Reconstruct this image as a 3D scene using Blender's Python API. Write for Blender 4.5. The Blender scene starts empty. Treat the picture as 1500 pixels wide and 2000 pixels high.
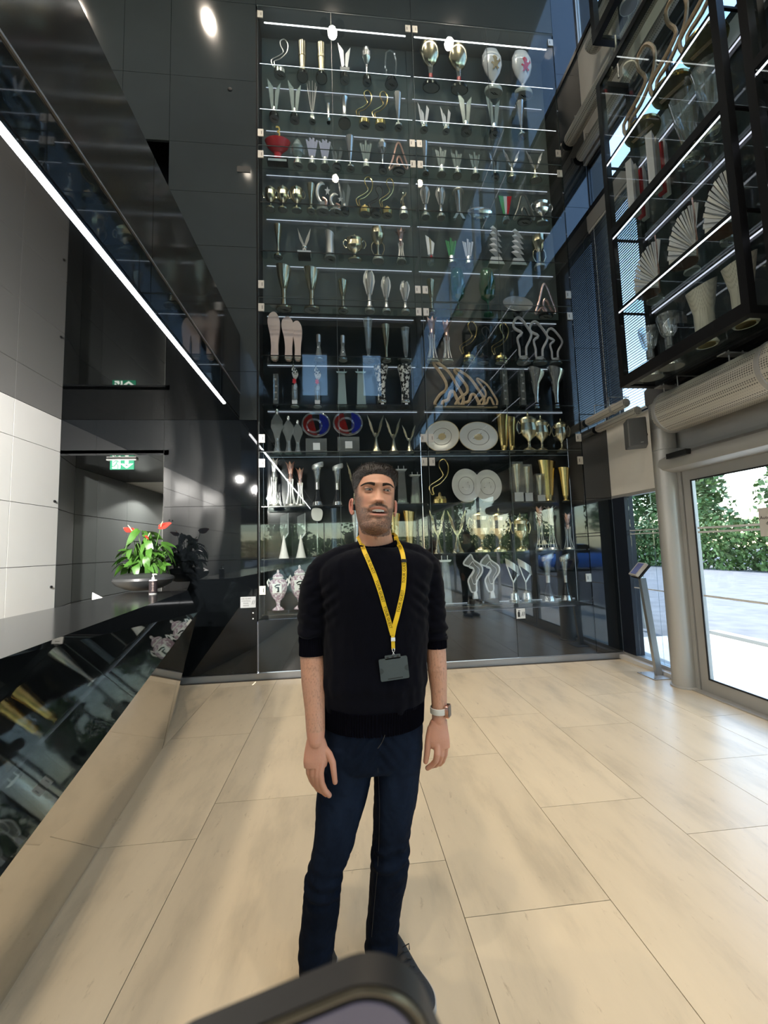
import bpy, bmesh, math, random
import numpy as np
from mathutils import Vector, Matrix, noise
from mathutils.bvhtree import BVHTree
PI = math.pi
random.seed(7)
SC = bpy.context.scene
COL = SC.collection
# ------------------------------------------------------------------ camera
CAMR = np.array([[.994715,.020647,-.100575],[-.098382,-.088544,-.991202],[-.02937,.995858,-.086045]])
CAMC = np.array([0, 0, 1.45])
cam_d = bpy.data.cameras.new('camera')
cam_d.sensor_fit = 'HORIZONTAL'; cam_d.sensor_width = 36; cam_d.lens = 36*806/1500
cam_d.clip_start = .02; cam_d.clip_end = 400
cam_d.dof.use_dof = True; cam_d.dof.focus_distance = 2.1; cam_d.dof.aperture_fstop = 9.0
cam_o = bpy.data.objects.new('camera', cam_d); COL.objects.link(cam_o)
M4 = Matrix.Identity(4)
for i in range(3):
    for j in range(3): M4[i][j] = CAMR[i][j]
    M4[i][3] = CAMC[i]
cam_o.matrix_world = M4
SC.camera = cam_o
# ------------------------------------------------------------------ world, sun, exposure
W = bpy.data.worlds.new('world'); SC.world = W; W.use_nodes = True
nt = W.node_tree; nt.nodes.clear()
wo = nt.nodes.new('ShaderNodeOutputWorld'); bg = nt.nodes.new('ShaderNodeBackground')
sk = nt.nodes.new('ShaderNodeTexSky'); sk.sky_type = 'NISHITA'; sk.sun_disc = False
sk.sun_elevation = math.radians(48); sk.sun_rotation = math.radians(-15); sk.air_density = 1.3; sk.dust_density = .8
bg.inputs['Strength'].default_value = 1.15
nt.links.new(sk.outputs[0], bg.inputs[0]); nt.links.new(bg.outputs[0], wo.inputs[0])
sl = bpy.data.lights.new('sun', 'SUN'); sl.energy = 9.0; sl.angle = .01; sl.color = (1, .95, .87)
so = bpy.data.objects.new('sun', sl); COL.objects.link(so)
so.rotation_euler = Vector((-.10, -.9, -1.05)).to_track_quat('-Z', 'Y').to_euler()
SC.view_settings.view_transform = 'Standard'; SC.view_settings.look = 'None'
SC.view_settings.exposure = 0.0; SC.view_settings.gamma = 1.0; SC.view_settings.use_curve_mapping = False
cy = SC.cycles
cy.use_denoising = True
try: cy.denoiser = 'OPENIMAGEDENOISE'
except Exception: pass
cy.max_bounces = 10; cy.diffuse_bounces = 3; cy.glossy_bounces = 5; cy.transmission_bounces = 6
cy.transparent_max_bounces = 40; cy.sample_clamp_indirect = 4.0; cy.caustics_reflective = False; cy.caustics_refractive = False
SPOT_W = 520.0     # one lamp of a ceiling pair
SPOT_C = (1.0, .87, .70)
# ------------------------------------------------------------------ picking points of the room by where the lens sees them
def ray(x, y):
    v = np.array([x-750., -(y-1000.), -806.]); v /= np.linalg.norm(v); return CAMR @ v
def onz(x, y, z): d = ray(x, y); return CAMC + d*(z-CAMC[2])/d[2]
def ony(x, y, Y): d = ray(x, y); return CAMC + d*Y/d[1]
def onx(x, y, X): d = ray(x, y); return CAMC + d*X/d[0]
# ------------------------------------------------------------------ materials
MATS = {}
def nodes(m):
    m.use_nodes = True; t = m.node_tree; return t, t.nodes, t.links
def mat(name, col, rough=.5, metal=0., spec=.5, emit=None, es=1., var=0., scale=8., bump=0., bscale=60., coat=0., ior=1.45, stretch=None, sheen=0., sub=0.):
    if name in MATS: return MATS[name]
    m = bpy.data.materials.new(name); t, N, L = nodes(m); b = N['Principled BSDF']
    c = (*col, 1)
    b.inputs['Base Color'].default_value = c; b.inputs['Roughness'].default_value = rough
    b.inputs['Metallic'].default_value = metal; b.inputs['Specular IOR Level'].default_value = spec; b.inputs['IOR'].default_value = ior
    b.inputs['Coat Weight'].default_value = coat; b.inputs['Coat Roughness'].default_value = .05
    b.inputs['Sheen Weight'].default_value = sheen
    if sub: b.inputs['Subsurface Weight'].default_value = sub; b.inputs['Subsurface Scale'].default_value = .01
    if emit: b.inputs['Emission Color'].default_value = (*emit, 1); b.inputs['Emission Strength'].default_value = es
    if var or bump:
        tc = N.new('ShaderNodeTexCoord'); mp = N.new('ShaderNodeMapping'); L.new(tc.outputs['Object'], mp.inputs[0])
        if stretch: mp.inputs['Scale'].default_value = stretch
    if var:
        n = N.new('ShaderNodeTexNoise'); n.inputs['Scale'].default_value = scale; n.inputs['Detail'].default_value = 4
        r = N.new('ShaderNodeValToRGB'); L.new(mp.outputs[0], n.inputs['Vector']); L.new(n.outputs[0], r.inputs[0])
        r.color_ramp.elements[0].position = .3; r.color_ramp.elements[1].position = .7
        r.color_ramp.elements[0].color = (*[x*(1-var) for x in col], 1); r.color_ramp.elements[1].color = (*[min(1, x*(1+var)) for x in col], 1)
        L.new(r.outputs[0], b.inputs['Base Color'])
    if bump:
        n2 = N.new('ShaderNodeTexNoise'); n2.inputs['Scale'].default_value = bscale; L.new(mp.outputs[0], n2.inputs['Vector'])
        bp = N.new('ShaderNodeBump'); bp.inputs['Strength'].default_value = bump; bp.inputs['Distance'].default_value = .002
        L.new(n2.outputs[0], bp.inputs['Height']); L.new(bp.outputs[0], b.inputs['Normal'])
    MATS[name] = m; return m
def glass(name, tint=(1, 1, 1), f0=.04, fmax=.9, rough=0., haze=0., hcol=(.8, .8, .8), edge=5.):
    """clear pane or cut crystal: see-through, with Schlick reflection on each face"""
    if name in MATS: return MATS[name]
    m = bpy.data.materials.new(name); t, N, L = nodes(m); N.remove(N['Principled BSDF']); out = N['Material Output']
    lw = N.new('ShaderNodeLayerWeight'); lw.inputs[0].default_value = .5
    p = N.new('ShaderNodeMath'); p.operation = 'POWER'; p.inputs[1].default_value = edge; L.new(lw.outputs['Facing'], p.inputs[0])
    q = N.new('ShaderNodeMath'); q.operation = 'MULTIPLY_ADD'; q.inputs[1].default_value = fmax-f0; q.inputs[2].default_value = f0; L.new(p.outputs[0], q.inputs[0])
    tr = N.new('ShaderNodeBsdfTransparent'); tr.inputs[0].default_value = (*tint, 1)
    gl = N.new('ShaderNodeBsdfGlossy'); gl.inputs['Roughness'].default_value = rough; gl.inputs[0].default_value = (1, 1, 1, 1)
    base = tr.outputs[0]
    if haze:
        df = N.new('ShaderNodeBsdfDiffuse'); df.inputs[0].default_value = (*hcol, 1)
        mx0 = N.new('ShaderNodeMixShader'); mx0.inputs[0].default_value = haze; L.new(tr.outputs[0], mx0.inputs[1]); L.new(df.outputs[0], mx0.inputs[2]); base = mx0.outputs[0]
    mx = N.new('ShaderNodeMixShader'); L.new(q.outputs[0], mx.inputs[0]); L.new(base, mx.inputs[1]); L.new(gl.outputs[0], mx.inputs[2])
    L.new(mx.outputs[0], out.inputs[0]); MATS[name] = m; return m
def emis(name, col, s):
    if name in MATS: return MATS[name]
    m = bpy.data.materials.new(name); t, N, L = nodes(m); N.remove(N['Principled BSDF'])
    e = N.new('ShaderNodeEmission'); e.inputs[0].default_value = (*col, 1); e.inputs[1].default_value = s
    L.new(e.outputs[0], N['Material Output'].inputs[0]); MATS[name] = m; return m
def tile_mat(name, col, rough):
    m = mat(name, col, rough); t, N, L = nodes(m); b = N['Principled BSDF']
    g = N.new('ShaderNodeNewGeometry'); oi = N.new('ShaderNodeObjectInfo')
    mp = N.new('ShaderNodeMapping'); mp.inputs['Scale'].default_value = (3.2, .9, 1); L.new(g.outputs['Position'], mp.inputs[0])
    ad = N.new('ShaderNodeVectorMath'); ad.operation = 'ADD'; L.new(mp.outputs[0], ad.inputs[0])
    sc_ = N.new('ShaderNodeVectorMath'); sc_.operation = 'SCALE'; sc_.inputs[0].default_value = (7, 13, 5); L.new(oi.outputs['Random'], sc_.inputs['Scale'])
    L.new(sc_.outputs[0], ad.inputs[1])
    n = N.new('ShaderNodeTexNoise'); n.inputs['Scale'].default_value = 1.6; n.inputs['Detail'].default_value = 9; n.inputs['Roughness'].default_value = .62; L.new(ad.outputs[0], n.inputs['Vector'])
    r = N.new('ShaderNodeValToRGB'); e = r.color_ramp.elements
    e[0].position = .3; e[0].color = (*[c*.80 for c in col], 1); e[1].position = .72; e[1].color = (*[c*1.07 for c in col], 1)
    x = e.new(.5); x.color = (*col, 1)
    L.new(n.outputs[0], r.inputs[0])
    n2 = N.new('ShaderNodeTexNoise'); n2.inputs['Scale'].default_value = 9; n2.inputs['Detail'].default_value = 12; n2.inputs['Roughness'].default_value = .75; L.new(ad.outputs[0], n2.inputs['Vector'])
    r2 = N.new('ShaderNodeValToRGB'); r2.color_ramp.elements[0].position = .26; r2.color_ramp.elements[0].color = (.50, .44, .37, 1); r2.color_ramp.elements[1].position = .40; r2.color_ramp.elements[1].color = (1, 1, 1, 1)
    L.new(n2.outputs[0], r2.inputs[0])
    mx = N.new('ShaderNodeMixRGB'); mx.blend_type = 'MULTIPLY'; mx.inputs[0].default_value = .8; L.new(r.outputs[0], mx.inputs[1]); L.new(r2.outputs[0], mx.inputs[2])
    hs = N.new('ShaderNodeMixRGB'); hs.blend_type = 'MULTIPLY'; hs.inputs[0].default_value = 1
    mr = N.new('ShaderNodeMapRange'); mr.inputs[3].default_value = .93; mr.inputs[4].default_value = 1.04; L.new(oi.outputs['Random'], mr.inputs[0])
    L.new(mx.outputs[0], hs.inputs[1]); L.new(mr.outputs[0], hs.inputs[2]); L.new(hs.outputs[0], b.inputs['Base Color'])
    rr = N.new('ShaderNodeMapRange'); rr.inputs[3].default_value = rough-.06; rr.inputs[4].default_value = rough+.1; L.new(n2.outputs[0], rr.inputs[0]); L.new(rr.outputs[0], b.inputs['Roughness'])
    return m
m_tile = tile_mat('floor stone', (.70, .575, .395), .30)
m_grout = mat('grout', (.10, .08, .06), .9)
m_blackgloss = mat('black glass panel', (.004, .005, .006), .03, ior=1.52)
m_greywall = mat('slate grey panel', (.052, .062, .063), .06, ior=1.5, var=.06, scale=1.5)
m_slateglass = mat('slate glass panel', (.012, .016, .020), .04, ior=1.75)
m_case_top = mat('case back reflection grey', (.15, .172, .175), .7, spec=.05, ior=1.5)  # lighter than the lower back: imitates the ceiling mirrored in the glass
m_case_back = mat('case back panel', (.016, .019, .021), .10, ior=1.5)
m_skirt = mat('brushed skirting', (.32, .32, .32), .35, .7)
m_pane = glass('clear glass', (.95, .97, .965), .035, .9)
m_winglass = glass('window glass', (.70, .75, .77), .05, .9)
m_blindglass = glass('tinted glass', (.62, .66, .68), .05, .9)
m_shelf = glass('shelf glass', (.90, .95, .93), .05, .9)
m_white = mat('white laminate', (.74, .74, .72), .35, var=.02, scale=2)
m_cream = mat('cream board', (.88, .865, .80), .55, var=.04, scale=3)
m_black = mat('black powder coat', (.006, .006, .007), .30)
m_blackmat = mat('matt black', (.012, .012, .013), .6)
m_darknavy = mat('dark navy paint', (.008, .012, .022), .35)
m_led = emis('led strip', (.86, .90, 1.0), 3.0)
m_ledhot = emis('ceiling led strip', (1, 1, 1), 20.0); m_ledtop = emis('case top led strip', (1, 1, 1), 5.0)
m_leddim = emis('rear led strip', (.80, .84, 1.0), 1.0)
m_lamp = emis('lamp disc', (1, .88, .66), 26.0)
m_lampy = emis('lamp disc amber', (1, .74, .40), 14.0)
m_steel = mat('satin steel', (.50, .50, .48), .32, .85)
m_alu = mat('grey aluminium', (.46, .46, .445), .40, .45)
m_silvercol = mat('column metal paint', (.52, .52, .50), .40, .45)
m_hinge = mat('nickel hinge', (.62, .60, .54), .4, .5)
m_asphalt = mat('asphalt', (.16, .16, .17), .9, var=.2, scale=3)
m_paving = mat('pale paving', (.55, .54, .50), .8, var=.08, scale=1)
m_leafo = mat('tree leaves', (.10, .17, .045), .6, var=.5, scale=1.2)
m_bark = mat('bark', (.12, .09, .06), .9)
m_conc = mat('far facade', (.42, .42, .40), .8)
# ------------------------------------------------------------------ mesh builder
class MB:
    def __init__(s): s.v = []; s.f = []
    def add(s, vs, fs):
        o = len(s.v); s.v += [tuple(map(float, v)) for v in vs]; s.f += [tuple(i+o for i in f) for f in fs]; return s
    def box(s, x0, x1, y0, y1, z0, z1):
        vs = [(x0,y0,z0),(x1,y0,z0),(x1,y1,z0),(x0,y1,z0),(x0,y0,z1),(x1,y0,z1),(x1,y1,z1),(x0,y1,z1)]
        return s.add(vs, [(0,3,2,1),(4,5,6,7),(0,1,5,4),(1,2,6,5),(2,3,7,6),(3,0,4,7)])
    def cbox(s, c, d): return s.box(c[0]-d[0]/2, c[0]+d[0]/2, c[1]-d[1]/2, c[1]+d[1]/2, c[2]-d[2]/2, c[2]+d[2]/2)
    def lathe(s, prof, seg=20, c=(0,0,0), sy=1.):
        vs = []; n = len(prof)
        for k in range(seg):
            a = 2*PI*k/seg
            for r, z in prof: vs.append((c[0]+r*math.cos(a), c[1]+r*math.sin(a)*sy, c[2]+z))
        fs = []
        for k in range(seg):
            k2 = (k+1) % seg
            for i in range(n-1): fs.append((k*n+i, k2*n+i, k2*n+i+1, k*n+i+1))
        ring = n >= 4 and math.hypot(prof[0][0]-prof[-1][0], prof[0][1]-prof[-1][1]) < .09 and prof[0][0] > .01
        if ring:
            for k in range(seg): k2 = (k+1) % seg; fs.append((k*n+n-1, k2*n+n-1, k2*n, k*n))
        if prof[0][0] > 1e-6 and not ring: fs.append(tuple(k*n for k in range(seg))[::-1])
        if prof[-1][0] > 1e-6 and not ring: fs.append(tuple(k*n+n-1 for k in range(seg)))
        return s.add(vs, fs)
    def tube(s, path, r, seg=8, closed=False, sq=False):
        P = [Vector(p) for p in path]; n = len(P); vs = []
        if not hasattr(r, '__len__'): r = [r]*n
        up = None
        for i in range(n):
            a = P[(i-1) % n] if (closed or i > 0) else P[i]; b = P[(i+1) % n] if (closed or i < n-1) else P[i]
            t = (b-a).normalized() if (b-a).length > 1e-9 else Vector((0,0,1))
            if up is None:
                up = t.orthogonal().normalized()
            up = (up - t*up.dot(t))
            up = up.normalized() if up.length > 1e-6 else t.orthogonal().normalized()
            w = t.cross(up)
            for k in range(seg):
                a_ = 2*PI*(k+.5)/seg
                vs.append(P[i] + (up*math.cos(a_)+w*math.sin(a_))*r[i])
        fs = []
        m = n if closed else n-1
        for i in range(m):
            j = (i+1) % n
            for k in range(seg):
                k2 = (k+1) % seg; fs.append((i*seg+k, i*seg+k2, j*seg+k2, j*seg+k))
        if not closed: fs += [tuple(range(seg))[::-1], tuple((n-1)*seg+k for k in range(seg))]
        return s.add(vs, fs)
    def prism(s, poly, d, ax='y', off=0.):
        """closed outline given in the plane across ax, thickened by d"""
        n = len(poly); vs = []
        for sgn in (-.5, .5):
            for a, b in poly:
                q = off+sgn*d
                vs.append((a, q, b) if ax == 'y' else (q, a, b) if ax == 'x' else (a, b, q))
        fs = [tuple(range(n)), tuple(range(2*n-1, n-1, -1))] + [(i, n+i, n+(i+1) % n, (i+1) % n)[::-1] for i in range(n)]
        return s.add(vs, fs)
    def sphere(s, c, r, seg=16, rings=10):
        if not hasattr(r, '__len__'): r = (r, r, r)
        vs = [(c[0], c[1], c[2]-r[2])]
        for i in range(1, rings):
            ph = -PI/2+PI*i/rings
            for k in range(seg):
                a = 2*PI*k/seg; vs.append((c[0]+r[0]*math.cos(ph)*math.cos(a), c[1]+r[1]*math.cos(ph)*math.sin(a), c[2]+r[2]*math.sin(ph)))
        vs.append((c[0], c[1], c[2]+r[2])); fs = []
        for k in range(seg):
            k2 = (k+1) % seg; fs.append((0, 1+k2, 1+k))
            for i in range(rings-2): fs.append((1+i*seg+k, 1+i*seg+k2, 1+(i+1)*seg+k2, 1+(i+1)*seg+k))
            fs.append((1+(rings-2)*seg+k, 1+(rings-2)*seg+k2, len(vs)-1))
        return s.add(vs, fs)
    def mesh(s, name, smooth=True):
        me = bpy.data.meshes.new(name); me.from_pydata(s.v, [], s.f); me.update()
        if smooth:
            me.shade_smooth()
            try: me.set_sharp_from_angle(angle=math.radians(38))
            except Exception: pass
        return me
def link(name, me, m=None, parent=None, loc=None):
    o = bpy.data.objects.new(name, me)
    if m is not None:
        if me.materials: o.data = me
        else: me.materials.append(m)
    COL.objects.link(o)
    if parent is not None: o.parent = parent
    if loc is not None: o.location = loc
    return o
def obj(name, mb, m, parent=None, loc=None, smooth=True): return link(name, mb.mesh(name, smooth), m, parent, loc)
def tag(o, label=None, cat=None, group=None, kind=None):
    if label: o['label'] = label
    if cat: o['category'] = cat
    if group: o['group'] = group
    if kind: o['kind'] = kind
    return o
def struct(name, mb, m, parent=None, smooth=False):
    o = obj(name, mb, m, parent, smooth=smooth)
    if parent is None: o['kind'] = 'structure'
    return o
def thing(name, label, cat, loc=(0,0,0), rz=0., group=None, rot=None):
    o = bpy.data.objects.new(name, None); COL.objects.link(o); o.location = loc
    o.rotation_euler = rot if rot is not None else (0, 0, rz); o.empty_display_size = .1
    return tag(o, label, cat, group)
def B(*a): return MB().box(*a)
def bevel(o, w, seg=2):
    bm = bmesh.new(); bm.from_mesh(o.data)
    bmesh.ops.bevel(bm, geom=bm.edges[:], offset=w, segments=seg, affect='EDGES', profile=.5)
    bm.to_mesh(o.data); bm.free()
    return o
def text_mesh(txt, size=1., ext=0.):
    cu = bpy.data.curves.new('txt', 'FONT'); cu.body = txt; cu.size = size; cu.extrude = ext; cu.align_x = 'CENTER'; cu.align_y = 'CENTER'; cu.resolution_u = 2
    o = bpy.data.objects.new('txt', cu); COL.objects.link(o)
    dg = bpy.context.evaluated_depsgraph_get(); me = bpy.data.meshes.new_from_object(o.evaluated_get(dg))
    bpy.data.objects.remove(o); bpy.data.curves.remove(cu)
    return [tuple(v.co) for v in me.vertices], [tuple(p.vertices) for p in me.polygons]
# ================================================================== THE SETTING
YB = 4.96; XR = 3.45; XL = -3.18; ZL = 3.02; HC = 12.0; YR = -9.0
# floor: stone tiles .60 x 1.21 laid along the room, joints as in the photograph
fl = struct('floor', B(-8, XR+.05, YR, 8.6, -.06, -.004), m_grout)
TW, TL = .607, 1.2135
tm = MB().box(-TW/2+.0016, TW/2-.0016, -TL/2+.0016, TL/2-.0016, -.006, 0).mesh('tile', False); tm.materials.append(m_tile)
for i in range(-4, 8):
    xc = -1.378+TW*i+TW/2
    oy = {-4: 2.01, -3: 2.62, -2: 1.7, -1: 2.01, 0: 2.326, 1: 2.62, 2: 2.01, 3: 1.708, 4: 2.31, 5: 2.01, 6: 2.62, 7: 2.01}[i]
    k0 = math.floor((YR-oy)/TL)
    for k in range(k0, 14):
        y0 = oy+k*TL
        if y0 > 4.95 or y0+TL < YR: continue
        t = link('tile', tm, None, fl, (xc, y0+TL/2, 0))
        cut_y1 = min(y0+TL, 4.90); cut_y0 = max(y0, YR)
        if cut_y1-cut_y0 < TL-.001:
            t.scale.y = (cut_y1-cut_y0)/TL; t.location.y = (cut_y0+cut_y1)/2
        x1 = min(xc+TW/2, XR)
        if x1 < xc+TW/2-.001: t.scale.x = (x1-xc+TW/2)/TW; t.location.x = (x1+xc-TW/2)/2
struct('ceiling', B(-8, XR+.3, YR-.3, 5.6, HC, HC+.2), mat('ceiling paint', (.72, .73, .73), .8))
# ---- back wall: gloss panels low, slate panels high
wb = struct('wall_back', B(-8, XR+.3, 5.62, 5.72, 3.02, HC), m_blackmat)
def panel(par, x0, x1, z0, z1, m, y0=YB, th=.03, name='panel'):
    g = .0022; return obj(name, B(x0+g, x1-g, y0, y0+th, z0+g, z1-g), m, par, smooth=False)
XC0, XC1 = -.985, 3.10
for z0, z1 in ((.075, 1.36), (1.36, 1.99), (1.99, 3.02)): panel(wb, -2.055, XC0-.01, z0, z1, m_blackgloss)
panel(wb, XL, -2.055, 2.62, 3.02, m_blackgloss)
zs = [3.02, 3.62, 4.42, 5.22, 5.93, 6.59, 7.5, 8.62, 9.7, 10.8, 12.0]
for a, b in zip(zs[:-1], zs[1:]):
    for x0, x1 in ((-8, -5.2), (-5.2, -2.62), (-2.62, -2.055), (-2.055, XC0-.01)):
        if x0 == -2.62 and a == 5.93: continue
        panel(wb, x0, x1, a, b, m_greywall)
panel(wb, -2.62, -2.055, 5.93, 6.59, m_black, YB+.28)           # dark recess
for a, b in zip(zs[7:-1], zs[8:]):
    for x0, x1 in ((XC0-.01, 1.07), (1.07, XC1)): panel(wb, x0, x1, a, b, m_greywall)
zr = [.075, 2.0, 4.0, 6.0, 8.0, 10, 12]
for a, b in zip(zr[:-1], zr[1:]): panel(wb, XC1, XR, a, b, m_slateglass)
obj('vent_slot', B(-1.23, -1.07, YB-.006, YB, 6.22, 6.30), mat('dark grey grille', (.02, .022, .022), .5), wb)
obj('sensor', MB().sphere((-1.32, YB, 7.36), (.03, .012, .03)), m_blackmat, wb)
struct('trim_1', B(-2.055, XC1+.0, YB-.02, YB+.06, 0, .07), m_skirt)
struct('trim_2', B(XC1+.0, XR, YB-.02, YB+.06, 0, .07), m_skirt)
obj('leak_backing', MB().box(-2.05, XC0-.013, YB+.035, 5.6, .0, 3.0).box(XL-.3, -2.05, YB+.035, YB+.09, 2.67, 3.0).box(XC1+.013, XR+.3, YB+.035, YB+.3, 0, HC), m_blackmat, wb, smooth=False)  # unseen boxes added to stop daylight leaking through the panel gaps
# ---- corridor behind the opening
wc = struct('wall_corridor', B(-3.44, -2.0, 8.2, 8.3, 0, 3.1), mat('pale lintel paint', (.50, .50, .47), .6))
obj('leak_backing', B(-3.6, -3.47, 4.9, 8.3, 0, 3.1), m_blackmat, wc, smooth=False)  # unseen, added to keep daylight out of the corridor panel joints
m_corr = mat('corridor laminate', (.20, .22, .22), .35)
for a, b in ((0, .88), (.88, 1.36), (1.36, 1.99), (1.99, 2.6)):
    obj('panel', MB().add([(XL, YB, a+.004), (-3.40, 5.60, a+.004), (-3.40, 5.60, b-.004), (XL, YB, b-.004), (XL-.03, YB, a+.004), (-3.43, 5.62, a+.004), (-3.43, 5.62, b-.004), (XL-.03, YB, b-.004)],
        [(0,1,2,3),(4,7,6,5),(0,4,5,1),(3,2,6,7),(1,5,6,2),(0,3,7,4)]), m_corr, wc, smooth=False)
    for y0, y1 in ((5.61, 6.1), (6.1, 6.9), (6.9, 8.2)): obj('panel', B(-3.43, -3.40, y0+.003, y1-.003, a+.004, b-.004), m_corr, wc, smooth=False)
struct('wall_corridor_side', B(-2.055, -2.0, YB+.031, 8.2, 0, 2.60), m_blackmat)
struct('ceiling_corridor', B(-3.5, -2.0, YB, 6.85, 2.60, 2.66), m_blackgloss)
struct('ceiling_corridor_end', B(-3.5, -2.0, 6.85, 8.2, 2.60, 2.7), m_cream)
d2 = tag(thing('door_2', None, None, (-2.72, 8.17, 0)), kind='structure')
obj('door_frame', MB().box(-.50, -.42, -.05, .03, 0, 2.16).box(.42, .50, -.05, .03, 0, 2.16).box(-.42, .42, -.05, .03, 2.08, 2.16), m_darknavy, d2, smooth=False)
obj('door_leaf', B(-.42, .42, -.02, .02, 0.005, 2.08), m_darknavy, d2, smooth=False)
obj('door_handle', MB().tube([(.34, -.03, 1.03), (.34, -.06, 1.03), (.24, -.06, 1.03)], .009), m_steel, d2)
lp = thing('recessed_spotlight', 'small round spotlight recessed in the corridor ceiling by the dark door', 'ceiling light', (-2.85, 7.2, 2.6))
obj('bezel', MB().lathe([(.045, -.006), (.06, -.004), (.06, 0), (.045, 0)], 18), m_white, lp)
obj('lens', MB().lathe([(0, -.003), (.045, -.003), (.045, 0), (0, 0)], 18), emis('spot lens', (1, .95, .85), 12), lp)
ld = bpy.data.lights.new('corridor lamp', 'SPOT'); ld.energy = 60; ld.spot_size = 2.4; ld.shadow_soft_size = .04; ld.color = (1, .95, .87); lo_ = bpy.data.objects.new('corridor_lamp', ld); COL.objects.link(lo_); lo_.parent = lp; lo_.location = (0, 0, -.02)
rd = bpy.data.lights.new('cupboard fill lamp', 'SPOT'); rd.energy = 1500; rd.spot_size = 1.35; rd.spot_blend = .7; rd.shadow_soft_size = .05; rd.color = (1, .96, .90)  # lamps added to brighten the cupboard wall; no such fittings known there
for i_, (x_, y_) in enumerate(((-2.15, 1.0), (-2.15, -.6), (-2.15, -2.4))):
    t_ = thing('recessed_spotlight', 'added unseen spotlight in the low gloss ceiling, brightening the cupboard wall', 'ceiling light', (x_, y_, 3.018), group='added spotlights above the desk')
    obj('bezel', MB().lathe([(.045, -.006), (.06, -.004), (.06, 0), (.045, 0)], 18), m_white, t_); obj('lens', MB().lathe([(0, -.003), (.045, -.003), (.045, 0), (0, 0)], 18), emis('spot lens', (1, .95, .85), 12), t_)
    q_ = bpy.data.objects.new('cupboard_fill_lamp', rd); COL.objects.link(q_); q_.parent = t_; q_.location = (0, 0, -.02); q_.rotation_euler = Vector((-1.03, 3.4, -1.0)).to_track_quat('-Z', 'Y').to_euler()
# ---- cupboard wall on the left, gloss ceiling over the desk, mezzanine fascia
wl = struct('wall_left', B(XL-.3, XL-.04, -3.4, YB+.03, 0, ZL), m_blackmat)
ysl = [-3.4, -2.3, -1.2, -.1, 1.0, 1.9, 2.72, 3.55, 4.28, YB]
zsl = [0, .75, 1.365, 2.0, 2.64, 3.02]
knob = MB().lathe([(0, 0), (.014, 0), (.014, .012), (.008, .014), (0, .014)], 12).mesh('knob'); knob.materials.append(m_blackmat)
for i in range(len(ysl)-1):
    for j in range(5):
        p = obj('panel', B(XL-.03, XL, ysl[i]+.003, ysl[i+1]-.003, zsl[j]+.003, zsl[j+1]-.003), m_white, wl, smooth=False)
        if j in (1, 3) and i >= 4:
            k = link('knob', knob, None, p, (XL, ysl[i+1]-.07 if i % 2 == 0 else ysl[i]+.07, zsl[j]+(.07 if j == 3 else .38))); k.rotation_euler = (0, PI/2, 0)
struct('ceiling_low', B(XL-.3, -1.20, -9, YB-.002, ZL, ZL+.06), m_blackgloss)
m_fascia = mat('dark bronze fascia', (.022, .019, .016), .10, ior=1.5)
wm = struct('wall_mezzanine', B(-1.9, -1.21, -9, YB-.004, ZL+.06, 4.05), m_blackmat)
for k in range(6):
    y0 = -9+k*2.33; y1 = min(y0+2.33, YB-.005)
    obj('panel', B(-1.21, -1.195, y0+.003, y1-.003, ZL+.03, 3.335), m_blackgloss, wm, smooth=False)
    obj('panel', B(-1.21, -1.19, y0+.003, y1-.003, 3.35, 4.07), m_fascia, wm, smooth=False)
struct('trim_3', B(-1.205, -1.186, -9, YB-.005, 3.337, 3.348), m_steel)
o = obj('ceiling_led_strip', B(-1.222, -1.196, -6, 4.36, 3.004, 3.0195), m_ledhot, smooth=False)
tag(o, 'long bright white light strip along the edge of the black gloss ceiling', 'light strip')
# ---- rear and far left walls (seen only in the glass)
wr = struct('wall_rear', MB().box(-8, XR, YR-.2, YR, 2.7, 8.6).box(-8, XR, YR-.2, YR, 10.7, HC).box(-8, -1.75, YR-.2, YR, 8.6, 10.7).box(-.55, 1.1, YR-.2, YR, 8.6, 10.7).box(2.0, XR, YR-.2, YR, 8.6, 10.7), mat('dark rear wall', (.05, .055, .06), .6))
struct('wall_far', B(-8.2, -8, YR, 5.6, 0, HC), mat('far wall', (.25, .25, .25), .6))
def glazing(name, x0, x1, y, z0, z1, n, nz=(), depth=.06, mm=m_alu, tr=.05):
    """framed glazing in a plane across the room; along Y when y is a tuple"""
    r = tag(thing(name, None, None, (0, 0, 0)), kind='structure')
    f = MB(); f.box(x0, x1, y-depth/2, y+depth/2, z0, z0+tr); f.box(x0, x1, y-depth/2, y+depth/2, z1-tr, z1)
    obj('window_frame', f, mm, r, smooth=False)
    w = (x1-x0)/n
    for i in range(n+1): obj('mullion', B(max(x0, x0+i*w-tr/2), min(x1, x0+i*w+tr/2), y-depth/2, y+depth/2, z0+tr, z1-tr), mm, r, smooth=False)
    for i in range(n): obj('pane', B(x0+i*w+tr/2, x0+(i+1)*w-tr/2, y-.008, y+.008, z0+tr, z1-tr), m_winglass, r, smooth=False)
    for z in nz: obj('transom', B(x0+tr/2, x1-tr/2, y-depth/2+.004, y+depth/2-.004, z-.03, z+.03), mm, r, smooth=False)
    return r
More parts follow.
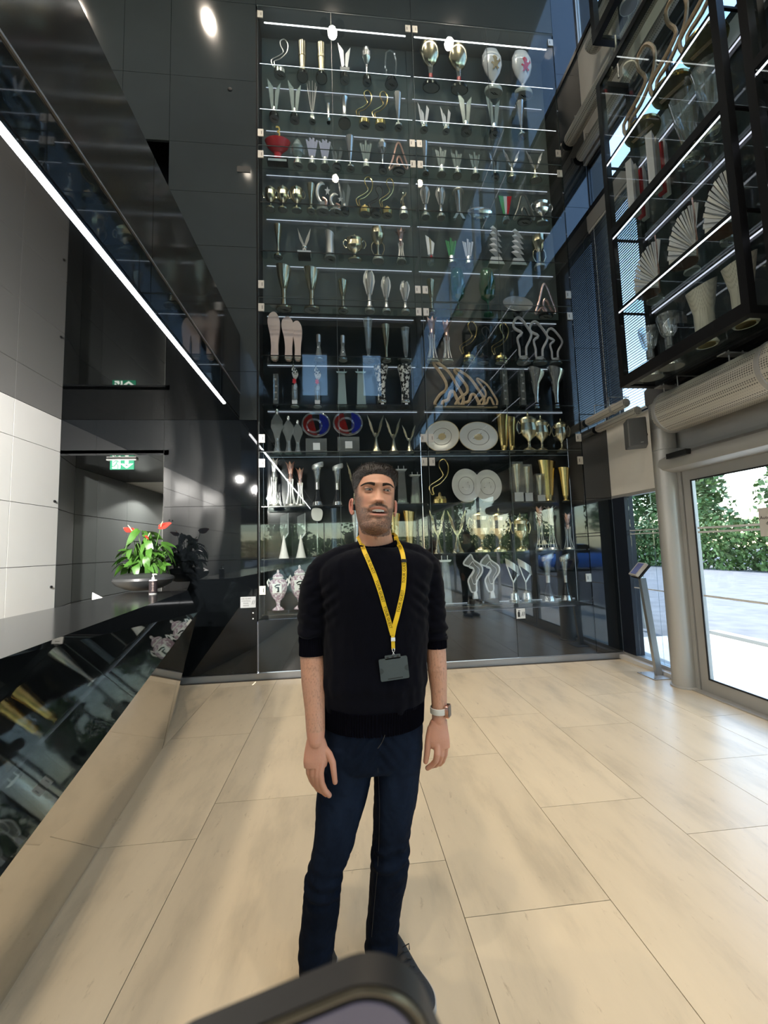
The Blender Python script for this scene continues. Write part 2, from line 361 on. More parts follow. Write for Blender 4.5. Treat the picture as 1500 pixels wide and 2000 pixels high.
def glazing_x(name, x, y0, y1, z0, z1, n, nz=(), depth=.07, mm=m_alu, tr=.05, pm=None):
    r = tag(thing(name, None, None, (0, 0, 0)), kind='structure')
    f = MB(); f.box(x-depth/2, x+depth/2, y0, y1, z0, z0+tr); f.box(x-depth/2, x+depth/2, y0, y1, z1-tr, z1)
    obj('window_frame', f, mm, r, smooth=False); w = (y1-y0)/n
    for i in range(n+1): obj('mullion', B(x-depth/2, x+depth/2, max(y0, y0+i*w-tr/2), min(y1, y0+i*w+tr/2), z0+tr, z1-tr), mm, r, smooth=False)
    for i in range(n): obj('pane', B(x-.008, x+.008, y0+i*w+tr/2, y0+(i+1)*w-tr/2, z0+tr, z1-tr), pm or m_winglass, r, smooth=False)
    for z in nz: obj('transom', B(x-depth/2+.004, x+depth/2-.004, y0+tr/2, y1-tr/2, z-.03, z+.03), mm, r, smooth=False)
    return r
glazing('window_4', -8, XR, YR-.1, 0.02, 2.7, 8, (1.15,))
glazing('window_5', -1.75, -.55, YR-.1, 8.6, 10.7, 1)
glazing('window_6', 1.1, 2.0, YR-.1, 8.6, 10.7, 1)
# ---- right wall
m_blackcl = mat('black cladding', (.008, .009, .011), .35)
wR = struct('wall_right', B(XR+.12, XR+.30, YR, 2.30, 2.9, 5.65), m_blackcl)
def rp(y0, y1, z0, z1, m, x0=XR, x1=XR+.10, name='panel'): return obj(name, B(x0, x1, y0+.002, y1-.002, z0+.002, z1-.002), m, wR, smooth=False)
rp(3.95, YB, 2.02, 2.92, m_cream)                       # pale board over the side window
rp(.9, 3.95, 2.36, 2.92, mat('grey transom board', (.50, .50, .48), .5))
rp(YR, .9, 2.75, 2.92, m_blackcl)
rp(2.3, 4.06, 2.92, 5.65, m_blackcl); rp(YR, 2.3, 2.92, 5.65, m_blackcl)
rp(YR, YB, 5.65, 5.86, m_alu, XR-.05); rp(YR, YB, 5.86, 5.98, m_blackcl, XR-.02)
for y0, y1 in ((YR, -5), (-5, -1), (-1, 1.9), (1.9, 3.5), (3.5, YB)): rp(y0, y1, 6.75, 8.35, m_cream)
rp(YR, YB, 8.35, 8.42, m_black, XR-.02); rp(YR, YB, 10.4, HC, m_cream); rp(YR, YB, 6.62, 6.75, m_alu, XR-.04)
glazing_x('window_2', XR+.04, YR, YB, 5.98, 6.62, 10, (), .06, m_black, .035)
glazing_x('window_3', XR+.04, YR, YB, 8.42, 10.4, 6, (), .06, m_alu, .05)
# blind over the side window
bl = thing('venetian_blind', 'tall white venetian blind on the side wall behind the hanging case', 'blind', (XR-.02, 4.5, 2.95))
s = MB()
for k in range(84):
    z = .02+k*.0318
    s.add([(-.014, -.42, z-.004), (.014, -.42, z+.004), (.014, .455, z+.004), (-.014, .455, z-.004), (-.014, -.42, z-.0025), (.014, -.42, z+.0055), (.014, .455, z+.0055), (-.014, .455, z-.0025)], [(0,3,2,1),(4,5,6,7),(0,1,5,4),(2,3,7,6),(1,2,6,5),(3,0,4,7)])
    continue
    s.add([(-.018, -.42, z-.006), (.018, -.42, z+.006), (.018, .455, z+.006), (-.018, .455, z-.006), (-.018, -.42, z-.0045), (.018, -.42, z+.0075), (.018, .455, z+.0075), (-.018, .455, z-.0045)], [(0,3,2,1),(4,5,6,7),(0,1,5,4),(2,3,7,6),(1,2,6,5),(3,0,4,7)])
tag(obj('slats', s, mat('blind slats', (.03, .033, .036), .5), bl, smooth=False), kind='stuff')
obj('head_rail', B(-.02, .02, -.42, .455, 2.67, 2.70), m_white, bl, smooth=False)
for y in (-.30, .02, .34): obj('cord', MB().tube([(-.02, y, .0), (-.02, y, 2.67)], .002, 6), m_white, bl)
obj('bottom_rail', B(-.018, .018, -.42, .455, -.012, .006), m_white, bl, smooth=False)
glazing_x('window_7', XR+.07, 4.08, YB, 2.94, 5.65, 1, (), .05, m_black, .04, m_blindglass)
# low side window beside the trophy case
w1 = tag(thing('window_1', None, None, (XR+.03, 4.45, 0)), kind='structure')
obj('window_sill', MB().box(-.10, .06, -.52, .51, 0, .045), m_white, w1, smooth=False)
obj('window_frame', MB().box(-.035, .045, -.52, .51, .045, .085).box(-.03, .04, -.52, .51, 1.985, 2.02).box(-.03, .04, -.52, -.48, .085, 1.985), m_alu, w1, smooth=False)
obj('mullion', B(-.05, .06, .25, .47, .085, 1.985), m_darknavy, w1, smooth=False)
for y0, y1 in ((.47, .508), (-.12, .25), (-.48, -.12)): obj('pane', B(-.006, .006, y0+.003, y1-.003, .085, 1.985), m_winglass, w1, smooth=False)
for z in (1.52, 1.56, .88): obj('decal_line', B(-.0085, -.0065, -.48, .25, z, z+.012), mat('frosted decal', (.8, .82, .82), .6), w1, smooth=False)
# automatic sliding door
d1 = tag(thing('door_1', None, None, (3.40, 3.25, 0)), kind='structure')
obj('door_track', B(-.10, .12, -2.4, .60, 0, .012), m_alu, d1, smooth=False)
f = MB()
for y0, y1 in ((-.44, .50), (-1.42, -.47)):
    f.box(-.025, .025, y0, y0+.07, .012, 2.13).box(-.025, .025, y1-.09, y1, .012, 2.13).box(-.025, .025, y0+.07, y1-.09, .012, .13).box(-.025, .025, y0+.07, y1-.09, 2.02, 2.13)
obj('door_frame', f, m_alu, d1, smooth=False)
gk = MB()
for y0, y1 in ((-.37, .41), (-1.35, -.56)):
    gk.box(-.03, -.022, y0, y0+.014, .13, 2.02).box(-.03, -.022, y1-.014, y1, .13, 2.02).box(-.03, -.022, y0+.014, y1-.014, .13, .144).box(-.03, -.022, y0+.014, y1-.014, 2.006, 2.02)
obj('gasket', gk, m_blackmat, d1, smooth=False)
for y0, y1 in ((-.37, .41), (-1.35, -.56)): obj('pane', B(-.005, .005, y0, y1, .13, 2.02), m_pane, d1, smooth=False)
for z in (1.50, 1.54, .90): obj('decal_line', B(-.0075, -.0055, -.36, .40, z, z+.018), mat('frosted decal', (.8, .82, .82), .6), d1, smooth=False)
hd = MB(); prof = [(.0, 0), (-.10, .0), (-.155, .03), (-.175, .08), (-.165, .14), (-.12, .175), (0, .18)]
vs = []; n = len(prof)
for y in (-2.4, .63):
    for a, b in prof: vs.append((a, y, b+2.118))
hd.add(vs, [tuple(range(n)), tuple(range(2*n-1, n-1, -1))]+[(i, (i+1) % n, n+(i+1) % n, n+i) for i in range(n)])
obj('door_header', hd, m_alu, d1)
obj('motion_sensor', B(-.215, -.165, .22, .46, 2.235, 2.285), m_black, d1, smooth=False)
sg = obj('notice', B(-.032, -.0255, -.40, -.22, 1.45, 1.68), mat('notice paper', (.72, .70, .66), .6), d1, smooth=False)
for i, wd in enumerate(('Automatic', 'door')):
    v, f_ = text_mesh(wd, .038)
    t = MB()
    t.add([(-.0335, -.31-a, 1.60-i*.045+b) for a, b, c in v], f_); obj('lettering', t, m_blackmat, sg, smooth=False)
struct('trim_5', B(3.36, 3.50, 3.755, 3.985, 0, 2.36), m_alu)
struct('trim_6', B(3.44, 3.52, .85, 3.76, 2.10, 2.37), m_alu)
struct('trim_4', B(XR-.12, XR+.0, 1.0, 2.75, 2.32, 2.36), m_alu)
glazing_x('window_8', XR+.03, YR, .85, 0.02, 2.75, 8, (1.15,), pm=m_pane)
# column by the door
cl = tag(thing('column_1', None, None, (3.335, 3.90, 0)), kind='structure')
obj('column_shaft', MB().lathe([(.125, 0), (.125, .012), (.108, .02), (.108, 2.36), (.105, 2.362), (.105, 2.368), (.108, 2.37), (.108, 2.58), (.105, 2.582), (.105, 2.588), (.108, 2.59), (.108, 2.98)], 40), m_silvercol, cl)
obj('column_head', MB().lathe([(.115, 2.86), (.13, 2.88), (.13, 3.02), (.115, 3.04)], 36), mat('grey mesh wrap', (.12, .12, .12), .7, bump=1, bscale=300), cl)
# ---- outside
struct('ground', B(-60, 90, -90, 60, -.3, -.07), m_asphalt)
struct('ground_paving', MB().box(XR+.1, 5.6, -14, 6, -.07, -.02).box(-12, XR+.1, -14, YR-.2, -.07, -.02), m_paving)
struct('ground_kerb', B(5.6, 5.75, -14, 6, -.07, .03), m_conc)
struct('wall_outside', MB().box(XR+.3, XR+.5, 5.3, 9, -.07, 12), m_conc)
def leaf_mesh(seed, R_, H_, nb=26, nl=110, s=.42):
    rnd = random.Random(seed); mb = MB()
    for _ in range(nb):
        a = rnd.uniform(0, 2*PI); r = R_*math.sqrt(rnd.random())*.8; z = H_*(.22+.7*rnd.random()); rr = R_*rnd.uniform(.28, .45)*(1.15-.5*z/H_)
        c = Vector((r*math.cos(a)*(1.1-z/H_*.6), r*math.sin(a)*(1.1-z/H_*.6), z))
        for _ in range(nl):
            d = Vector((rnd.gauss(0, 1), rnd.gauss(0, 1), rnd.gauss(0, 1))).normalized()*rr*rnd.uniform(.7, 1)
            p = c+d; n = (d.normalized()+Vector((rnd.uniform(-.6, .6), rnd.uniform(-.6, .6), rnd.uniform(-.3, .9)))).normalized()
            u = n.orthogonal().normalized()*s*rnd.uniform(.3, .6); w = n.cross(u.normalized())*s*rnd.uniform(.2, .4)
            mb.add([p-u, p-w, p+u, p+w], [(0, 1, 2, 3)])
    return mb
lm = [leaf_mesh(i, 3.2, 8.5).mesh('crown', False) for i in range(3)]
for q in lm: q.materials.append(m_leafo)
trk = MB().tube([(0, 0, 0), (.1, 0, 2), (0, .1, 4.5)], [.25, .18, .08], 8).mesh('trunk'); trk.materials.append(m_bark)
tp = [(27, 34), (24, 26), (32, 22), (24, 18.5), (32, 14), (24, 11), (33, 6), (24, 3.5), (32, -1), (24, -4.5), (34, -9), (28, -14), (32, -21), (27, -29), (19, -31), (11, -30), (3, -32), (-5, -30), (-12.5, -32), (-20, -30), (15, 33)]
for i, (x, y) in enumerate(tp):
    t = thing('tree', 'leafy green tree beyond the car park outside the glazing', 'tree', (x, y, -.07), random.uniform(0, 6), 'trees beyond the car park')
    link('crown', lm[i % 3], None, t); link('trunk', trk, None, t); t.scale = (1, 1, random.uniform(.85, 1.2))
hl_m = MB(); rnd_h = random.Random(3)
for _ in range(5200):
    p = Vector((rnd_h.uniform(-.6, .6), rnd_h.uniform(-4, 4), rnd_h.uniform(.05, 2.3))); n_ = Vector((rnd_h.gauss(0, 1), rnd_h.gauss(0, 1), rnd_h.gauss(0, 1)+.5)).normalized(); u_ = n_.orthogonal().normalized(); w_ = n_.cross(u_)
    hl_m.add([p-u_*.13, p-w_*.07, p+u_*.13, p+w_*.07], [(0, 1, 2, 3)])
hme = hl_m.mesh('hedge', False); hme.materials.append(m_leafo)
for i, (x, y, r_) in enumerate([(18.2, 25.2, 0), (18.2, 16.8, 0), (18.2, 8.4, 0), (18.2, 0, 0), (18.2, -8.4, 0), (-6.4, -22, PI/2), (2, -22, PI/2), (10.4, -22, PI/2)]):
    hh = link('hedge', hme, None, None, (x, y, -.07)); hh.rotation_euler[2] = r_
    tag(hh, 'clipped dark green hedge along the far edge of the car park', 'hedge', 'hedges along the car park')
# cars
m_tyre = mat('tyre rubber', (.01, .01, .01), .7); m_rim = mat('alloy rim', (.25, .25, .26), .3, .9); m_cglass = mat('car glass', (.01, .012, .015), .04, ior=1.6)
m_lampw = mat('car lamp lens', (.7, .7, .72), .1)
def car(label, colour, loc, rz, name='car'):
    mb = bpy.data.materials.get('paint '+name) or mat('paint '+str(colour), colour, .22, .3, coat=.8)
    t = thing('car', label, 'car', loc, rz, 'parked cars outside')
    sec = [(-2.2, .45, .62, .70), (-2.12, .30, .86, .82), (-1.4, .22, .98, .89), (-.6, .20, .96, .90), (.6, .20, .93, .90), (1.3, .20, .86, .89), (1.95, .24, .70, .84), (2.2, .36, .52, .66)]
    v = []; k = len(sec)
    for x, z0, z1, w in sec:
        for yy, zz in ((-w*.9, z0), (-w, z0+.12), (-w, (z0+z1)/2+.05), (-w*.9, z1), (w*.9, z1), (w, (z0+z1)/2+.05), (w, z0+.12), (w*.9, z0)): v.append((x, yy, zz))
    f = [tuple(range(8)), tuple(range(k*8-1, k*8-9, -1))]
    for i in range(k-1):
        for j in range(8): f.append((i*8+j, (i+1)*8+j, (i+1)*8+(j+1) % 8, i*8+(j+1) % 8))
    obj('body', MB().add(v, f), mb, t)
    c = [(-1.75, .93, .80), (-.95, 1.36, .62), (.25, 1.38, .62), (1.25, .90, .78)]
    v = []
    for x, z, w in c: v += [(x, -w, z), (x, w, z)]
    for x, z, w in c: v += [(x, -w*1.02, .86), (x, w*1.02, .86)]
    obj('windows', MB().add(v, [(0,1,3,2)[::-1], (4,5,7,6)[::-1], (0,2,10,8), (2,4,12,10), (4,6,14,12), (1,9,11,3), (3,11,13,5), (5,13,15,7), (0,8,9,1), (6,7,15,14)]), m_cglass, t)
    obj('roof', MB().add([(-.95, -.62, 1.365), (-.95, .62, 1.365), (.25, .62, 1.385), (.25, -.62, 1.385), (-.8, -.5, 1.41), (-.8, .5, 1.41), (.1, .5, 1.42), (.1, -.5, 1.42)], [(4,7,6,5), (0,4,5,1), (1,5,6,2), (2,6,7,3), (3,7,4,0)]), mb, t)
    for x in (-1.35, 1.38):
        for y in (-.83, .83):
            w = obj('wheel', MB().add(*_rot(MB().lathe([(.22, -.1), (.33, -.09), (.33, .09), (.22, .1)], 22))), m_tyre, t, (x, y, .33))
            rm = MB()
            for q in range(5):
                a = 2*PI*q/5; rm.tube([(0, 0, 0), (.2*math.cos(a), 0, .2*math.sin(a))], .028, 4)
            rm.add(*_rot(MB().lathe([(.205, -.105), (.235, -.105), (.235, .105), (.205, .105)], 22)))
            obj('rim', rm, m_rim, w)
    for y in (-.62, .62): obj('headlamp', MB().sphere((2.08, y, .60), (.13, .16, .06), 10, 6), m_lampw, t)
    return t
def _rot(mb): return [(x, z, -y) for x, y, z in mb.v], mb.f
car('bright blue coupe parked outside, seen in the gloss panel by the window', (.03, .16, .62), (12.4, -11.2, -.07), 0)
car('dark grey saloon parked behind the blue coupe outside', (.03, .03, .035), (13.5, -15.5, -.07), .1)
car('silver saloon parked far out beyond the side window', (.35, .36, .37), (14.5, 10.2, -.07), .1)
car('black saloon parked beyond the side window', (.012, .012, .014), (13.5, 7.0, -.07), .1)
car('white saloon parked far out beyond the sliding door', (.6, .6, .6), (14, 3.6, -.07), .1)
car('dark blue saloon parked out beyond the rear glazing', (.02, .03, .07), (2, -17, -.07), .2)
car('pale grey saloon parked out beyond the rear glazing', (.4, .4, .4), (-4, -17.5, -.07), 0)
o = thing('bollard', 'steel bollard standing on the paving outside the side window', 'bollard', (5.0, 6.6, -.02)); obj('post', MB().lathe([(.05, 0), (.05, .95), (.045, .97), (0, .97)], 16), m_steel, o)
struct('column_outside', B(5.0, 5.35, 3.55, 3.9, -.02, 6), m_cream)
# ================================================================== THE THINGS IN THE ROOM
# ---- reception desk
ZT = 1.10
desk = thing('reception_desk', 'long black gloss reception desk with a mirror polished slanted base', 'desk', (-1.5, 2.5, 0))
def dl(p): return (p[0]+1.5, p[1]-2.5, p[2])
F0 = (-1.80, 4.90, 0.0); F1 = (-1.387, 3.452, 0.0); F2 = (-1.142, 1.598, 0.0); F3 = (-.98, .30, 0.0); F4 = (-.72, -1.8, 0)
T0 = tuple(onz(367, 1153, ZT)); t1 = onz(0, 1287, ZT); T1 = tuple(t1)
tdir = np.array(T1)-np.array(T0); T2 = tuple(np.array(T1)+tdir*.6); T3 = tuple(np.array(T1)+tdir*1.5)
M0 = tuple(ony(386, 1196, 3.85)); M1 = tuple(onz(0, 1713, .58)); md = np.array(M1)-np.array(M0); M2 = tuple(np.array(M1)+md*.5); M3 = tuple(np.array(M1)+md*1.3)
BK0 = (T0[0]-.55, 4.90, 0); 
def quadmesh(pts, fs): return MB().add([dl(p) for p in pts], fs)
m_mirror = mat('polished base metal', (.74, .71, .66), .055, 1.0)
obj('base', quadmesh([F0, F1, F2, F3, F4, M0, M1, M2, M3], [(0, 1, 5), (1, 2, 6, 5), (2, 3, 7, 6), (3, 4, 8, 7)]), m_mirror, desk, smooth=False)
obj('front_panel', quadmesh([M0, M1, M2, M3, T0, T1, T2, T3], [(0, 1, 5, 4), (1, 2, 6, 5), (2, 3, 7, 6)]), mat('black lacquer', (.003, .0035, .004), .025, ior=2.1), desk, smooth=False)
def back(p, w=.78): return (p[0]-w, p[1]+.02, p[2])
up = lambda p, d=.0: (p[0], p[1], p[2]+d)
TB0, TB1, TB2, TB3 = back(T0, .55), back(T1), back(T2), back(T3)
G = mat('dark grey worktop', (.022, .023, .024), .13, ior=1.6)
obj('worktop', quadmesh([T0, T1, T2, T3, TB3, TB2, TB1, TB0]+[up(p, -.04) for p in (T0, T1, T2, T3, TB3, TB2, TB1, TB0)],
    [(0, 1, 6, 7), (1, 2, 5, 6), (2, 3, 4, 5), (7, 6, 14, 15), (6, 5, 13, 14), (5, 4, 12, 13), (3, 2, 10, 11)[::-1], (0, 7, 15, 8), (8, 9, 14, 15)[::-1], (9, 10, 13, 14)[::-1], (10, 11, 12, 13)[::-1]]), G, desk, smooth=False)
FB = [(p[0]-.55, p[1], 0) for p in (F1, F2, F3, F4)]
ts = [up(p, -.042) for p in (TB0, TB1, TB2, TB3)]
obj('rear_panel', quadmesh([(F0[0]-.4, 4.90, 0)]+FB+ts+[(T0[0]-.02, T0[1]+.0, ZT-.042), (F0[0], 4.90, 0), M0], [(1, 2, 6, 5), (2, 3, 7, 6), (3, 4, 8, 7), (0, 1, 5), (0, 5, 9, 10), (9, 11, 10)]), m_blackgloss, desk, smooth=False)
lt = thing('monitor_corner', 'small white corner of a screen behind the reception desk', 'monitor', (-2.35, 4.3, 1.02))
obj('screen', MB().add([(-.07, 0, 0), (.07, 0, .0), (-.07, .0, .08), (-.07, .012, 0), (.07, .012, 0), (-.07, .012, .08)], [(0,1,2), (3,5,4), (0,3,4,1), (1,4,5,2), (2,5,3,0)]), m_white, lt, smooth=False)
obj('stand', B(-.08, -.04, 0, .01, -1.02, .0), m_black, lt, smooth=False)
# ---- plant in a shallow bowl
pc = onz(281, 1152, ZT); PX, PY = pc[0], pc[1]
pot = thing('plant_bowl', 'wide dark grey disc shaped bowl on the far end of the desk', 'planter', (PX, PY, ZT))
s = MB().lathe([(.11, 0), (.16, .012), (.245, .05), (.275, .088), (.268, .108), (.215, .135), (.15, .15), (.135, .146), (.14, .13), (0, .125)], 44)
obj('bowl', s, mat('charcoal ceramic', (.035, .037, .038), .38), pot)
obj('soil', MB().lathe([(0, .128), (.139, .128), (.139, .13), (0, .136)], 24), mat('soil', (.02, .013, .008), .9), pot)
pl = thing('anthurium', 'green anthurium with red flowers planted in the dark bowl', 'plant', (PX, PY, ZT+.150))
pl.scale = (1, 1, 1.32); pot.scale = (1, 1, 1.15)
m_leaf = mat('anthurium leaf', (.055, .15, .022), .30, var=.35, scale=14); m_stem = mat('leaf stem', (.12, .25, .06), .5); m_red = mat('red spathe', (.62, .05, .035), .22); m_spad = mat('pale spadix', (.72, .60, .42), .5)
def leaf(L_, W_, droop, cup=.12):
    mb = MB(); vs = []; nn = 9
    for i in range(nn):
        t = i/(nn-1); w = W_*math.sin(PI*min(1, (t*.9+.10)))**.8*(1-.25*t) if i < nn-1 else 0
        if i == 0: w = W_*.35
        x = L_*(t-.12); z = -droop*t*t*L_
        for q in (-1, -.5, 0, .5, 1): vs.append((x - (.10*L_*abs(q) if i < 3 else 0), q*w, z+cup*abs(q)**1.5*W_*(.6) + .002*math.sin(9*t)))
    fs = [(i*5+j, (i+1)*5+j, (i+1)*5+j+1, i*5+j+1) for i in range(nn-1) for j in range(4)]
    mb.add(vs, fs); mb.add([(a, b, c-.0015) for a, b, c in vs], [f[::-1] for f in fs]); return mb
rnd = random.Random(5)
tips = []
for i in range(84):
    a = rnd.uniform(0, 2*PI); R_ = rnd.uniform(.06, .22) if i > 8 else rnd.uniform(.02, .1); h_ = rnd.uniform(.07, .30) if i > 8 else rnd.uniform(.24, .36)
    if R_ > .15: h_ *= .8
    tx, ty = R_*math.cos(a), R_*math.sin(a)*.75
    b = (tx*.25, ty*.25, 0); mid = (tx*.55, ty*.55, h_*.72)
    st = MB().tube([b, (tx*.35, ty*.35, h_*.4), mid, (tx, ty, h_)], .0028, 5); obj('stem', st, m_stem, pl)
    lf = obj('leaf', leaf(rnd.uniform(.085, .135), rnd.uniform(.028, .044), rnd.uniform(.3, 1.1)), m_leaf, pl, (tx, ty, h_))
    lf.rotation_euler = (rnd.uniform(-.5, .5), rnd.uniform(-.25, .9), a+rnd.uniform(-.5, .5))
for fx, fy, fz, sc_, rz in ((-.115, -.02, .335, 1, 2.9), (.165, -.03, .36, 1.15, .1), (.06, -.09, .27, .8, 5), (.02, .03, .37, .01, 0)):
    if sc_ < .1: continue
    obj('stem', MB().tube([(fx*.2, fy*.3, 0), (fx*.7, fy*.7, fz*.6), (fx, fy, fz)], .003, 5), m_stem, pl)
    q = obj('flower', leaf(.105*sc_, .036*sc_, -.15, .2), m_red, pl, (fx, fy, fz)); q.rotation_euler = (.75 if rz < 1 else -.6, -.1, rz)
    obj('spadix', MB().tube([(.0, 0, .0), (.012, 0, .028), (.03, 0, .05)], [.004, .005, .003], 7), m_spad, q)
bp_ = onz(299, 1160, ZT); bt = thing('pump_bottle', 'dark hand soap pump bottle in front of the plant bowl', 'bottle', (bp_[0], bp_[1], ZT))
obj('bottle', MB().lathe([(.031, 0), (.034, .004), (.034, .118), (.030, .124), (.012, .128), (.012, .132)], 26), mat('bottle white', (.75, .74, .70), .3), bt)
lb = MB(); vs = []
for z in (.008, .116):
    for k in range(27): a = 2*PI*k/26; vs.append((.0347*math.cos(a), .0347*math.sin(a), z))
lb.add(vs, [(k, k+1, 28+k, 27+k) for k in range(26)]); obj('label', lb, mat('label black', (.018, .012, .014), .4), bt)
tx = MB()
for i, (wd, s_) in enumerate((('RIVER', .007), ('HAND', .006), ('SOAP', .006), ('FOR', .006), ('HANDS', .006), ('500', .005))):
    pass
for i in range(7):
    z = .104-.0125*i; w = (.010, .016, .012, .015, .010, .012, .018)[i]
    tx.add([(.012-w*.5+q*w, -.0352+.0012*abs(q-.5)*0, z+dz) for q, dz in ((0, 0), (1, 0), (1, .0035), (0, .0035))], [(0, 1, 2, 3)])
obj('lettering', tx, mat('label print', (.55, .40, .36), .5), bt, smooth=False)
obj('pump', MB().lathe([(.013, .130), (.013, .145), (.006, .147), (.006, .166), (.010, .167), (.010, .178), (0, .179)], 16).tube([(0, 0, .173), (.028, -.005, .173), (.032, -.006, .168)], [.005, .0045, .003], 8), mat('bottle white', (.75, .74, .70), .3), bt)
# ---- signs
ex = thing('exit_sign', 'green emergency exit sign with running figure and down arrow', 'sign', (-2.49, 5.15, 2.60))
a = ony(216, 895, 5.15); b = ony(262, 917, 5.15); cxs = (a[0]+b[0])/2; ex.location = (cxs, 5.15, 2.60)
wS = (b[0]-a[0]); zt_, zb_ = a[2]-2.60, b[2]-2.60
obj('mount', MB().box(-wS*.62, wS*.62, -.03, .03, -.022, 0), m_white, ex, smooth=False)
obj('bracket', MB().box(-wS*.45, -wS*.43, -.004, .004, zt_-.002, -.022).box(wS*.43, wS*.45, -.004, .004, zt_-.002, -.022), m_alu, ex, smooth=False)
obj('sign_plate', MB().box(-wS/2, wS/2, -.008, .008, zb_, zt_), mat('exit green', (.01, .17, .09), .35, emit=(.01, .20, .10), es=.6), ex, smooth=False)
hS = zt_-zb_; wm_ = mat('exit white', (.8, .85, .8), .5, emit=(.8, .9, .82), es=.7); ic = MB(); Y_ = -.0105
def fl(poly, y=Y_): ic.prism(poly, .003, 'y', y)
fl([(wS*.20-.02, zt_-hS*.14), (wS*.20+.02, zt_-hS*.14), (wS*.20+.02, zb_+hS*.42), (wS*.20-.02, zb_+hS*.42)])
fl([(wS*.20-.075, zb_+hS*.50), (wS*.20-.035, zb_+hS*.50), (wS*.20, zb_+hS*.26), (wS*.20+.035, zb_+hS*.50), (wS*.20+.075, zb_+hS*.50), (wS*.20, zb_+hS*.08)])
fl([(-wS*.40, zb_+hS*.08), (-wS*.06, zb_+hS*.08), (-wS*.06, zt_-hS*.1), (-wS*.40, zt_-hS*.1)])
obj('pictogram', ic, wm_, ex, smooth=False)
ic = MB(); cx_ = -wS*.23; mz = (zb_+zt_)/2
s = MB(); y = -.014
for pth, r in (([(cx_+.012, y, mz+.040), (cx_-.004, y, mz)], .010), ([(cx_-.004, y, mz), (cx_+.022, y, mz-.022), (cx_+.016, y, mz-.058)], .0065), ([(cx_-.004, y, mz), (cx_-.022, y, mz-.03), (cx_-.052, y, mz-.036)], .0065), ([(cx_+.010, y, mz+.034), (cx_+.034, y, mz+.014), (cx_+.046, y, mz+.026)], .005), ([(cx_+.010, y, mz+.034), (cx_-.022, y, mz+.030), (cx_-.034, y, mz+.008)], .005)):
    s.tube(pth, r, 6)
s.sphere((cx_+.022, y, mz+.062), .012, 8, 6)
obj('running_figure', s, mat('exit green', (.01, .17, .09)), ex)
fs_ = thing('fire_alarm_notice', 'small silver fire alarm control panel notice on the black panel', 'sign', (-1.10, YB, .87))
obj('plate', B(-.085, .085, -.006, -.001, -.062, .062), mat('notice silver', (.42, .43, .43), .4), fs_, smooth=False)
t = MB()
for i, wd in enumerate(('FIRE ALARM', 'CONTROL', 'PANEL', 'INSIDE')):
    v, f_ = text_mesh(wd, .021); t.add([(a-.022, -.0075, b+.040-.026*i) for a, b, c in v], f_)
obj('lettering', t, m_blackmat, fs_, smooth=False)
def flame(par, x, y, z, s_, m=None):
    mb = MB()
    for i in range(3):
        for j in range(2):
            u = x+(j*.55+i*.12)*s_; w_ = z+(i*.42-.45)*s_
            mb.prism([(u, w_), (u+.25*s_, w_+.1*s_), (u+.42*s_, w_+.52*s_), (u+.22*s_, w_+.28*s_)], .002, 'y', y)
    obj('flame_symbol', mb, m or m_blackmat, par, smooth=False)
flame(fs_, .038, -.0075, -.01, .036)
for z in (.745, .68):
    k = thing('panel_screw', 'steel screw in the black panel, %s of the two under the notice' % ('upper' if z > .7 else 'lower'), 'screw', (-1.045, YB-.001, z)); k.rotation_euler = (PI/2, 0, 0)
    obj('screw_head', MB().lathe([(0, 0), (.009, 0), (.009, .003), (0, .005)], 12), m_steel, k)
q = ony(1019, 1199, YB-.03); fe = thing('extinguisher_notice', 'white square notice with extinguisher symbol under the trophy case', 'sign', (q[0], YB, q[2]))
obj('plate', B(-.055, .055, -.006, -.001, -.06, .06), m_white, fe, smooth=False)
obj('extinguisher_symbol', MB().prism([(-.04, -.04), (-.012, -.04), (-.012, .015), (-.022, .025), (-.03, .025), (-.04, .015)], .002, 'y', -.0075).prism([(-.032, .027), (-.006, .03), (-.006, .036), (-.032, .04)], .002, 'y', -.0075), m_blackmat, fe, smooth=False)
flame(fe, .005, -.0075, -.012, .04)
# ---- sign in stand by the window
st = thing('sign_in_stand', 'slim steel stand with tilted tablet beside the side window', 'stand', (3.33, 4.24, 0))
bevel(obj('base_plate', B(-.15, .15, -.13, .13, 0, .008), m_alu, st, smooth=False), .002, 1)
for x in (-.12, .12):
    for y in (-.10, .10): obj('bolt', MB().lathe([(0, .008), (.009, .008), (.009, .013), (0, .015)], 8), m_steel, st, (x, y, 0))
obj('post', MB().add([(a*.032+o_, b*.02+o2, z) for z, o_, o2 in ((.008, .0, 0), (1.04, -.10, 0)) for a, b in ((-1, -1), (1, -1), (1, 1), (-1, 1))], [(0,3,2,1), (4,5,6,7), (0,1,5,4), (1,2,6,5), (2,3,7,6), (3,0,4,7)]), m_steel, st, smooth=False)
hd_ = bevel(obj('tablet_case', B(-.085, .085, -.12, .12, 0, .035), mat('tablet case', (.55, .55, .53), .35), st, (-.12, 0, 1.12), smooth=False), .006, 2)
hd_.rotation_euler = (.0, -.88, -.35)
obj('screen', B(-.07, .07, -.095, .075, .0355, .037), mat('tablet screen', (.03, .03, .06), .1, emit=(.10, .11, .22), es=.6), hd_, smooth=False)
obj('backing_plate', B(-.09, .09, -.13, .13, -.02, -.004), m_black, hd_, smooth=False)
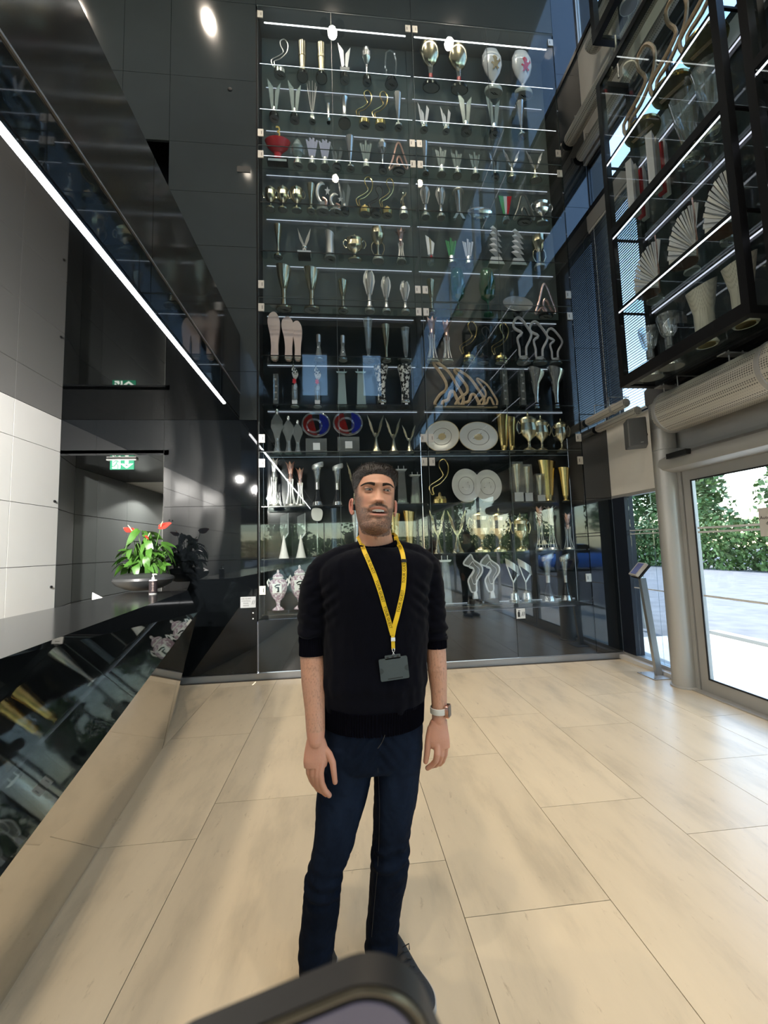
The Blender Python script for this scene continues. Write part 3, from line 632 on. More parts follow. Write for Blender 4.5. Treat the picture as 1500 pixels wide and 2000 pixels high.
# ---- speaker on the column
sp = thing('wall_speaker', 'dark grey loudspeaker bracketed to the steel column', 'speaker', (3.10, 3.98, 2.42), -.5)
bevel(obj('cabinet', MB().add([(-.085, -.09, 0), (.085, -.09, 0), (.10, .09, .0), (-.10, .09, .0), (-.085, -.09, .30), (.085, -.09, .30), (.10, .09, .30), (-.10, .09, .30)], [(0,3,2,1), (4,5,6,7), (0,1,5,4), (1,2,6,5), (2,3,7,6), (3,0,4,7)]), mat('speaker grey', (.10, .105, .105), .5), sp, smooth=False), .012, 3)
obj('grille', B(-.075, .075, -.0945, -.088, .012, .288), mat('speaker grille', (.075, .08, .08), .7, bump=1, bscale=400), sp, smooth=False)
obj('bracket', MB().tube([(.03, .09, .15), (.12, .11, .15)], .014, 8), m_black, sp)
obj('badge', B(.02, .045, -.097, -.0945, .03, .037), m_steel, sp, smooth=False)
# ---- ducts
def perf(name, col):
    m = mat(name, col, .42, .45); t, N, L = nodes(m); b = N['Principled BSDF']
    tc = N.new('ShaderNodeTexCoord'); vo = N.new('ShaderNodeTexVoronoi'); vo.inputs['Scale'].default_value = 55; vo.inputs['Randomness'].default_value = .0
    L.new(tc.outputs['Object'], vo.inputs['Vector']); r = N.new('ShaderNodeValToRGB'); r.color_ramp.elements[0].position = .28; r.color_ramp.elements[1].position = .40
    r.color_ramp.elements[0].color = (*[x*.25 for x in col], 1); r.color_ramp.elements[1].color = (*col, 1)
    L.new(vo.outputs['Distance'], r.inputs[0]); L.new(r.outputs[0], b.inputs['Base Color']); return m
m_perf = perf('perforated duct', (.70, .68, .61))
def duct(label, x, z, r, y0, y1, rings=(), m=m_perf):
    d = thing('air_duct', label, 'duct', (x, y0, z))
    s = MB(); n_ = 28; prof = [(.0, .0), (r*.6, .0), (r*.92, r*.12), (r, r*.4), (r, (y1-y0)-r*.3), (r*.9, y1-y0), (0, y1-y0)]
    l_ = MB().lathe(prof, n_); s.add([(a_, c_, b_) for a_, b_, c_ in l_.v], [f[::-1] for f in l_.f]); obj('duct_body', s, m, d)
    for y in rings:
        l_ = MB().lathe([(r+.001, -.02), (r+.008, -.016), (r+.008, .016), (r+.001, .02)], n_); s2 = MB().add([(a_, c_+y-y0, b_) for a_, b_, c_ in l_.v], [f[::-1] for f in l_.f]); obj('joint_ring', s2, m_alu, d)
    for y in (y0+.3, y1-.15): obj('hanger', MB().tube([(0, y-y0, r), (0, y-y0, r+.12), (XR-x, y-y0, r+.12)], .006, 6), m_steel, d)
    return d
duct('large perforated air duct above the sliding door', 3.20, 2.68, .20, .8, 3.66, (2.6, 1.8, 3.60))
duct('slim upper air pipe running from the column to the case', 3.19, 2.99, .052, 4.20, 4.93, (4.42,))
duct('slim lower air pipe behind the upper one', 3.32, 2.90, .052, 4.20, 4.93)
duct('upper perforated pipe high along the side wall', 3.22, 6.95, .09, 2.6, 4.93, (3.9,))
duct('second pipe high along the side wall, nearer the panel', 3.36, 6.72, .07, 2.6, 4.93)
duct('short wide duct beside the upper hanging case', 3.30, 7.75, .11, 3.95, 4.45)
hs = thing('flexible_hose', 'black ribbed flexible hose above the large duct', 'hose', (3.37, 2, 3.06)); s = MB()
pts = [(0, -1.2+.03*i, .02*math.sin(i*.1)) for i in range(110)]; s.tube(pts, [.05+.006*(i % 2) for i in range(110)], 12); obj('hose', s, m_blackmat, hs)
for i in range(3): obj('hanger', MB().tube([(0, -.6+i*.9, .05), (.07, -.6+i*.9, .12)], .005, 6), m_steel, hs)
# ---- ceiling spotlights, in pairs; these are the room's lamps
spd = bpy.data.lights.new('spot lamp', 'SPOT'); spd.energy = SPOT_W; spd.color = SPOT_C; spd.spot_size = math.radians(96); spd.spot_blend = .6; spd.shadow_soft_size = .09
hm = MB().lathe([(.10, -.16), (.10, 0), (.0, 0)], 20).mesh('housing'); hm.materials.append(m_black)
for jy, Y in enumerate((2.43, -.87, -4.2, -7.6)):
    for jx, X in enumerate((-7.2, -4.8, -2.4, 0, 2.4)):
        t = thing('ceiling_spotlight', 'twin round spotlight on the high ceiling', 'ceiling light', (X, Y, HC), group='twin spotlights on the high ceiling')
        for q, (dx, mm) in enumerate(((-.15, m_lampy), (.15, m_lamp))):
            link('housing', hm, None, t, (dx, 0, 0))
            lo = MB().lathe([(0, 0), (.085, 0), (.085, .004), (0, .004)], 16); obj('lamp', lo, mm, t, (dx, 0, -.156))
        if Y > -7 and X > -7:
            L_ = bpy.data.objects.new('spot_lamp', spd); COL.objects.link(L_); L_.parent = t; L_.location = (0, 0, -.19)
# ---- the phone held up at the bottom edge
ph = thing('held_phone', 'blurred dark phone held up close to the lens at the lower edge', 'phone', (0, 0, 0))
dph = .13; fw = ray(750, 1000); up_ = ray(750, 900)-fw*np.dot(ray(750, 900), fw); up_ /= np.linalg.norm(up_)
c0 = CAMC + ray(786, 1884)*(dph/np.dot(ray(786, 1884), fw)); rt = np.cross(fw, up_)
ang = math.radians(22.5); ux = rt*math.cos(ang)+up_*math.sin(ang); uy = -rt*math.sin(ang)+up_*math.cos(ang)
uy = uy*.99 - fw*.06; uy /= np.linalg.norm(uy); uz = np.cross(ux, uy)
M = Matrix.Identity(4)
for i in range(3): M[i][0], M[i][1], M[i][2], M[i][3] = ux[i], uy[i], uz[i], c0[i]
ph.matrix_world = M
def rrect(x0, x1, y0, y1, r, n=16):
    P = []
    for cx, cy_, a0 in ((x1-r, y1-r, 0), (x0+r, y1-r, PI/2), (x0+r, y0+r, PI), (x1-r, y0+r, 1.5*PI)):
        for k in range(n+1): a = a0+PI/2*k/n; P.append((cx+r*math.cos(a), cy_+r*math.sin(a)))
    return P
obj('case', MB().prism(rrect(-.094, .0, -.158, 0, .020), .009, 'z', -.0045), mat('phone case', (.010, .009, .008), .55), ph)
obj('screen', MB().prism(rrect(-.0885, -.0055, -.1525, -.0055, .0155), .0006, 'z', .0005), mat('phone screen', (.02, .02, .02), .08, emit=(.085, .077, .105), es=1.0), ph, smooth=False)
obj('rim', MB().tube([(a_, b_, .0002) for a_, b_ in rrect(-.0923, -.0017, -.1563, -.0017, .0185)], .0012, 6, True), mat('phone edge highlight', (.10, .085, .06), .3, .6), ph)  # lighter brownish tube imitates the highlight along the case edge
# ================================================================== TROPHY CASES
SH = [7.82, 7.17, 6.515, 5.875, 5.217, 4.515, 3.852, 3.235, 2.642, 1.982, 1.357, .717]
case = thing('trophy_case', 'tall glass fronted trophy case covering the back wall', 'display case', (1.05, 5.1, 0))
def cl_(x): return x-1.05
def cb(x0, x1, y0, y1, z0, z1): return B(cl_(x0), cl_(x1), y0-5.1, y1-5.1, z0, z1)
YK = 5.30
for a, b in zip([.66, 2.64, 4.58, 6.62], [2.64, 4.58, 6.62, 8.62]):
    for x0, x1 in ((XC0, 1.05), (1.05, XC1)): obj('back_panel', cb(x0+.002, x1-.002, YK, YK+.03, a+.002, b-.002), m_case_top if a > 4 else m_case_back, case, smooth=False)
obj('side_panel', cb(XC0-.012, XC0, YB+.032, YK, .66, 8.62), m_blackmat, case, smooth=False); obj('side_panel', cb(XC1, XC1+.012, YB+.032, YK, .66, 8.62), m_blackmat, case, smooth=False)
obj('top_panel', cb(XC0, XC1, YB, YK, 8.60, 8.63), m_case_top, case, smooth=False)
for x0, x1 in ((XC0, 1.07), (1.07, 2.09), (2.09, XC1)): obj('plinth_panel', cb(x0+.003, x1-.003, YB, YB+.03, .075, .66), m_slateglass, case, smooth=False)
obj('plinth_top', cb(XC0, XC1, YB+.03, YK, .63, .66), m_black, case, smooth=False)
TIER = [(.672, 2.632), (2.650, 4.572), (4.590, 6.612), (6.630, 8.605)]
DX = [(-.972, -.022), (-.018, 1.062), (1.078, 2.118), (2.122, 3.088)]
for za, zb in TIER:
    for k, (xa, xb) in enumerate(DX):
        d = obj('door', cb(xa, xb, YB-.006, YB+.004, za, zb), m_pane, case, smooth=False)
        e = MB()
        e.box(cl_(xa), cl_(xa)+.003, YB-.007-5.1, YB+.005-5.1, za, zb); e.box(cl_(xa), cl_(xb), YB-.007-5.1, YB+.005-5.1, zb-.003, zb)
        obj('glass_edge', e, mat('polished glass edge', (.10, .13, .13), .3), d, smooth=False)
        hx = xa+.035 if k in (0, 2) else xb-.035
        if k == 1: hx = xb-.04
        if k == 2: hx = xa+.04
        for hz in (za+.14, zb-.14):
            if za < 1 and hz < 1: hz = 1.0
            h_ = obj('hinge', cb(hx-.035, hx+.035, YB-.018, YB-.006, hz-.05, hz+.05), m_hinge, d, smooth=False)
            sx = hx+(.012 if k in (0, 2) else -.012)
            obj('hinge_slot', cb(sx-.003, sx+.003, YB-.0195, YB-.018, hz-.022, hz+.022), m_blackmat, h_, smooth=False)
for i, z in enumerate(SH):
    for x0, x1 in ((-.955, 1.045), (1.085, 3.075)):
        obj('shelf', cb(x0, x1, 5.0, 5.275, z-.010, z), m_shelf, case, smooth=False)
        if i in (0, 1, 2):
            obj('shelf_light', cb(x0, x1, 4.997, 5.0, z-.006, z-.003), m_led, case, smooth=False)
        else:
            obj('shelf_edge', cb(x0, x1, 4.996, 5.0, z-.012, z), mat('dark shelf edge', (.02, .022, .022), .2), case, smooth=False)
        if i not in (8, 9):
            obj('shelf_light', cb(x0+.03, x1-.03, 5.276, 5.280, z-.010, z-.003), m_leddim, case, smooth=False)
for x0, x1 in ((-.90, 1.0), (1.12, 3.03)): obj('top_light', cb(x0, x1, 5.02, 5.03, 8.452, 8.462), m_ledtop, case, smooth=False)
# ---- hanging cases on the right
def hang_case(label, x0, x1, y0, y1, z0, z1, shelves, leds, rod=True):
    c = thing('hanging_case', label, 'display case', (x0, y0, z0)); w = x1-x0; l = y1-y0; h_ = z1-z0; t = .06
    for x in (0, w-t):
        for y in (0, l-t): obj('post', B(x, x+t, y, y+t, 0, h_), m_black, c, smooth=False)
    for z in (0, h_-t):
        for x in (0, w-t): obj('rail', B(x, x+t, t, l-t, z, z+t*(1.7 if z == 0 else 1)), m_black, c, smooth=False)
        for y in (0, l-t): obj('rail', B(t, w-t, y, y+t, z, z+t), m_black, c, smooth=False)
    for z, k in shelves:
        zz = z-z0
        obj('shelf', B(.02, w-.02, t*.6, l-t*.6, zz-.012, zz), m_shelf, c, smooth=False)
        for y in (.01, l-.03): obj('shelf_bearer', B(t, w-t, y, y+.02, zz-.03, zz-.012), m_black, c, smooth=False)
        if k: obj('rail', B(0, t, t, l-t, zz-.0-.0, zz+.075), m_black, c, smooth=False)
        obj('shelf_edge', B(.012, .02, t, l-t, zz-.03, zz+.006), m_black, c, smooth=False)
        obj('shelf_light', B(.008, .016, t, l-t, zz-.040, zz-.030), m_led, c, smooth=False)
        obj('shelf_light', B(w-.03, w-.02, t, l-t, zz-.035, zz-.025), m_leddim, c, smooth=False)
    for x in (.006, w-.012): obj('side_glass', B(x, x+.006, t, l-t, t, h_-t), m_pane, c, smooth=False)
    obj('bottom_glass', B(t, w-t, t, l-t, .012, .022), m_shelf, c, smooth=False)
    if rod:
        for y in (.1, l-.1): obj('hanging_rod', MB().tube([(w/2, y, h_), (w/2, y, (6.9 if z0 < 5 else HC)-z0)], .012, 8), m_steel, c)
    return c
HX0, HX1 = 2.85, 3.25
sv = [(3.81, 0), (4.615, 1), (5.437, 0)]
hang_case('hanging black framed trophy case near the column', HX0, HX1, 2.47, 3.83, 3.0, 6.40, sv, 1)
hang_case('upper black framed case hung above the one near the column', HX0, HX1, 2.47, 3.83, 6.90, 9.2, [(7.7, 0), (8.5, 0)], 1)
hang_case('black framed hanging case nearest the viewer at the upper right', HX0, HX1, .95, 2.33, 3.0, 6.40, sv, 1)
for y in (3.70, 3.0): 
    o = thing('case_bracket', 'steel bracket tying the hanging case to the wall, %s' % ('by the column' if y > 3.5 else 'above the door'), 'bracket', (3.25, y, 2.97))
    obj('bracket_plate', B(-.10, .20, -.04, .04, -.012, .0), m_alu, o, smooth=False); obj('bracket_rod', MB().tube([(-.03, 0, .03), (-.03, 0, -.14)], .006, 6), m_steel, o); obj('bracket_rod', MB().tube([(.10, 0, .03), (.10, 0, -.14)], .006, 6), m_steel, o)
# ================================================================== TROPHIES
m_chr = mat('polished silver', (.82, .81, .78), .20, .93); m_sil = mat('satin silver', (.80, .79, .76), .34, .82)
m_gold = mat('polished gold', (.83, .62, .25), .18, 1.0); m_pgold = mat('pale gilt', (.74, .66, .46), .20, 1.0); m_rose = mat('rose gilt', (.78, .50, .42), .25, .9)
m_cry = glass('cut crystal', (.93, .96, .96), .12, .95, .05, .10, (.85, .9, .9), 2.2); m_cryg = glass('green crystal', (.25, .60, .42), .10, .9, .03, .12, (.02, .30, .14), 2.2)
m_blu = glass('blue crystal', (.18, .25, .85), .10, .9, .03, .25, (.03, .05, .55), 2.2); m_redg = glass('red crystal', (.8, .2, .2), .10, .9, .03, .25, (.45, .03, .03), 2.2)
m_fro = glass('frosted pale glass', (.80, .92, .90), .10, .8, .25, .45, (.50, .62, .60), 2.2)
m_blk = mat('black trophy base', (.010, .010, .011), .12); m_cer = mat('white ceramic', (.80, .79, .76), .18, coat=.6); m_wht = mat('white enamel', (.78, .80, .84), .22)
m_rd = mat('red enamel', (.60, .03, .04), .25); m_wood = mat('pale wood', (.52, .38, .24), .45, var=.2, scale=20); m_grn = mat('green enamel', (.10, .42, .16), .3); m_yel = mat('yellow gilt', (.75, .55, .12), .3)
m_lav = mat('lilac glass paint', (.60, .62, .80), .2, coat=.5); m_sheer = mat('grey mesh fill', (.20, .20, .20), .5); m_pink = mat('pink lattice', (.80, .62, .57), .45)
m_ores = mat('oyster mesh', (.62, .61, .52), .5); m_disc = mat('grey base disc', (.30, .31, .32), .4)
def pattern(m, kind, c2, scale):
    t, N, L = nodes(m); b = N['Principled BSDF']; tc = N.new('ShaderNodeTexCoord'); mp = N.new('ShaderNodeMapping'); L.new(tc.outputs['Object'], mp.inputs[0]); mp.inputs['Scale'].default_value = scale
    if kind == 'vor': n = N.new('ShaderNodeTexVoronoi'); n.feature = 'DISTANCE_TO_EDGE'; n.inputs['Scale'].default_value = 1; out = n.outputs['Distance']; lo, hi = .05, .09
    elif kind == 'check': n = N.new('ShaderNodeTexChecker'); n.inputs['Scale'].default_value = 1; out = n.outputs['Fac']; lo, hi = .4, .6
    elif kind == 'grid': n = N.new('ShaderNodeTexVoronoi'); n.inputs['Randomness'].default_value = 0; n.inputs['Scale'].default_value = 1; out = n.outputs['Distance']; lo, hi = .25, .35
    else: n = N.new('ShaderNodeTexNoise'); n.inputs['Scale'].default_value = 1; n.inputs['Detail'].default_value = 3; out = n.outputs['Fac']; lo, hi = .50, .54
    L.new(mp.outputs[0], n.inputs['Vector']); r = N.new('ShaderNodeValToRGB'); L.new(out, r.inputs[0]); col = tuple(b.inputs['Base Color'].default_value)
    r.color_ramp.elements[0].position = lo; r.color_ramp.elements[1].position = hi; r.color_ramp.elements[0].color = (*c2, 1); r.color_ramp.elements[1].color = col
    L.new(r.outputs[0], b.inputs['Base Color'])
m_bw = mat('black white scroll', (.78, .78, .76), .3); pattern(m_bw, 'noise', (.01, .01, .01), (6, 6, 14))
m_chk = mat('chequered flag', (.78, .78, .78), .3); pattern(m_chk, 'check', (.02, .02, .02), (7, 1, 18))
pattern(m_pink, 'grid', (.30, .12, .10), (10, 10, 32)); m_por = mat('painted porcelain', (.72, .66, .67), .15, coat=.5); pattern(m_por, 'noise', (.40, .27, .33), (11, 11, 16))
pattern(m_ores, 'grid', (.20, .20, .16), (24, 24, 60))
TRK = {'circuit': [(.1, 0), (0, .23), (.45, .40), (.72, .55), (.56, .76), (.55, .93), (.8, 1), (1, .83), (.97, .62), (.84, .47), (.52, .29), (.17, .19), (.2, .01)],
 'peak': [(.0, .0), (.22, .40), (.40, .86), (.52, 1), (.64, .90), (.86, .42), (1, .10), (.90, .03), (.72, .22), (.58, .47), (.46, .44), (.42, .25), (.55, .12), (.50, .02), (.36, .18), (.22, .12), (.10, .0)],
 'wave': [(.07, 0), (0, .07), (.18, .25), (.40, .37), (.41, .54), (.20, .78), (.02, .95), (.09, 1), (.50, .80), (.79, .48), (1, .19), (.87, .01), (.68, .31), (.55, .31), (.46, .14), (.28, .10), (.23, .0)],
 'hook': [(.30, 0), (.65, 0), (.70, .25), (1, .50), (1, .66), (.5, .98), (.2, 1), (0, .84), (.1, .72), (.5, .62), (.2, .48), (.28, .24)],
 'bolt': [(.35, .0), (.62, .02), (.66, .28), (1, .52), (.97, .70), (.55, .86), (.42, 1), (.30, .98), (.02, .84), (.0, .74), (.45, .66), (.50, .56), (.20, .34), (.22, .18)]}
def smooth_loop(P, n=3):
    out = []; m = len(P)
    for i in range(m):
        p0, p1, p2, p3 = P[i-1], P[i], P[(i+1) % m], P[(i+2) % m]
        for k in range(n):
            t = k/n; q = []
            for a in range(2): q.append(.5*((2*p1[a])+(-p0[a]+p2[a])*t+(2*p0[a]-5*p1[a]+4*p2[a]-p3[a])*t*t+(-p0[a]+3*p1[a]-3*p2[a]+p3[a])*t**3))
            out.append(tuple(q))
    return out
def trk(kind, z0=.14, z1=1., r=.045, hz=3.2, w=1., x0=-.5, seg=6, y=0):
    """closed wire outline; hz = how much the thing is taller than wide, so the wire stays round"""
    P = smooth_loop([(x0+a*w, z0+b*(z1-z0)) for a, b in TRK[kind]]); mb = MB().tube([(a, y, b*hz) for a, b in P], r, seg, True)
    mb.v = [(a, b, c/hz) for a, b, c in mb.v]; return mb
def L(prof, seg=22, sy=1.): return MB().lathe(prof, seg, sy=sy)
def ribs(r0, r1, z0, z1, n, rr, twist=0., hz=3, belly=0.):
    mb = MB()
    for k in range(n):
        a = 2*PI*k/n; P = []
        for i in range(5):
            t = i/4; r = r0+(r1-r0)*t-belly*math.sin(PI*t); P.append((r*math.cos(a+twist*t), r*math.sin(a+twist*t), (z0+(z1-z0)*t)*hz))
        q = MB().tube(P, rr, 5); mb.add([(x, y, z/hz) for x, y, z in q.v], q.f)
    return mb
def handles(rin, rout, z0, z1, r=.03, hz=1.6):
    mb = MB()
    for s in (-1, 1):
        P = [(s*rin, 0, z0*hz), (s*(rin+rout)/2, 0, (z0-.03)*hz), (s*rout, 0, (z0+.35*(z1-z0))*hz), (s*rout*.97, 0, (z0+.75*(z1-z0))*hz), (s*(rin+rout)*.5, 0, (z1+.02)*hz), (s*rin, 0, (z1-.05)*hz)]
        q = MB().tube(P, r, 7); mb.add([(x, y, z/hz) for x, y, z in q.v], q.f)
    return mb
def blades(pts, d=.06): return MB().prism(pts, d)
def mark(z=0.001): # slanted racing emblem as on the bases
    return MB().add([(-.18, -.08, -z), (.02, .10, -z), (.26, .10, -z), (.20, .05, -z), (.05, .05, -z), (-.10, -.08, -z), (.08, .03, -z), (.18, .03, -z), (.02, -.08, -z), (-.04, -.08, -z)], [(0,1,2,3,4,5), (6,7,8,9)])
BASE = lambda r=.5, h=.12, m=m_blk: ('base', L([(r*.96, 0), (r, .01), (r*.92, h), (0, h)]), m)
DISC = lambda r=.46: ('base_disc', L([(0, -.002), (r, -.002), (r, .001), (0, .001)]), m_disc)
MARK = lambda: ('emblem', MB().add([(a, b, -.003) for a, b, c in mark().v], [f[::-1] for f in mark().f]), m_blk)
def T_circuit(m, mb_=None):
    return [('track_outline', trk('circuit', .22, 1, .034, 3.6), m), ('stem', L([(.10, .12), (.06, .25), (.0, .27)], 12), m), ('base', L([(.36, 0), (.36, .10), (.30, .16), (0, .16)]), mb_ or m), DISC(.34), MARK()]
def flute(m, rb=.40, rn=.10, rt=.42, zn=.30, mb_=None, slant=0., bh=.07):
    body = L([(rn*1.3, bh), (rn, zn*.6), (rn*1.2, zn), (rn*1.6, zn+.05), (rt*.8, .75), (rt, 1), (rt*.92, 1), (rt*.7, .75), (rn*1.3, zn+.08), (0, zn+.07)], 24)
    if slant: body.v = [(x, y, z-slant*(x/rt+1)*.5*max(0, (z-zn)/(1-zn))) for x, y, z in body.v]
    return [('bowl', body, m), ('base', L([(rb, 0), (rb, bh*.7), (rb*.5, bh), (rn*1.3, bh*1.3), (0, bh*1.3)]), mb_ or m), DISC(rb*.92), MARK()]
def twoh(m, lid=True, wide=.36, m2=None):
    body = L([(.05, .22), (.06, .27), (.16, .33), (wide*.8, .40), (wide, .52), (wide*.92, .62), (wide*.84, .70), (wide*.98, .78), (wide*.9, .78), (0, .74)], 28)
    P = [('bowl', body, m), ('foot', L([(.30, 0), (.30, .05), (.22, .09), (.08, .13), (.05, .18), (.07, .20), (.05, .23), (0, .23)]), m), ('handle', _half(handles(wide*.9, .50, .48, .74, .028, 1.5), -1), m), ('handle', _half(handles(wide*.9, .50, .48, .74, .028, 1.5), 1), m), DISC(.28)]
    if lid: P.append(('lid', L([(wide, .785), (wide*.95, .81), (wide*.5, .87), (.05, .90), (.03, .93), (.045, .95), (.02, .98), (0, 1)]), m))
    return P
def _half(mb, s):
    n = len(mb.v)//2; nf = len(mb.f)//2
    return MB().add(mb.v[:n], mb.f[:nf]) if s < 0 else MB().add(mb.v[n:], [tuple(i-n for i in f) for f in mb.f[nf:]])
def palm(mt, mb_, n=8):
    fr = MB()
    for k in range(n):
        a = 2*PI*k/n; c, s = math.cos(a), math.sin(a); P = [(.10, .70), (.15, .84), (.26, .95), (.46, 1.0)]; w = [.07, .11, .09, .01]
        vs = []
        for (r, z), ww in zip(P, w): vs += [(r*c-ww*s, r*s+ww*c, z), (r*c+ww*s, r*s-ww*c, z)]
        fs = [(2*i, 2*i+1, 2*i+3, 2*i+2) for i in range(3)]; fr.add(vs, fs); fr.add([(x, y, z-.006) for x, y, z in vs], [f[::-1] for f in fs])
    return [('leaf_crown', fr, mt), ('collar', L([(.13, .56), (.18, .66), (.13, .74), (.10, .70)], 12), mt), ('lattice', ribs(.34, .20, .05, .62, 8, .025, .0, 3, .10), mb_), ('base', L([(.38, 0), (.40, .02), (.34, .06), (0, .06)]), m_sil), DISC(.36)]
def wings(m, m2=None):
    P = [('body', L([(.36, 0), (.34, .04), (.22, .12), (.10, .30), (.07, .42), (.10, .52), (0, .55)], 20), m2 or m)]
    for s in (-1, 1):
        w = MB().prism([(s*a, z) for a, z in ((.03, .40), (.14, .58), (.26, .80), (.50, 1.0), (.47, .90), (.41, .83), (.40, .74), (.33, .68), (.30, .59), (.22, .54), (.18, .47), (.09, .42))][::s], .10)
        for k in range(4): w.tube([(s*(.10+.03*k), -.07, .50+.02*k), (s*(.24+.03*k), -.075, .72-.01*k), (s*(.44-.03*k), -.07, .92-.07*k)], .012, 4)
        P.append(('wing', w, m)); continue
        for k in range(6):
            t = k/5; x1 = s*(.50-.05*k); z1 = 1-.065*k; vs = [(s*.05, -.05, .40+.02*k), (s*(.20+.02*k), -.10, .66-.01*k), (x1, -.12+.03*k, z1), (x1-s*.04, -.08+.03*k, z1-.05), (s*(.14+.01*k), -.04, .60), (s*.02, 0, .42)]
            w.add(vs, [(0, 1, 4, 5), (1, 2, 3, 4)]); w.add([(a, b+.03, c) for a, b, c in vs], [(5, 4, 1, 0), (4, 3, 2, 1)])
        P.append(('wing', w, m))
    return P+[DISC(.33)]
def vblades(m, n=3, m2=None, bh=.22):
    P = []
    sh = {1: [(-.12, bh, -.30, 1.), (.12, bh, .30, .92)], 3: [(-.16, bh, -.50, 1), (.0, bh, .02, .80), (.16, bh, .50, .92)]}[n]
    if n == 1:
        return [('blade', MB().prism([(-.20, bh), (-.02, bh), (-.06, .80), (-.5, 1)], .05, 'y', -.03), m), ('blade', MB().prism([(.02, bh), (.20, bh), (.5, .93), (.10, .74)], .05, 'y', .03), m), ('stem', L([(.2, bh*.6), (.14, bh*.8), (.12, bh+.06), (0, bh+.06)], 14), m2 or m_chr), ('base', L([(.36, 0), (.36, bh*.4), (.24, bh*.62), (0, bh*.62)]), m_blk), DISC(.34), MARK()]
    for i, (xb, zb, xt, zt) in enumerate(sh):
        P.append(('blade', MB().prism([(xb-.10, zb), (xb+.10, zb), (xt+(.20 if i == 0 else .02), zt-.16), (xt-(.0 if i == 0 else .20), zt)], .05, 'y', (-.05, .05, -.03)[i]), m))
    return P+[('stem', L([(.2, bh*.6), (.14, bh*.8), (.12, bh+.06), (0, bh+.06)], 14), m2 or m_chr), ('base', L([(.36, 0), (.36, bh*.4), (.24, bh*.62), (0, bh*.62)]), m2 or m_blk), DISC(.34), MARK()]
def fanvase(m, n=7, m2=None, bh=.30):
    P = []
    for k in range(n):
        t = k/(n-1)*2-1; zt = 1-.10*abs(t)-.06*(k % 2)
        P.append(('panel', MB().prism([(t*.18-.04, bh), (t*.18+.04, bh), (t*.42+.08, zt), (t*.42-.08, zt+.02)], .035, 'y', .06*(k % 2)-.03), m))
    return P+[('foot', L([(.40, 0), (.38, .03), (.24, bh), (0, bh)], 16), m2 or m_chr), DISC(.36)]
def shell(n, a0, a1, m, base):
    P = []
    for k in range(n):
        t = k/(n-1); a = math.radians(a0+(a1-a0)*t); l1 = .95+.10*(k % 2); x = -.46+l1*1.0*math.cos(a)*.95; z = .10+l1*.88*math.sin(a)*(1.)
    return P
TY = {}
def T(name, H, parts): TY[name] = (H, parts)
def track_stand(kind, m, w=1., r=.045, hz=1.9, zb=.12, mb_=None, br=.34):
    return [('track_outline', trk(kind, zb, 1, r, hz, w, -w/2), m), ('base', L([(br, 0), (br, zb*.6), (br*.8, zb*1.05), (0, zb*1.05)]), mb_ or m_blk), DISC(br*.9), MARK()]
T('silver_circuit', 0, T_circuit(m_sil, m_chr)); T('gold_circuit', 0, T_circuit(m_gold, m_gold)); T('dark_circuit', 0, T_circuit(mat('dark bronze wire', (.10, .09, .08), .3, .9), m_blk))
T('tumbler', 0, [('cup', L([(.34, .10), (.30, .14), (.33, .55), (.38, .9), (.40, 1), (.36, 1), (.33, .9), (0, .5)]), m_pgold), ('band', L([(.345, .58), (.37, .58), (.385, .66), (.36, .66)]), m_pgold), ('base', L([(.50, 0), (.48, .08), (.36, .12), (0, .12)]), m_blk), DISC()])
T('v_sculpture', 0, vblades(m_wht, 1, m_blk, .30)+[('plaque', MB().box(-.36, .36, -.30, .30, .17, .26), m_disc)])
T('ball_cup', 0, [('bowl', L([(.05, .50), (.20, .56), (.42, .70), (.46, .84), (.36, .97), (.0, 1)]), m_chr), ('stem', L([(.16, .15), (.09, .25), (.08, .45), (.12, .55), (0, .55)]), m_chr), ('base', L([(.40, 0), (.40, .12), (.30, .16), (0, .16)]), m_blk), DISC(.36), MARK()])
T('arch', 0, [('arch', _ := MB().tube([(-.30, 0, .5), (-.40, 0, 1.8), (-.30, 0, 2.6), (0, 0, 2.9), (.30, 0, 2.6), (.40, 0, 1.8), (.30, 0, .5)], .07, 8), m_cry), ('base', L([(.46, 0), (.42, .06), (.34, .14), (0, .14)]), m_blk), DISC(.42), MARK()]); _.v = [(a, b, c/3) for a, b, c in _.v]
T('globe', 0, [('disc', L([(.08, .42), (.30, .50), (.47, .64), (.50, .76), (.44, .90), (.25, .98), (0, 1), ], 28), m_pgold), ('stem', L([(.14, .12), (.08, .22), (.11, .38), (.14, .46), (0, .46)]), m_cry), ('collar', L([(.09, .20), (.10, .26), (.09, .28)]), m_rd), ('base', L([(.42, 0), (.42, .05), (.30, .12), (0, .12)]), m_blk), DISC(.38)])
lion = [(-.10, .30), (-.02, .36), (.08, .38), (.06, .42), (.14, .46), (.10, .52), (.02, .50), (-.02, .46), (-.08, .54), (-.14, .52), (-.08, .44), (-.10, .38), (-.20, .42), (-.22, .38), (-.12, .34)]
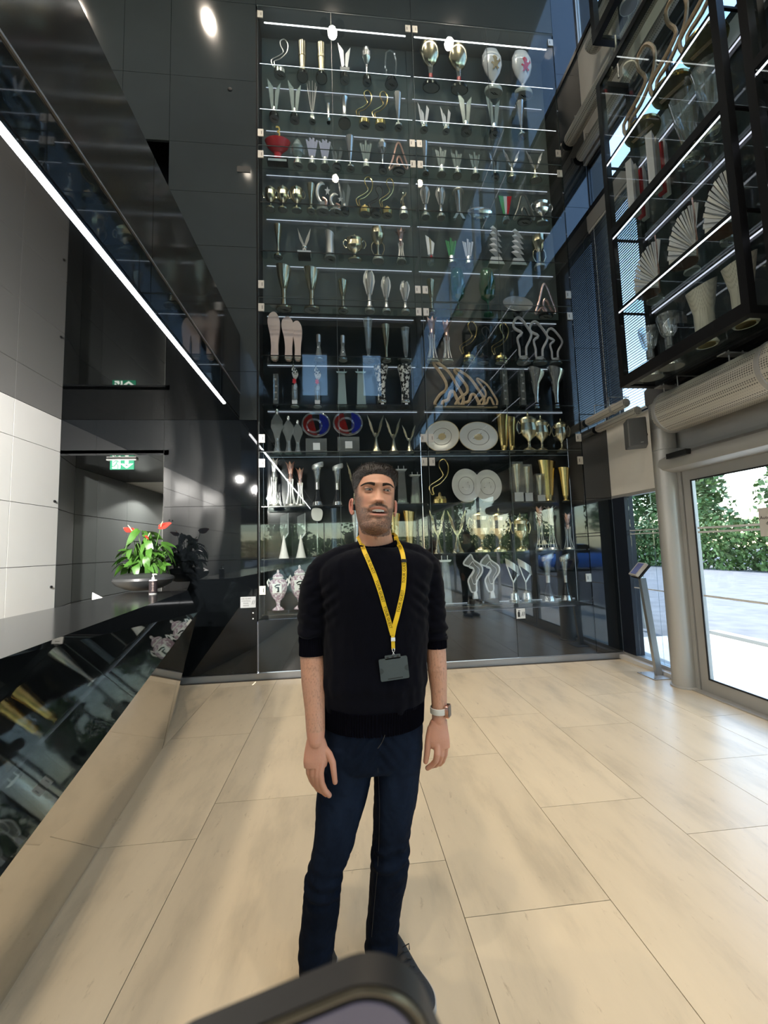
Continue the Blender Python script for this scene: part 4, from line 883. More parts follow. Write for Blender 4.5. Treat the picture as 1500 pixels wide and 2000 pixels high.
def egg(m):
    bd = L([(.07, .24), (.16, .30), (.36, .44), (.48, .62), (.46, .80), (.30, .95), (.0, 1)], 30, .55)
    im = MB().prism([(x*1.0+.10, z*.62+.46) for x, z in [(-.16, 0), (-.08, .06), (-.10, .16), (-.20, .22), (-.14, .26), (-.04, .22), (-.06, .34), (-.12, .44), (-.02, .50), (.08, .46), (.12, .38), (.06, .32), (.16, .30), (.22, .40), (.26, .30), (.14, .20), (.10, .12), (.18, .04), (.10, 0), (.02, .10), (-.06, .0)]], .012, 'y', -.262)
    return [('egg_shell', bd, m_cer), ('lion_emblem', im, m), ('stem', L([(.30, .12), (.10, .18), (.07, .25), (0, .25)]), m_cer), ('base', L([(.42, 0), (.44, .03), (.42, .08), (.28, .13), (0, .13)]), m_cer), ('base_disc', L([(0, -.002), (.38, -.002), (.38, .001), (0, .001)]), mat('pale base disc', (.55, .56, .56), .4)), MARK()]
T('egg_gold', 0, egg(m_pgold)); T('egg_red', 0, egg(m_rd))
T('twin_blade', 0, vblades(m_fro, 1, m_chr)); T('tri_blade', 0, vblades(m_cry, 3)); T('white_v', 0, vblades(m_wht, 3, m_chr, .2))
T('rods', 0, [('rod_cluster', ribs(.10, .48, .28, 1, 9, .022, .0, 3), m_sil), ('base', L([(.34, 0), (.34, .08), (.16, .28), (0, .28)]), m_chr), DISC(.32), MARK()])
T('post', 0, [('tube', L([(.30, .2), (.26, .3), (.26, .95), (.30, 1), (0, 1)], 14), m_chr), ('knob', MB().sphere((0, 0, .14), (.42, .42, .14), 14, 8), m_chr), ('base', L([(.30, 0), (.30, .04), (0, .04)]), m_blk)])
T('flare', 0, [('column', L([(.46, .06), (.40, .10), (.22, .35), (.18, .6), (.24, .85), (.34, 1), (0, .98)], 20), m_chr), ('base', L([(.5, 0), (.5, .05), (.46, .07), (0, .07)]), m_blk), DISC()])
T('silver_flute', 0, flute(m_chr)); T('gold_flute', 0, flute(m_pgold, .42, .12, .40, .42)); T('slant_flute', 0, flute(m_sil, .46, .22, .40, .12, m_disc, .14, .12)); T('crystal_flute', 0, flute(m_cry, .48, .12, .36, .22, m_chr)); T('trumpet', 0, flute(m_pgold, .46, .13, .44, .46, None, .06)); T('gold_vase', 0, flute(m_gold, .30, .16, .46, .12, m_gold, .05, .04))
T('star_three', 0, [('ring_bowl', L([(.18, .32), (.40, .46), (.50, .62), (.46, .64), (.34, .52), (.12, .44)], 26), m_rd), ('numeral', (lambda q: MB().add([(a*.80+.05, -.44, .73+b*.72) for a, b, c in q[0]], q[1]).add([(a*.80+.05, -.40, .73+b*.72) for a, b, c in q[0]], [f[::-1] for f in q[1]]))(text_mesh('3', .62)), m_yel), ('rings', MB().tube([(.42*math.cos(t*.5), .1*math.sin(t*.5), .52+.03*math.sin(t*2)) for t in range(13)], .03, 6), m_rd), ('stem', L([(.2, .12), (.12, .2), (.16, .36), (0, .36)]), m_rd), ('base', MB().box(-.40, .40, -.22, .22, 0, .12), m_blk), ('plate', MB().box(-.36, .36, -.226, -.221, .03, .09), m_wht)])
T('jar', 0, [('jar_body', L([(.12, .30), (.36, .42), (.42, .62), (.30, .76), (0, .78)], 20), m_fro), ('lid', L([(.28, .78), (.20, .88), (.06, .93), (.05, .97), (0, 1)], 16), m_fro), ('side_panel', MB().box(-.50, -.38, -.1, .1, .42, .66), m_cry), ('side_panel', MB().box(.38, .50, -.1, .1, .42, .66), m_cry), ('foot', L([(.34, 0), (.32, .05), (.16, .28), (.14, .32), (0, .32)], 18), m_chr), ('base_disc', L([(0, -.002), (.33, -.002), (.33, .001), (0, .001)]), m_disc), MARK()])
T('lilac_fan', 0, fanvase(m_lav)); T('crystal_fan', 0, fanvase(m_fro, 5)); T('white_fan', 0, fanvase(m_wht, 5, m_chr, .3)); T('green_fan', 0, fanvase(m_grn, 5, m_chr, .3))
T('tricolour', 0, [('panel', MB().prism([(-.5, 1), (-.12, .98), (-.06, .3), (-.2, .3)], .05), m_grn), ('panel', MB().prism([(-.12, .98), (.14, .98), (.06, .3), (-.06, .3)], .07), m_wht), ('panel', MB().prism([(.14, .98), (.5, 1), (.2, .3), (.06, .3)], .05), m_rd), ('foot', L([(.28, 0), (.28, .05), (.12, .3), (0, .3)], 14), m_cry), DISC(.26)])
T('tapered', 0, [('cup', L([(.20, .24), (.34, .96), (.38, 1), (.30, .96), (0, .5)]), m_chr), ('rim', L([(.36, .93), (.46, .95), (.42, 1), (.34, .99)]), m_sil), ('v_foot', MB().prism([(-.50, 0), (-.28, 0), (0, .20), (.28, 0), (.5, 0), (.14, .26), (-.14, .26)], .2), m_chr)])
T('peak_bronze', 0, track_stand('peak', m_rose, 1, .05, 1.2, .10)); T('peak_grey', 0, track_stand('peak', mat('smoked outline', (.16, .16, .15), .35, .5), 1, .05, 1.2, .10))
T('wave_wood', 0, [('track_outline', trk('wave', .04, 1, .055, 1.5), m_wood), ('base', MB().box(-.52, .46, -.12, .12, 0, .035), m_wood)])
T('hook_glass', 0, [('track_outline', trk('hook', .14, 1, .07, 1.8), mat('milky outline', (.50, .50, .54), .3)), ('base', L([(.42, 0), (.42, .04), (.26, .15), (0, .15)]), m_cry), DISC(.4)])
T('bolt_grey', 0, [('outline', trk('bolt', .24, 1, .05, 2.6), m_wht), ('inner_plate', MB().prism([(-.5+a, .24+b*.76) for a, b in smooth_loop(TRK['bolt'])], .04), m_sheer), ('inner_line', (lambda q: MB().add([(a*.55+.05, b-.03, c*.6+.26) for a, b, c in q.v], q.f))(trk('bolt', .24, 1, .035, 2.6)), m_wht), ('plinth', MB().prism([(-.12, 0), (.22, 0), (.12, .24), (-.06, .24)], .24), m_wht), ('base', L([(.42, 0), (.42, .06), (.36, .1), (0, .1)]), m_blk)])
T('lidded_cup', 0, twoh(m_pgold)); T('silver_cup', 0, twoh(m_chr, False)); T('lidded_silver', 0, twoh(m_sil)); T('gilt_lidded', 0, twoh(mat('warm gilt silver', (.80, .70, .46), .18, 1.0), True, .38))
def crescent():
    a = [(.30*math.cos(t), .0, .62+.30*math.sin(t)) for t in [math.radians(x) for x in range(60, 300, 20)]]
    rr = [.02+.075*math.sin(PI*i/(len(a)-1)) for i in range(len(a))]
    st = [(.30+.17*(1 if k % 2 == 0 else .42)*math.cos(math.radians(90+36*k)), .68+.17*.9*(1 if k % 2 == 0 else .42)*math.sin(math.radians(90+36*k))) for k in range(10)]
    b = MB().tube(a, rr, 8); b2 = MB().tube([(-.05+.28*math.cos(t), 0, .30+.16*math.sin(t)) for t in [math.radians(x) for x in range(-120, 100, 20)]], [.03+.05*math.sin(PI*i/10) for i in range(11)], 8)
    return [('crescent', b, m_sil), ('curl', b2, m_rose), ('star', MB().prism(st, .05), m_wht), ('plaque', MB().box(-.14, .14, -.16, -.1, .16, .30), m_disc), ('base', L([(.42, 0), (.42, .06), (.28, .14), (0, .14)], 8), m_chr), DISC(.4), MARK()]
T('crescent', 0, crescent())
T('figure', 0, [('figurine', MB().tube([(-.08, 0, .32), (-.05, 0, .55), (0, 0, .80)], [.06, .09, .10], 8).tube([(.10, 0, .32), (.04, 0, .52)], [.05, .08], 8).tube([(0, 0, .78), (.22, 0, .86), (.30, 0, .96)], [.05, .04, .03], 6).tube([(0, 0, .78), (-.22, 0, .66), (-.26, 0, .5)], [.05, .04, .03], 6).sphere((0, 0, .92), (.09, .09, .055), 8, 6), m_pgold), ('base', L([(.46, 0), (.44, .10), (.34, .30), (0, .32)]), m_sil), DISC(.42)])
def lilyh(m, k_=0):
    P = [('petals', MB(), m)]; q = P[0][1]
    for k in range(6):
        a = 2*PI*k/6; q.add(*(lambda b: ([(x*math.cos(a)-y*math.sin(a), x*math.sin(a)+y*math.cos(a), z) for x, y, z in b.v], b.f))(MB().prism([(.06, .42), (.20, .42), (.44, .72), (.40, .86), (.22, 1-.03*(k % 3)), (.10, .88), (.04, .7)], .12)))
    return P+[('stem', L([(.30, .08), (.18, .16), (.12, .30), (.14, .45), (0, .45)], 8), m), ('base', L([(.36, 0), (.36, .06), (.28, .1), (0, .1)]), m_sil), DISC(.33)]
T('crystal_lily', 0, lilyh(m_sil)); T('leafy', 0, lilyh(m_chr)); T('silver_v_ball', 0, [('wing', MB().prism([(-.5, 1), (-.36, .62), (-.10, .40), (.04, .40), (-.16, .62)], .10), m_chr), ('wing', MB().prism([(.5, 1), (.36, .62), (.14, .40), (-.02, .40), (.14, .66)], .10), m_chr), ('ball', MB().sphere((0, 0, .34), (.24, .24, .08), 14, 8), m_chr), ('plaque', MB().box(-.5, .5, -.3, .3, .12, .18), m_wht), ('stem', L([(.08, .18), (.08, .28), (0, .28)], 8), m_blk), ('base', MB().box(-.46, .46, -.28, .28, 0, .12), m_blk)])
T('heart_cup', 0, [('bowl', L([(.10, .48), (.30, .58), (.46, .80), (.42, .93), (.44, 1), (.38, 1), (.36, .9), (0, .6)]), m_pgold), ('frame', handles(.10, .44, .22, .60, .035, 2.0), m_pgold), ('stem', L([(.22, .10), (.10, .18), (.09, .40), (.14, .52), (0, .52)]), m_pgold), ('foot', L([(.40, 0), (.40, .05), (.30, .12), (0, .12)]), m_sil), DISC(.38)])
T('palm_rose', 0, palm(m_rose, m_sil)); T('palm_silver', 0, palm(m_sil, m_chr))
T('split_vase', 0, [('panel', MB().prism([(-.42, 1), (-.10, .92), (.0, .28), (-.22, .28)], .1), m_sil), ('panel', MB().prism([(-.08, .92), (.12, .84), (.10, .28), (.0, .28)], .12), m_pgold), ('panel', MB().prism([(.14, .82), (.44, .72), (.24, .28), (.10, .28)], .1), m_sil), ('base', L([(.34, 0), (.36, .06), (.34, .26), (0, .28)]), m_cry), ('maple_leaf', MB().prism([(-.12, .12), (-.02, .10), (0, .06), (.02, .10), (.12, .12), (.08, .16), (.12, .20), (.04, .19), (0, .25), (-.04, .19), (-.12, .20), (-.08, .16)], .02, 'y', -.37), m_rd)])
def shells():
    P = []
    for k in range(5):
        z = .30+.145*k; P.append(('shell', MB().add([(-.42+.04*k, -.1, z+.08), (.10, -.22, z+.03), (.46, -.05, z-.12), (.10, .2, z+.02), (-.05, -.05, z+.155), (.05, .0, z-.06)], [(0,1,4), (1,2,4), (2,3,4), (3,0,4), (1,0,5), (2,1,5), (3,2,5), (0,3,5)]), m_wht))
    return P+[('base', MB().add([(-.5, -.3, 0), (.5, -.3, 0), (.5, .3, 0), (-.5, .3, 0), (-.3, -.2, .20), (.3, -.2, .20), (.3, .2, .20), (-.3, .2, .20)], [(0,3,2,1), (4,5,6,7), (0,1,5,4), (1,2,6,5), (2,3,7,6), (3,0,4,7)]), m_sil)]
T('shell_stack', 0, shells())
T('green_bulb', 0, [('bulb', L([(.10, .30), (.40, .40), (.50, .60), (.46, .82), (.34, 1), (.31, 1), (.42, .82), (.45, .6), (.30, .42), (0, .36)], 26), m_cryg), ('stem', L([(.30, 0), (.28, .04), (.06, .10), (.05, .28), (.12, .32), (0, .32)]), m_cryg)])
T('dish', 0, [('dish', (lambda q: MB().add([(x, y*math.cos(.9)-z*math.sin(.9), .5+(y*math.sin(.9)+z*math.cos(.9))*1.0) for x, y, z in q.v], q.f))(L([(0, -.05), (.30, -.04), (.5, .04), (.5, .06), (.30, 0), (0, -.02)], 34)), m_chr), ('dish_stand', MB().box(-.14, .14, -.02, .2, 0, .20), m_blk)])
T('oval_dish', 0, [('dish', L([(0, .1), (.28, .16), (.5, .6), (.5, .8), (.42, .9), (.26, .5), (0, .42)], 34), m_chr), ('foot', L([(.2, 0), (.16, .12), (0, .12)]), m_sil)])
T('pink_paddle', 0, [('paddle', MB().prism(smooth_loop([(-.22, .0), (.30, .0), (.34, .3), (.48, .62), (.46, .84), (.20, .98), (-.10, 1), (-.42, .92), (-.50, .76), (-.30, .5), (-.22, .25)]), .30), m_pink), ('base', L([(.34, -.0), (.34, .02), (0, .02)]), m_cry)])
T('silver_top', 0, [('bottle', L([(.46, .08), (.40, .14), (.20, .55), (.24, .7), (0, .7)], 18), m_cry), ('cap', L([(.27, .68), (.27, .98), (.24, 1), (0, 1)], 16), m_chr), ('base', L([(.5, 0), (.5, .05), (.42, .08), (0, .08)]), m_chr), DISC()])
T('crystal_post', 0, [('post_block', MB().box(-.4, .4, -.4, .4, .06, 1), m_cry), ('base', MB().box(-.5, .5, -.5, .5, 0, .06), m_blk), ('etched_line', MB().box(-.2, .2, -.405, -.4, .2, .24).box(-.2, .2, -.405, -.4, .4, .45).box(-.1, .25, -.405, -.4, .6, .64).box(-.25, .1, -.405, -.4, .8, .86), m_disc)])
def spiral():
    q = MB(); vs = []; n = 22
    for i in range(n+1):
        t = i/n; a = t*PI*1.5+.4; w = .34*math.sin(PI*(t*.88+.1)); z = .38+.62*t; cx = .12*math.sin(t*5)
        vs += [(cx-w*math.cos(a)-.02, -w*math.sin(a), z), (cx+w*math.cos(a)+.02, w*math.sin(a), z)]
    fs = [(2*i, 2*i+1, 2*i+3, 2*i+2) for i in range(n)]; q.add(vs, fs); q.add([(a+.01, b+.03, c) for a, b, c in vs], [f[::-1] for f in fs])
    a = MB().add(q.v, [f for f in q.f if q.v[f[0]][2] > .70]); b = MB().add(q.v, [f for f in q.f if q.v[f[0]][2] <= .70])
    lf = MB().prism([(-.22, .50), (-.06, .49), (0, .45), (.06, .49), (.22, .50), (.13, .53), (.20, .575), (.07, .565), (0, .61), (-.07, .565), (-.20, .575), (-.13, .53)], .02, 'y', -.30)
    return [('flag_tip', a, m_chk), ('ribbon', b, m_wht), ('maple_leaf', lf, m_rd), ('tube', L([(.30, .13), (.30, .46), (.26, .46), (.26, .14)], 16), m_cry), ('plinth', MB().box(-.24, .24, -.24, .24, .03, .14), m_wht), ('base', L([(.4, 0), (.4, .02), (.3, .03), (0, .03)]), m_sil)]
T('spiral_flag', 0, spiral())
T('frost_tower', 0, [('tower', MB().add([(-.40, -.3, .05), (.40, -.3, .05), (.40, .3, .05), (-.40, .3, .05), (-.28, -.2, .88), (.28, -.2, .88), (.28, .2, .88), (-.28, .2, .88)], [(0,3,2,1), (4,5,6,7), (0,1,5,4), (1,2,6,5), (2,3,7,6), (3,0,4,7)]), m_fro), ('deck', MB().prism([(-.5, .91), (.5, .91), (.40, .87), (-.40, .87)], .5), m_pgold), ('finial', MB().box(-.27, -.21, -.03, .03, .90, 1), m_pgold), ('finial', MB().box(.21, .27, -.03, .03, .90, 1), m_pgold), ('base', MB().box(-.5, .5, -.36, .36, 0, .05), m_cry)])
T('clear_tower', 0, [('tower', MB().add([(-.40, -.3, .05), (.40, -.3, .05), (.40, .3, .05), (-.40, .3, .05), (-.28, -.2, .88), (.28, -.2, .88), (.28, .2, .88), (-.28, .2, .88)], [(0,3,2,1), (4,5,6,7), (0,1,5,4), (1,2,6,5), (2,3,7,6), (3,0,4,7)]), m_cry), ('deck', MB().prism([(-.5, .91), (.5, .91), (.40, .87), (-.40, .87)], .5), m_sil), ('finial', MB().box(-.27, -.21, -.03, .03, .90, 1), m_sil), ('finial', MB().box(.21, .27, -.03, .03, .90, 1), m_sil), ('base', MB().box(-.5, .5, -.36, .36, 0, .05), m_cry)])
T('scroll_vase', 0, [('body', L([(.26, .12), (.28, .2), (.26, .45), (.34, .7), (.5, .96), (.5, 1), (.44, 1), (.3, .7), (0, .5)], 26), m_bw), ('ring', L([(.30, .10), (.34, .12), (.34, .15), (.28, .17)]), m_chr), ('base', L([(.34, 0), (.34, .07), (.26, .1), (0, .1)]), m_blk), ('badge', MB().box(-.1, .1, -.36, -.34, .02, .08), m_wht)])
T('crystal_figure', 0, [('head', MB().sphere((0, 0, .93), (.16, .14, .07), 8, 6), m_chr), ('torso', MB().prism([(-.10, .88), (.10, .88), (.46, .72), (.50, .58), (.30, .46), (.16, .30), (-.16, .30), (-.30, .46), (-.50, .58), (-.46, .72)], .22), m_cry), ('column', L([(.34, .04), (.22, .16), (.18, .34), (0, .36)], 8), m_cry), ('base', L([(.42, 0), (.42, .03), (.34, .05), (0, .05)], 8), m_fro)])
def ringloop():
    q = MB().tube([(.44*math.cos(t), .0, .70+.26*math.sin(t)) for t in [2*PI*k/32 for k in range(32)]], .035, 8, True)
    vs = []; n = 18
    d1_ = MB().prism([(.42*math.cos(t), .70+.25*math.sin(t)) for t in [math.radians(x) for x in range(110, 290, 15)]], .10)
    d2_ = MB().prism([(.42*math.cos(t), .70+.25*math.sin(t)) for t in [math.radians(x) for x in range(-75, 80, 15)]], .10)
    inn = MB().tube([(-.06+.24*math.cos(t), -.07, .66+.15*math.sin(t)) for t in [2*PI*k/24 for k in range(24)]], .025, 6, True)
    return [('ring', q, m_cry), ('red_side', d1_, m_redg), ('blue_side', d2_, m_blu), ('inner_ring', inn, m_cry), ('plinth', MB().box(-.34, .34, -.25, .25, .0, .36), m_cry), ('badge', MB().box(-.10, .12, -.26, -.255, .1, .26), m_wht)]
T('ring_loop', 0, ringloop()); T('winged', 0, wings(m_pgold, m_pgold)); T('winged_silver', 0, wings(m_sil, m_pgold))
def plate(m, rim, tilt=.25, yaw=0.):
    ink = mat('engraved line', (.22, .21, .19), .4, .5); s_g = m
    def tf(q): return MB().add([(x, y*math.cos(1.57-tilt)*1-z*math.sin(1.57-tilt), .5+(y*math.sin(1.57-tilt)+z*math.cos(1.57-tilt))) for x, y, z in q.v], q.f)
    return [('plate', tf(L([(0, -.02), (.30, -.015), (.34, .02), (.49, .045), (.49, .055), (.33, .03), (.29, 0), (0, -.005)], 44)), m), ('rim', tf(L([(.485, .035), (.50, .035), (.50, .06), (.485, .06)], 44)), rim), ('centre_boss', tf(L([(.11, .0), (.10, .02), (0, .03)], 18)), rim), ('engraving', tf(MB().tube([(.27*math.cos(t), .27*math.sin(t), .003) for t in [2*PI*k/36 for k in range(36)]], .008, 4, True).tube([(.40*math.cos(t), .40*math.sin(t), .034) for t in [2*PI*k/36 for k in range(36)]], .005, 4, True).box(-.15, .12, -.05, -.04, .0, .012).tube([(-.08, .0, .01), (.0, .10, .01), (.10, .02, .01)], .008, 4).tube([(0, .02, .01), (.08, .12, .01)], .008, 4).tube([(-.1, -.02, .01), (.0, -.03, .01), (.12, .0, .01)], .01, 4)), ink), ('stand', MB().box(-.2, .2, -.02, .16, 0, .045), m_wood)]
m_plt = mat('spun silver plate', (.86, .85, .82), .28, .45, bump=.4, bscale=30); m_rim2 = mat('gilt plate rim', (.72, .58, .34), .3, .5)
T('gilt_plate', 0, plate(m_plt, m_rim2)); T('silver_plate', 0, plate(m_plt, m_plt))
T('ring_goblet', 0, [('ring', (lambda q: MB().add([(x, y*.4, z) for x, y, z in q.v], q.f))(MB().tube([(.40*math.cos(t)+.06, .40*math.sin(t)*1.6, .93+.04*math.cos(t)) for t in [2*PI*k/22 for k in range(22)]], .055, 8, True)), m_sil), ('cup', L([(.16, .52), (.18, .62), (.34, .90), (.30, .90), (.14, .64), (0, .6)], 20), m_cry), ('sleeve', L([(.17, .38), (.17, .54), (0, .54)], 16), m_chr), ('cone', L([(.34, .10), (.14, .38), (0, .38)], 18), mat('smoked cone', (.02, .022, .025), .08)), ('base', L([(.46, 0), (.44, .03), (.36, .10), (0, .1)]), m_chr), DISC(.42)])
T('glass_block_cup', 0, [('block', MB().box(-.44, .44, -.3, .3, .24, 1), m_cry), ('inner_cup', L([(.12, .24), (.34, .88), (.38, .94), (0, .9)], 18), m_pgold), ('base', MB().box(-.36, .36, -.3, .3, 0, .24), m_sil)])
T('sail', 0, [('cone', L([(.46, 0), (.30, .16), (.10, .42), (.03, .5), (0, .5)], 20), m_cer), ('sail_blade', MB().prism([(-.30, .92), (.42, 1), (.42, .55), (.0, .38), (-.16, .40), (-.34, .6)], .05), m_cry), ('mast', MB().tube([(.40, 0, 1.0), (.40, 0, .55), (.02, 0, .42)], .025, 6), m_wht)])
T('spoon', 0, [('head', MB().prism(smooth_loop([(-.5, .86), (-.40, .98), (.0, 1.0), (.44, .96), (.5, .85), (.3, .74), (-.3, .75)]), .2), m_cer), ('stem', MB().tube([(0, .05, .78), (0, .02, .4), (0, 0, .05)], .06, 8), m_cry), ('base', L([(.4, 0), (.4, .04), (0, .05)]), m_blk)])
T('blue_tube', 0, [('tube', L([(.30, .05), (.34, .9), (.40, 1), (.34, 1), (.28, .9), (0, .1)], 18), glass('blue tint glass', (.55, .68, .80), .10, .9, .03, .25, (.18, .26, .34), 2.2)), ('base', L([(.4, 0), (.36, .05), (0, .05)]), m_cry)])
def porcelain():
    return [('vase_body', L([(.10, .22), (.12, .26), (.30, .36), (.44, .52), (.46, .64), (.38, .74), (.24, .78), (0, .78)], 30), m_por), ('neck', L([(.22, .775), (.28, .80), (.26, .82), (0, .82)]), m_cer), ('lid', L([(.27, .82), (.24, .86), (.08, .91), (.05, .93), (.07, .95), (.05, .98), (0, 1)], 22), m_por), ('handle', _half(handles(.40, .52, .64, .76, .035, 2.1), -1), m_cer), ('handle', _half(handles(.40, .52, .64, .76, .035, 2.1), 1), m_cer), ('panel', MB().prism([(-.22, .46), (.22, .46), (.22, .68), (-.22, .68)], .05, 'y', -.43), m_cer), ('emblem', MB().prism([(-.14, .62), (-.02, .66), (.18, .66), (.12, .635), (.0, .635), (-.10, .60)], .02, 'y', -.46).prism([(-.02, .48), (.10, .48), (.10, .60), (-.08, .60), (-.08, .575), (.02, .575), (.02, .505), (-.02, .505)], .02, 'y', -.46), m_blk), ('foot', L([(.30, .06), (.26, .09), (.10, .14), (.08, .19), (.12, .22), (0, .22)]), m_por), ('plinth', MB().box(-.5, .5, -.42, .42, 0, .06), m_blk)]
T('porcelain', 0, porcelain())
T('ribbon', 0, [('ribbon_band', (lambda: (lambda vs, n: MB().add(vs, [(2*i, 2*i+1, 2*i+3, 2*i+2) for i in range(n)]).add([(a, b+.03, c) for a, b, c in vs], [(2*i, 2*i+2, 2*i+3, 2*i+1) for i in range(n)]))([p for i in range(17) for p in ((-.48+.9*i/16, -.2*math.sin(i/16*3), 1-.20*i/16), (-.44+.9*i/16, -.2*math.sin(i/16*3), .84-.24*i/16))], 16))(), m_sil), ('stem', MB().tube([(-.42, 0, .86), (-.20, 0, .62), (0, 0, .44), (.30, 0, .60), (.42, 0, .64)], .035, 6).tube([(0, 0, .44), (0, 0, .24)], .04, 6), m_sil), ('base', L([(.34, 0), (.36, .06), (.28, .2), (.1, .26), (0, .27)]), m_chr)])
T('lily_horn', 0, [('horn', (lambda q: MB().add([(x+.16*max(0, z-.5)*2*.5, y, z-(.16*(x+.5) if z > .8 else 0)) for x, y, z in q.v], q.f))(L([(.12, .12), (.14, .3), (.22, .6), (.46, .92), (.5, 1), (.42, .94), (.18, .62), (0, .3)], 22)), m_chr), ('petal', MB().prism([(-.10, .60), (.06, .58), (.40, .80), (.44, .90), (.10, .94), (-.16, .98)], .03, 'y', -.10), m_gold), ('spines', MB().prism([(-.12, .30), (-.22, .44), (-.12, .40), (-.24, .54), (-.13, .50), (-.30, .66), (-.14, .60)], .03), m_chr), ('collar', L([(.15, .09), (.15, .13), (0, .13)]), m_blk), ('base', L([(.16, 0), (.14, .09), (0, .09)]), m_chr)])
# pieces in the hanging cases
def fan():
    P = []
    for k in range(17):
        t = k/16; a = math.radians(178-92*t-8); l = .86+.10*math.sin(PI*t)+.04*(k % 2); cx, cz = .36-.0*t, .02+.30*t*.9
        x1, z1 = cx+l*math.cos(a)*.95, cz+l*math.sin(a)*.68+.0
        n = (-math.sin(a)*.035, math.cos(a)*.035)
        P.append(('rib', MB().prism([(cx, cz), (x1-n[0], z1-n[1]), (x1+n[0], z1+n[1]), (cx+.02, cz+.02)], .05, 'y', .03*(k % 2)), m_wht if k % 3 else m_sil))
    return P+[('spine', MB().tube([(.38, 0, 0.02), (.42, 0, .3), (.40, 0, .98)], .03, 6), m_rose), ('base', L([(.42, -.0), (.36, .012), (0, .02)], 24), m_rose)]
T('fan', 0, fan())
T('mesh_cone', 0, [('cone', (lambda q: MB().add([(x, y, z-(.18*(-x+.5) if z > .9 else 0)) for x, y, z in q.v], q.f))(L([(.30, .04), (.32, .5), (.48, .96), (.5, 1), (.44, 1), (.28, .5), (0, .1)], 26)), m_ores), ('foot_ring', L([(.34, 0), (.38, .02), (.34, .06), (.28, .03)], 24), m_cer), ('base_disc', L([(0, -.002), (.27, -.002), (.27, .03), (0, .03)]), m_gold)])
T('blade_set', 0, [(('blade'), MB().prism([(-.5+.25*k, 0), (-.36+.25*k, 0), (-.34+.25*k, .92-.05*(k % 2)), (-.48+.25*k, 1-.06*(k % 3))], .6, 'y'), (m_wht, m_sil, m_rd, m_wht)[k]) for k in range(4)])
T('glass_cone', 0, [('cone', L([(.14, .06), (.20, .3), (.46, .96), (.48, 1), (.42, .96), (0, .2)], 22), m_cry), ('inner_blade', MB().prism([(-.02, .1), (.02, .1), (.3, .9), (-.2, .95)], .04), m_fro), ('ring_foot', L([(.30, 0), (.40, .02), (.40, .05), (.28, .04)], 22), m_chr)])
T('big_circuit', 0, [('track_outline', trk('circuit', .10, 1, .05, 1.6), m_wood), ('base', L([(.44, 0), (.46, .02), (.44, .06), (0, .07)], 30), m_gold), ('base_inlay', MB().box(-.3, .3, -.05, .05, -.004, .0), m_wood)])
T('glass_goblet', 0, [('cup', L([(.14, .56), (.30, .66), (.44, .96), (.42, 1), (.36, .95), (.2, .66), (0, .6)]), m_cry), ('sleeve', L([(.17, .40), (.17, .56), (0, .56)]), m_chr), ('cone', L([(.34, .1), (.14, .40), (0, .4)]), m_cry), ('base', L([(.5, 0), (.48, .04), (.36, .1), (0, .1)]), m_chr), DISC(.46)])
cache = {}
ORD = 'first second third fourth fifth sixth seventh eighth ninth tenth eleventh twelfth thirteenth fourteenth fifteenth sixteenth seventeenth eighteenth nineteenth twentieth twenty-first'.split()
def trophy(kind, name, loc, sx, sy, sz, label, group, rz=0., cat='trophy'):
    t = thing(name, label, cat, loc, rz, group)
    if kind not in cache:
        ms = []
        for pn, mb, m in TY[kind][1]:
            me = mb.mesh(pn); me.materials.append(m); ms.append((pn, me))
        cache[kind] = ms
    for pn, me in cache[kind]: link(pn, me, None, t)
    t.scale = (sx, sy, sz); return t
